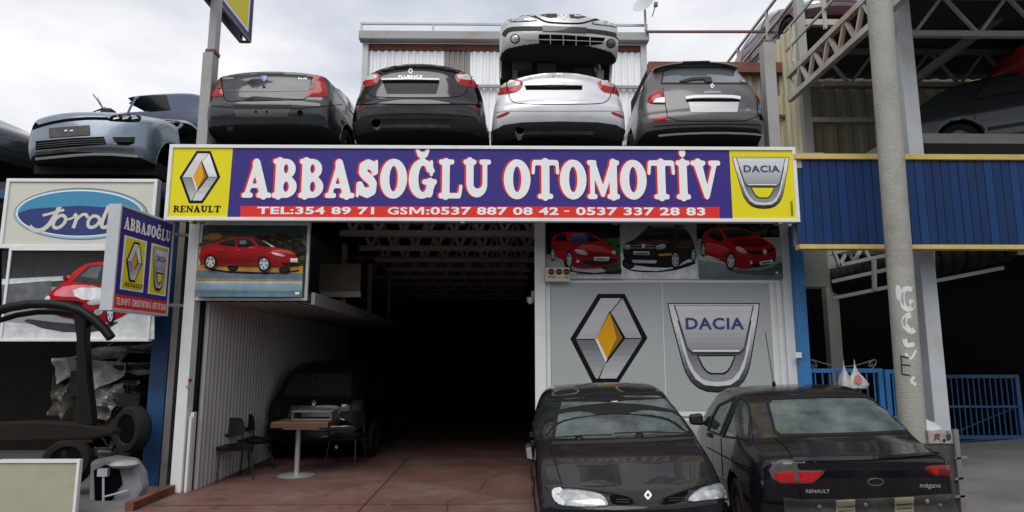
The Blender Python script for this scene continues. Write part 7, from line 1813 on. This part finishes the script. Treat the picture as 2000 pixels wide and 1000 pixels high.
def bag(name, label, px, pyt, pyb, w, Y, seed, mark=None):
    p = at(px, pyt, Y=Y); zb2 = az_(px, pyb, Y); h = p[2]-zb2; r = random.Random(seed); t = thing(name, label, 'bag', (p[0], Y, zb2))
    m = MB(); prof = [(.02, 1.0), (.06, .8), (.25, .6), (.7, .35), (1.0, .15), (.85, .03), (0, 0)]
    n = 16; vs = []; fs = []
    for (rr, hh) in prof:
        for j in range(n): a_ = 2*math.pi*j/n; k = rr*(1+.18*math.sin(3*a_+seed)+r.uniform(-.12, .12)); vs.append((p[0]+w*k*math.cos(a_), Y-.03+.09*k*math.sin(a_), zb2+h*hh+r.uniform(-.01, .01)))
    for i in range(len(prof)-1):
        for j in range(n): fs.append((i*n+j, i*n+(j+1) % n, (i+1)*n+(j+1) % n, (i+1)*n+j))
    m.add(vs, fs); o = m.build('bag_body', pl, t, smooth=60)
    if mark:
        m = MB(); 
        m.prism([(p[0]-w*.45, zb2+h*.22), (p[0]+w*.1, zb2+h*.18), (p[0]+w*.3, zb2+h*.34), (p[0]-w*.05, zb2+h*.5), (p[0]-w*.4, zb2+h*.42)], 'y', Y-.135, Y-.125)
        m.build('red_print', I['pink'], t)
bag('plastic_bag', 'plain white plastic bag hanging on the blue gate', 1645, 702, 757, .10, 1.18, 1); bag('plastic_bag', 'white plastic bag with red print, hanging on the gate right of the plain one', 1666, 702, 760, .15, 1.14, 2, True)
p = at(1790, 838, Y=.1); m = MB(); vs = []; fs = []; rr = random.Random(8)
for i in range(7):
    for j in range(14):
        a_ = 2*math.pi*j/14; k = math.sin(math.pi*i/6)*(1+rr.uniform(-.2, .2)); vs.append((p[0]+.26*k*math.cos(a_), p[1]+.2*k*math.sin(a_), p[2]-.12+.28*(i/6)*(1+rr.uniform(-.12, .12))))
for i in range(6):
    for j in range(14): fs.append((i*14+j, i*14+(j+1) % 14, (i+1)*14+(j+1) % 14, (i+1)*14+j))
m.add(vs, fs); tag(m.build('rubbish_sack', pl, None, smooth=50), 'crumpled white sack resting on crates at the foot of the utility pole', 'sack')
m = MB(); zc = p[2]-.11; m.box(p[0]-.28, p[1]-.2, gz(p[0])+.005, p[0]+.25, p[1]+.25, zc); tag(m.build('crate', MATS['steel_dark'], None, bevel=.01), 'dark crate under the white sack at the foot of the utility pole', 'crate')
# torn panel leaning beyond the black saloon
py_ = -1.7; a, b = at(1822, 842, Y=py_), at(1862, 1000, Y=py_)
t = thing('torn_panel', 'dirty torn white and grey panel standing right of the black saloon tail', 'panel', (a[0]+.1, py_, gz(a[0])))
m = MB(); m.box(a[0]-.05, py_, az_(1840, 866, py_), ax(1861, 860, py_), py_+.05, a[2]); m.build('white_strip', mat('grimy_white', (0.36, 0.35, 0.33), .7, var=.3, stain=(.12, .10, .09), stain_amt=.9, stain_scale=9), t)
m = MB(); m.box(a[0]-.08, py_+.01, gz(a[0]), ax(1872, 900, py_), py_+.09, az_(1840, 868, py_)); m.build('grey_board', MATS['primer_grey'], t)
m = MB(); m.box(ax(1865, 900, py_), py_-.03, gz(a[0]), ax(1872, 900, py_)+.01, py_+.0, a[2]+.02)
for q in (895, 935, 970): m.beam((ax(1862, q, py_), py_-.02, az_(1862, q, py_)), (ax(1886, q, py_), py_-.02, az_(1886, q-3, py_)), .02, .02)
m.build('edge_strip', MATS['steel_dark'], t)
F = Flat((0, py_, 0)); qq = lambda x, y: (lambda w: (w[0], w[2]))(at(x, y, Y=py_))
F.poly([qq(*w) for w in ((1825, 848), (1832, 846), (1838, 850), (1834, 854), (1837, 860), (1829, 858), (1824, 863))], MATS['rust']); F.poly([qq(*w) for w in ((1846, 850), (1856, 846), (1858, 858), (1850, 863))], I['g0'], 2); F.poly([qq(*w) for w in ((1840, 858), (1846, 856), (1848, 863), (1841, 864))], I['charcoal'], 1)
F.build('stain', t)
# tyres on the rack
def tyre(loc, ax_dir, label, group, r=.25, w=.17):
    m = MB(); m.lathe([(r*.6, -w/2+.03), (r*.66, -w/2), (r*.9, -w/2), (r*.98, -w/2+.03), (r, 0), (r*.98, w/2-.03), (r*.9, w/2), (r*.66, w/2), (r*.6, w/2-.03), (r*.6, -w/2+.03)], (0, 0, 0), 'x', 28)
    o = m.build('rack_tyre', MATS['tyre'], None, smooth=50); tag(o, label, 'tyre', group); return o
L0, L1 = Vector(at(1642, 574, Y=2.2)), Vector(at(1790, 541, Y=1.3)); an = math.atan2(L1.y-L0.y, L1.x-L0.x)
t0 = tyre((0, 0, 0), 0, 'one of the dark tyres in the row on the rack under the blue fascia', 'tyres on the rack')
k = 0
for i in range(10):
    for (A, B, nn, da) in ((L0, L1, 10, an),):
        o = t0 if k == 0 else t0.copy()
        if k: COL.objects.link(o)
        q = A.lerp(B, i/(nn-1)); o.location = (q.x, q.y+.05, q.z+.24); o.rotation_euler = (0, R(4*(i % 3-1)), da+R(18+5*(i % 2))); k += 1
L0, L1 = Vector(at(1836, 541, Y=1.35)), Vector(at(1990, 505, Y=1.0)); an = math.atan2(L1.y-L0.y, L1.x-L0.x)
for i in range(7):
    o = t0.copy(); COL.objects.link(o); q = L0.lerp(L1, i/6); o.location = (q.x, q.y+.3, q.z+.25); o.rotation_euler = (0, R(4*(i % 3-1)), an+R(20+5*(i % 2)))
# scrawl on the utility pole
class Skin(Car):
    def __init__(s, root, ob):
        s.root = root; s.M = root.matrix_world.copy(); s.M = Matrix.Translation(root.location); s.Mi = s.M.inverted()
        s.bvh = BVHTree.FromPolygons([v.co.copy() for v in ob.data.vertices], [tuple(q.vertices) for q in ob.data.polygons])
sk = Skin(pole, [c for c in pole.children][0])
for q, w in (([(1781, 566), (1770, 562), (1761, 572), (1763, 596), (1773, 606), (1783, 600), (1783, 590), (1775, 590)], 10), ([(1779, 615), (1769, 618), (1765, 630), (1770, 640), (1780, 648), (1786, 644)], 11), ([(1767, 662), (1770, 676), (1786, 672)], 9), ([(1768, 690), (1779, 704), (1789, 684)], 5), ([(1786, 736), (1778, 745), (1790, 752)], 6)):
    sk.line('painted_scrawl', q, 'cam', w, MATS['graffiti_white'], .002, smooth=2, skirt=0, step=3)
sk.decal('painted_patch', [(1748, 558), (1758, 556), (1762, 580), (1752, 590)], 'cam', MATS['graffiti_white'], .0015, skirt=0, smooth=1)
for q in ([(1760, 694), (1762, 732)], [(1760, 696), (1776, 699)], [(1761, 712), (1778, 714)], [(1762, 731), (1777, 733)]): sk.line('black_scrawl', q, 'cam', 3, MATS['graffiti_black'], .003, skirt=0, step=3)

# ------------------------------------------------------------------ left yard: wreck side frame, crumpled body, tyre, panels
mat('rusty_dark', (0.014, 0.010, 0.008), 0.8, var=0.35, spec=.2)
char = mat('charred', (0.007, 0.007, 0.007), 0.5, var=0.3, spec=.2)
fy = -.35
A_ = lambda px, py, Y=fy: Vector(at(px, py, Y=Y))
t = thing('car_side_frame', 'black stripped car side frame with roof rail and pillar, at the left edge', 'car part', (A_(120, 900).x, fy, 0))
m = MB(); pts = [(-20, 612), (20, 600), (60, 594), (100, 594), (130, 598), (160, 608), (185, 625), (205, 644), (217, 660)]; m.tube([A_(*q) for q in pts], .055, 10); m.tube([A_(q[0], q[1]+14)+Vector((0, .12, 0)) for q in pts[:7]], .035, 8); m.build('roof_rail', char, t, smooth=50)
m = MB(); vs = []; P1 = [(142, 606), (170, 616), (166, 660), (172, 740), (182, 830), (150, 834), (150, 740), (150, 660)]
m.prism([(A_(*q).x, A_(*q).z) for q in P1], 'y', fy-.02, fy+.12); m.build('pillar', char, t, bevel=.02)
m = MB(); P1 = [(-20, 826), (60, 822), (150, 826), (222, 838), (226, 848), (180, 858), (60, 862), (-20, 864)]; m.prism([(A_(*q).x, A_(*q).z) for q in P1], 'y', fy-.04, fy+.16); m.build('sill', MATS['rusty_dark'], t, bevel=.025)
m = MB(); m.tube([A_(126, 880), A_(134, 930), A_(136, 1010)], .04, 8); m.build('support', char, t)
from mathutils import noise as mnoise
def crumple(name, label, cat, P, Y, m_, amp=.12, seed=0, n=20, thick=.0, depth=.25, grp=None):
    """sheet metal outline (photo survey) beaten into folds"""
    pl_ = np.array([(A_(x, y, Y).x, A_(x, y, Y).z) for x, y in P]); B = densify(pl_, .05); x0, z0 = B.min(0); x1, z1 = B.max(0)
    gx, gy = np.meshgrid(np.arange(x0, x1, .045), np.arange(z0, z1, .045)); Q = np.stack([gx.ravel(), gy.ravel()], 1); Q = Q[poly_sd(Q, B) < -.02]; nB = len(B)
    vo, eo, fo, *_ = delaunay_2d_cdt([Vector(q) for q in B]+[Vector(q) for q in Q], [(i, (i+1) % nB) for i in range(nB)], [], 1, 1e-6)
    V = [(v.x, Y+amp*2*(abs(mnoise.noise((v.x*2.3+seed, v.y*2.3, seed)))-.2)+amp*.7*mnoise.noise((v.x*7, v.y*7+seed, 3)), v.y) for v in vo]
    me = mesh_from(name, V, fo, m_); o = link_mesh(name, me)
    sd_ = o.modifiers.new('thick', 'SOLIDIFY'); sd_.thickness = .006
    return tag(o, label, cat, grp)
gm_ = mat('crumple_green', (0.34, 0.38, 0.33), 0.4, var=0.25, stain=(0.15, 0.12, 0.08), stain_amt=0.7, stain_scale=5); sl = mat('crumple_silver', (0.26, 0.25, 0.24), 0.4, metal=0.3, var=0.3, stain=(0.06, 0.05, 0.045), stain_amt=0.7, stain_scale=5); li = mat('bumper_lilac', (0.27, 0.27, 0.30), 0.4, var=0.12, stain=(0.1, 0.09, 0.08), stain_amt=0.4)
cy_ = .95
crumple('crumpled_panel', 'crumpled pale green car bonnet in the dark yard behind the black side frame', 'car part', [(172, 702), (248, 710), (246, 726), (225, 742), (200, 752), (182, 765), (172, 760)], cy_, gm_, .14, 2)
crumple('crumpled_panel', 'torn silver grey sheet below the crumpled pale green bonnet', 'car part', [(172, 762), (205, 752), (240, 748), (246, 762), (228, 790), (212, 824), (190, 815), (172, 800)], cy_+.1, sl, .16, 5)
crumple('crumpled_panel', 'crumpled silver panel seen left of the black pillar', 'car part', [(96, 700), (146, 698), (148, 720), (130, 730), (120, 750), (104, 728)], cy_+.05, gm_, .14, 9)
dk_ = mat('crumple_dark', (0.075, 0.068, 0.058), 0.45, metal=.2, var=0.45, stain=(0.17, 0.15, 0.12), stain_amt=0.6, stain_scale=6)
crumple('crumpled_panel', 'dark crushed body side filling the yard between black pillar and tyre', 'car part', [(96, 735), (160, 728), (230, 745), (285, 740), (282, 800), (262, 812), (230, 850), (170, 855), (110, 850)], cy_+.22, dk_, .26, 14)
mb = MB(); rr = random.Random(11)
for i in range(20):
    x, z, y = rr.uniform(150, 275), rr.uniform(700, 900), rr.uniform(cy_+.15, cy_+.7); q = A_(x, z, cy_+.3); s1, s2, s3 = [rr.uniform(.05, .2) for _ in range(3)]; mb.box(q.x-s1, y-s2, q.z-s3, q.x+s1, y+s2, q.z+s3)
for i in range(10):
    q = A_(rr.uniform(210, 280), rr.uniform(730, 880), cy_+.1); w = A_(rr.uniform(180, 285), rr.uniform(740, 900), cy_+.2); mb.tube([q, (q+w)/2+Vector((rr.uniform(-.1, .1), -.05, rr.uniform(-.12, .12))), w], .014, 6)
tag(mb.build('engine_scrap', MATS['underbody'], None, bevel=.015), 'heap of dark engine parts and hoses behind the crumpled bonnet', 'scrap', kind='stuff')
q = A_(258, 838, .55); o = tyre((0, 0, 0), 0, 'worn tyre standing against the dark blue column in the yard', None, r=.3, w=.19); o.name = 'old_tyre'; o.location = q; o.rotation_euler = (0, 0, R(62))
q = A_(132, 905, .3); o = o.copy(); COL.objects.link(o); o['label'] = 'worn tyre lying under the black side frame, above the beige board'; o.location = q; o.rotation_euler = (0, R(15), R(100))
t = thing('broken_bumper', 'broken lilac grey bumper end with a hanging strut, left of the red floor', 'car part', (A_(225, 950, .0).x, 0, 0))
P1 = [(174, 900), (215, 892), (258, 898), (274, 925), (278, 955), (262, 985), (240, 1004), (210, 1010), (170, 1010)]
mb = MB(); mb.prism([(A_(x, y, .0).x, A_(x, y, .0).z) for x, y in P1], 'y', .0, .2); mb.build('shell', li, t, bevel=.05)
P2 = [(184, 918), (205, 908), (232, 918), (238, 945), (222, 965), (214, 990), (196, 1006), (186, 980)]; mb = MB(); mb.prism([(A_(x, y, -.02).x, A_(x, y, -.02).z) for x, y in P2], 'y', -.03, -.004); mb.build('opening', MATS['hole_black'], t)
mb = MB(); a1 = A_(202, 925, -.06); mb.tube([a1, A_(202, 985, -.06)], .014, 8); mb.box(a1.x-.06, -.09, a1.z-.03, a1.x+.06, -.03, a1.z+.06); mb.tube([A_(205, 970, -.06), A_(250, 958, -.06)], .012, 6); mb.build('strut', MATS['steel_light'], t)
q = A_(243, 906, -.05); mb = MB(); mb.lathe([(0, -.05), (.13, -.035), (.17, 0), (.13, .04), (0, .055)], (q.x, q.y, q.z), 'z', 20); mb.v = [(x, y, z) for x, y, z in mb.v]; tag(mb.build('lamp_glass', MATS['headlamp_clouded'], None, smooth=60), 'clouded headlamp glass lying on the broken lilac bumper end', 'lamp')
bg_ = mat('beige_board', (0.38, 0.37, 0.27), 0.6, var=0.08, stain=(0.2, 0.19, 0.14), stain_amt=0.4)
t = thing('beige_board', 'large beige board leaning in front of the scrap at the bottom left', 'board', (A_(110, 950, -.9).x, -.9, 0))
mb = MB(); a1, b1 = A_(-10, 1000, -.9), A_(156, 898, -.9); mb.box(a1.x, -.9, 0, b1.x, -.87, b1.z); mb.build('sheet', bg_, t); mb = MB(); mb.box(a1.x, -.915, b1.z-.03, b1.x+.01, -.86, b1.z+.005); mb.box(b1.x-.02, -.915, 0, b1.x+.01, -.86, b1.z-.03); mb.build('edging', MATS['white_frame'], t)
simple_car('green_hatchback', 'green hatchback corner at the bottom left, in front of the beige board', (-4.62, -4.75, 0), R(4), 'paint_green', L=3.9, W=1.66)

# two crushed bodies stacked in the yard behind the side frame
def beaten(seed, amp):
    def w(V):
        o = V.copy()
        for i, (x, y, z) in enumerate(V):
            n = mnoise.noise((x*2.1+seed, y*1.7, z*2.3)); n2 = mnoise.noise((x*5+seed, y*5, z*5+2)); o[i, 2] = z*(.80+.10*n)+amp*.45*n2; o[i, 0] = x+amp*n*.9+amp*.4*n2; o[i, 1] = y+amp*n2
        return o
    return w
mat('paint_wreck', (0.13, 0.125, 0.12), 0.4, coat=.3, var=0.4, stain=(0.16, 0.15, 0.13), stain_amt=0.5, stain_scale=4, spec=.3); mat('paint_wreck_green', (0.17, 0.19, 0.17), 0.4, coat=.3, var=0.35, stain=(0.2, 0.2, 0.17), stain_amt=0.5, stain_scale=4, spec=.3)
def crushed(name, label, loc, rz, paint, seed, tilt=(0, 0)):
    sp = front_spec(4.0, 1.66, 1.35, warp=beaten(seed, .09)); c = Car(name, label, loc, rz, tilt, 'crushed bodies in the left yard', sp)
    c.open([(-.66, .80), (.66, .78), (.5, 1.08), (-.5, 1.1)], 'front'); c.open([(-.6, .88), (.6, .88), (.5, 1.1), (-.5, 1.1)], 'rear')
    for v in ('left', 'right'): c.open([(-.9, .8), (-.05, .8), (-.05, 1.08), (-.6, 1.06)], v); c.open([(.05, .8), (.9, .78), (.4, 1.06), (.05, 1.08)], v)
    c.open([(-.7, .42), (-.36, .42), (-.36, .58), (-.72, .56)], 'front'); c.open([(.7, .42), (.36, .42), (.36, .58), (.72, .56)], 'front'); c.open([(-.3, .3), (.3, .3), (.3, .5), (-.3, .5)], 'front')
    for sx in (-1, 1): c.decal('tail_lamp', [(sx*.5, .62), (sx*.74, .62), (sx*.72, .76), (sx*.55, .76)], 'rear', MATS['lamp_dark_red'], .005, .01)
    c.line('bumper_strip', [(-.75, .36), (0, .36), (.75, .36)], 'front', .08, MATS['black_plastic'], .012); c.finish(MATS[paint])
crushed('crushed_car', 'crushed dark car body at the bottom of the stack in the left yard', (-5.45, 3.2, .05), math.pi+R(8), 'paint_wreck', 3)
crushed('crushed_car', 'crushed greenish car body on top of the dark one in the left yard', (-5.55, 3.05, 1.08), math.pi-R(5), 'paint_wreck_green', 8, (R(3), R(4)))
# unseen building added behind the viewer to darken the reflections in the car paint
t = thing('reflection_building', 'long grey two storey building across the street, behind the viewer', 'building', (0, -26, 0))
m = MB(); m.box(-60, -34, 0, 60, -26, 6.5); m.build('wall', MATS['steel_grey'], t); m = MB()
for i in range(14): m.box(-56+i*8.2, -26.0, .1, -51+i*8.2, -25.95, 3.2)
m.build('shutters', MATS['blue_dark'], t); m = MB()
for i in range(28): m.box(-57+i*4.1, -26.0, 4.0, -55+i*4.1, -25.95, 5.6)
m.build('windows', MATS['dark_glass'], t)
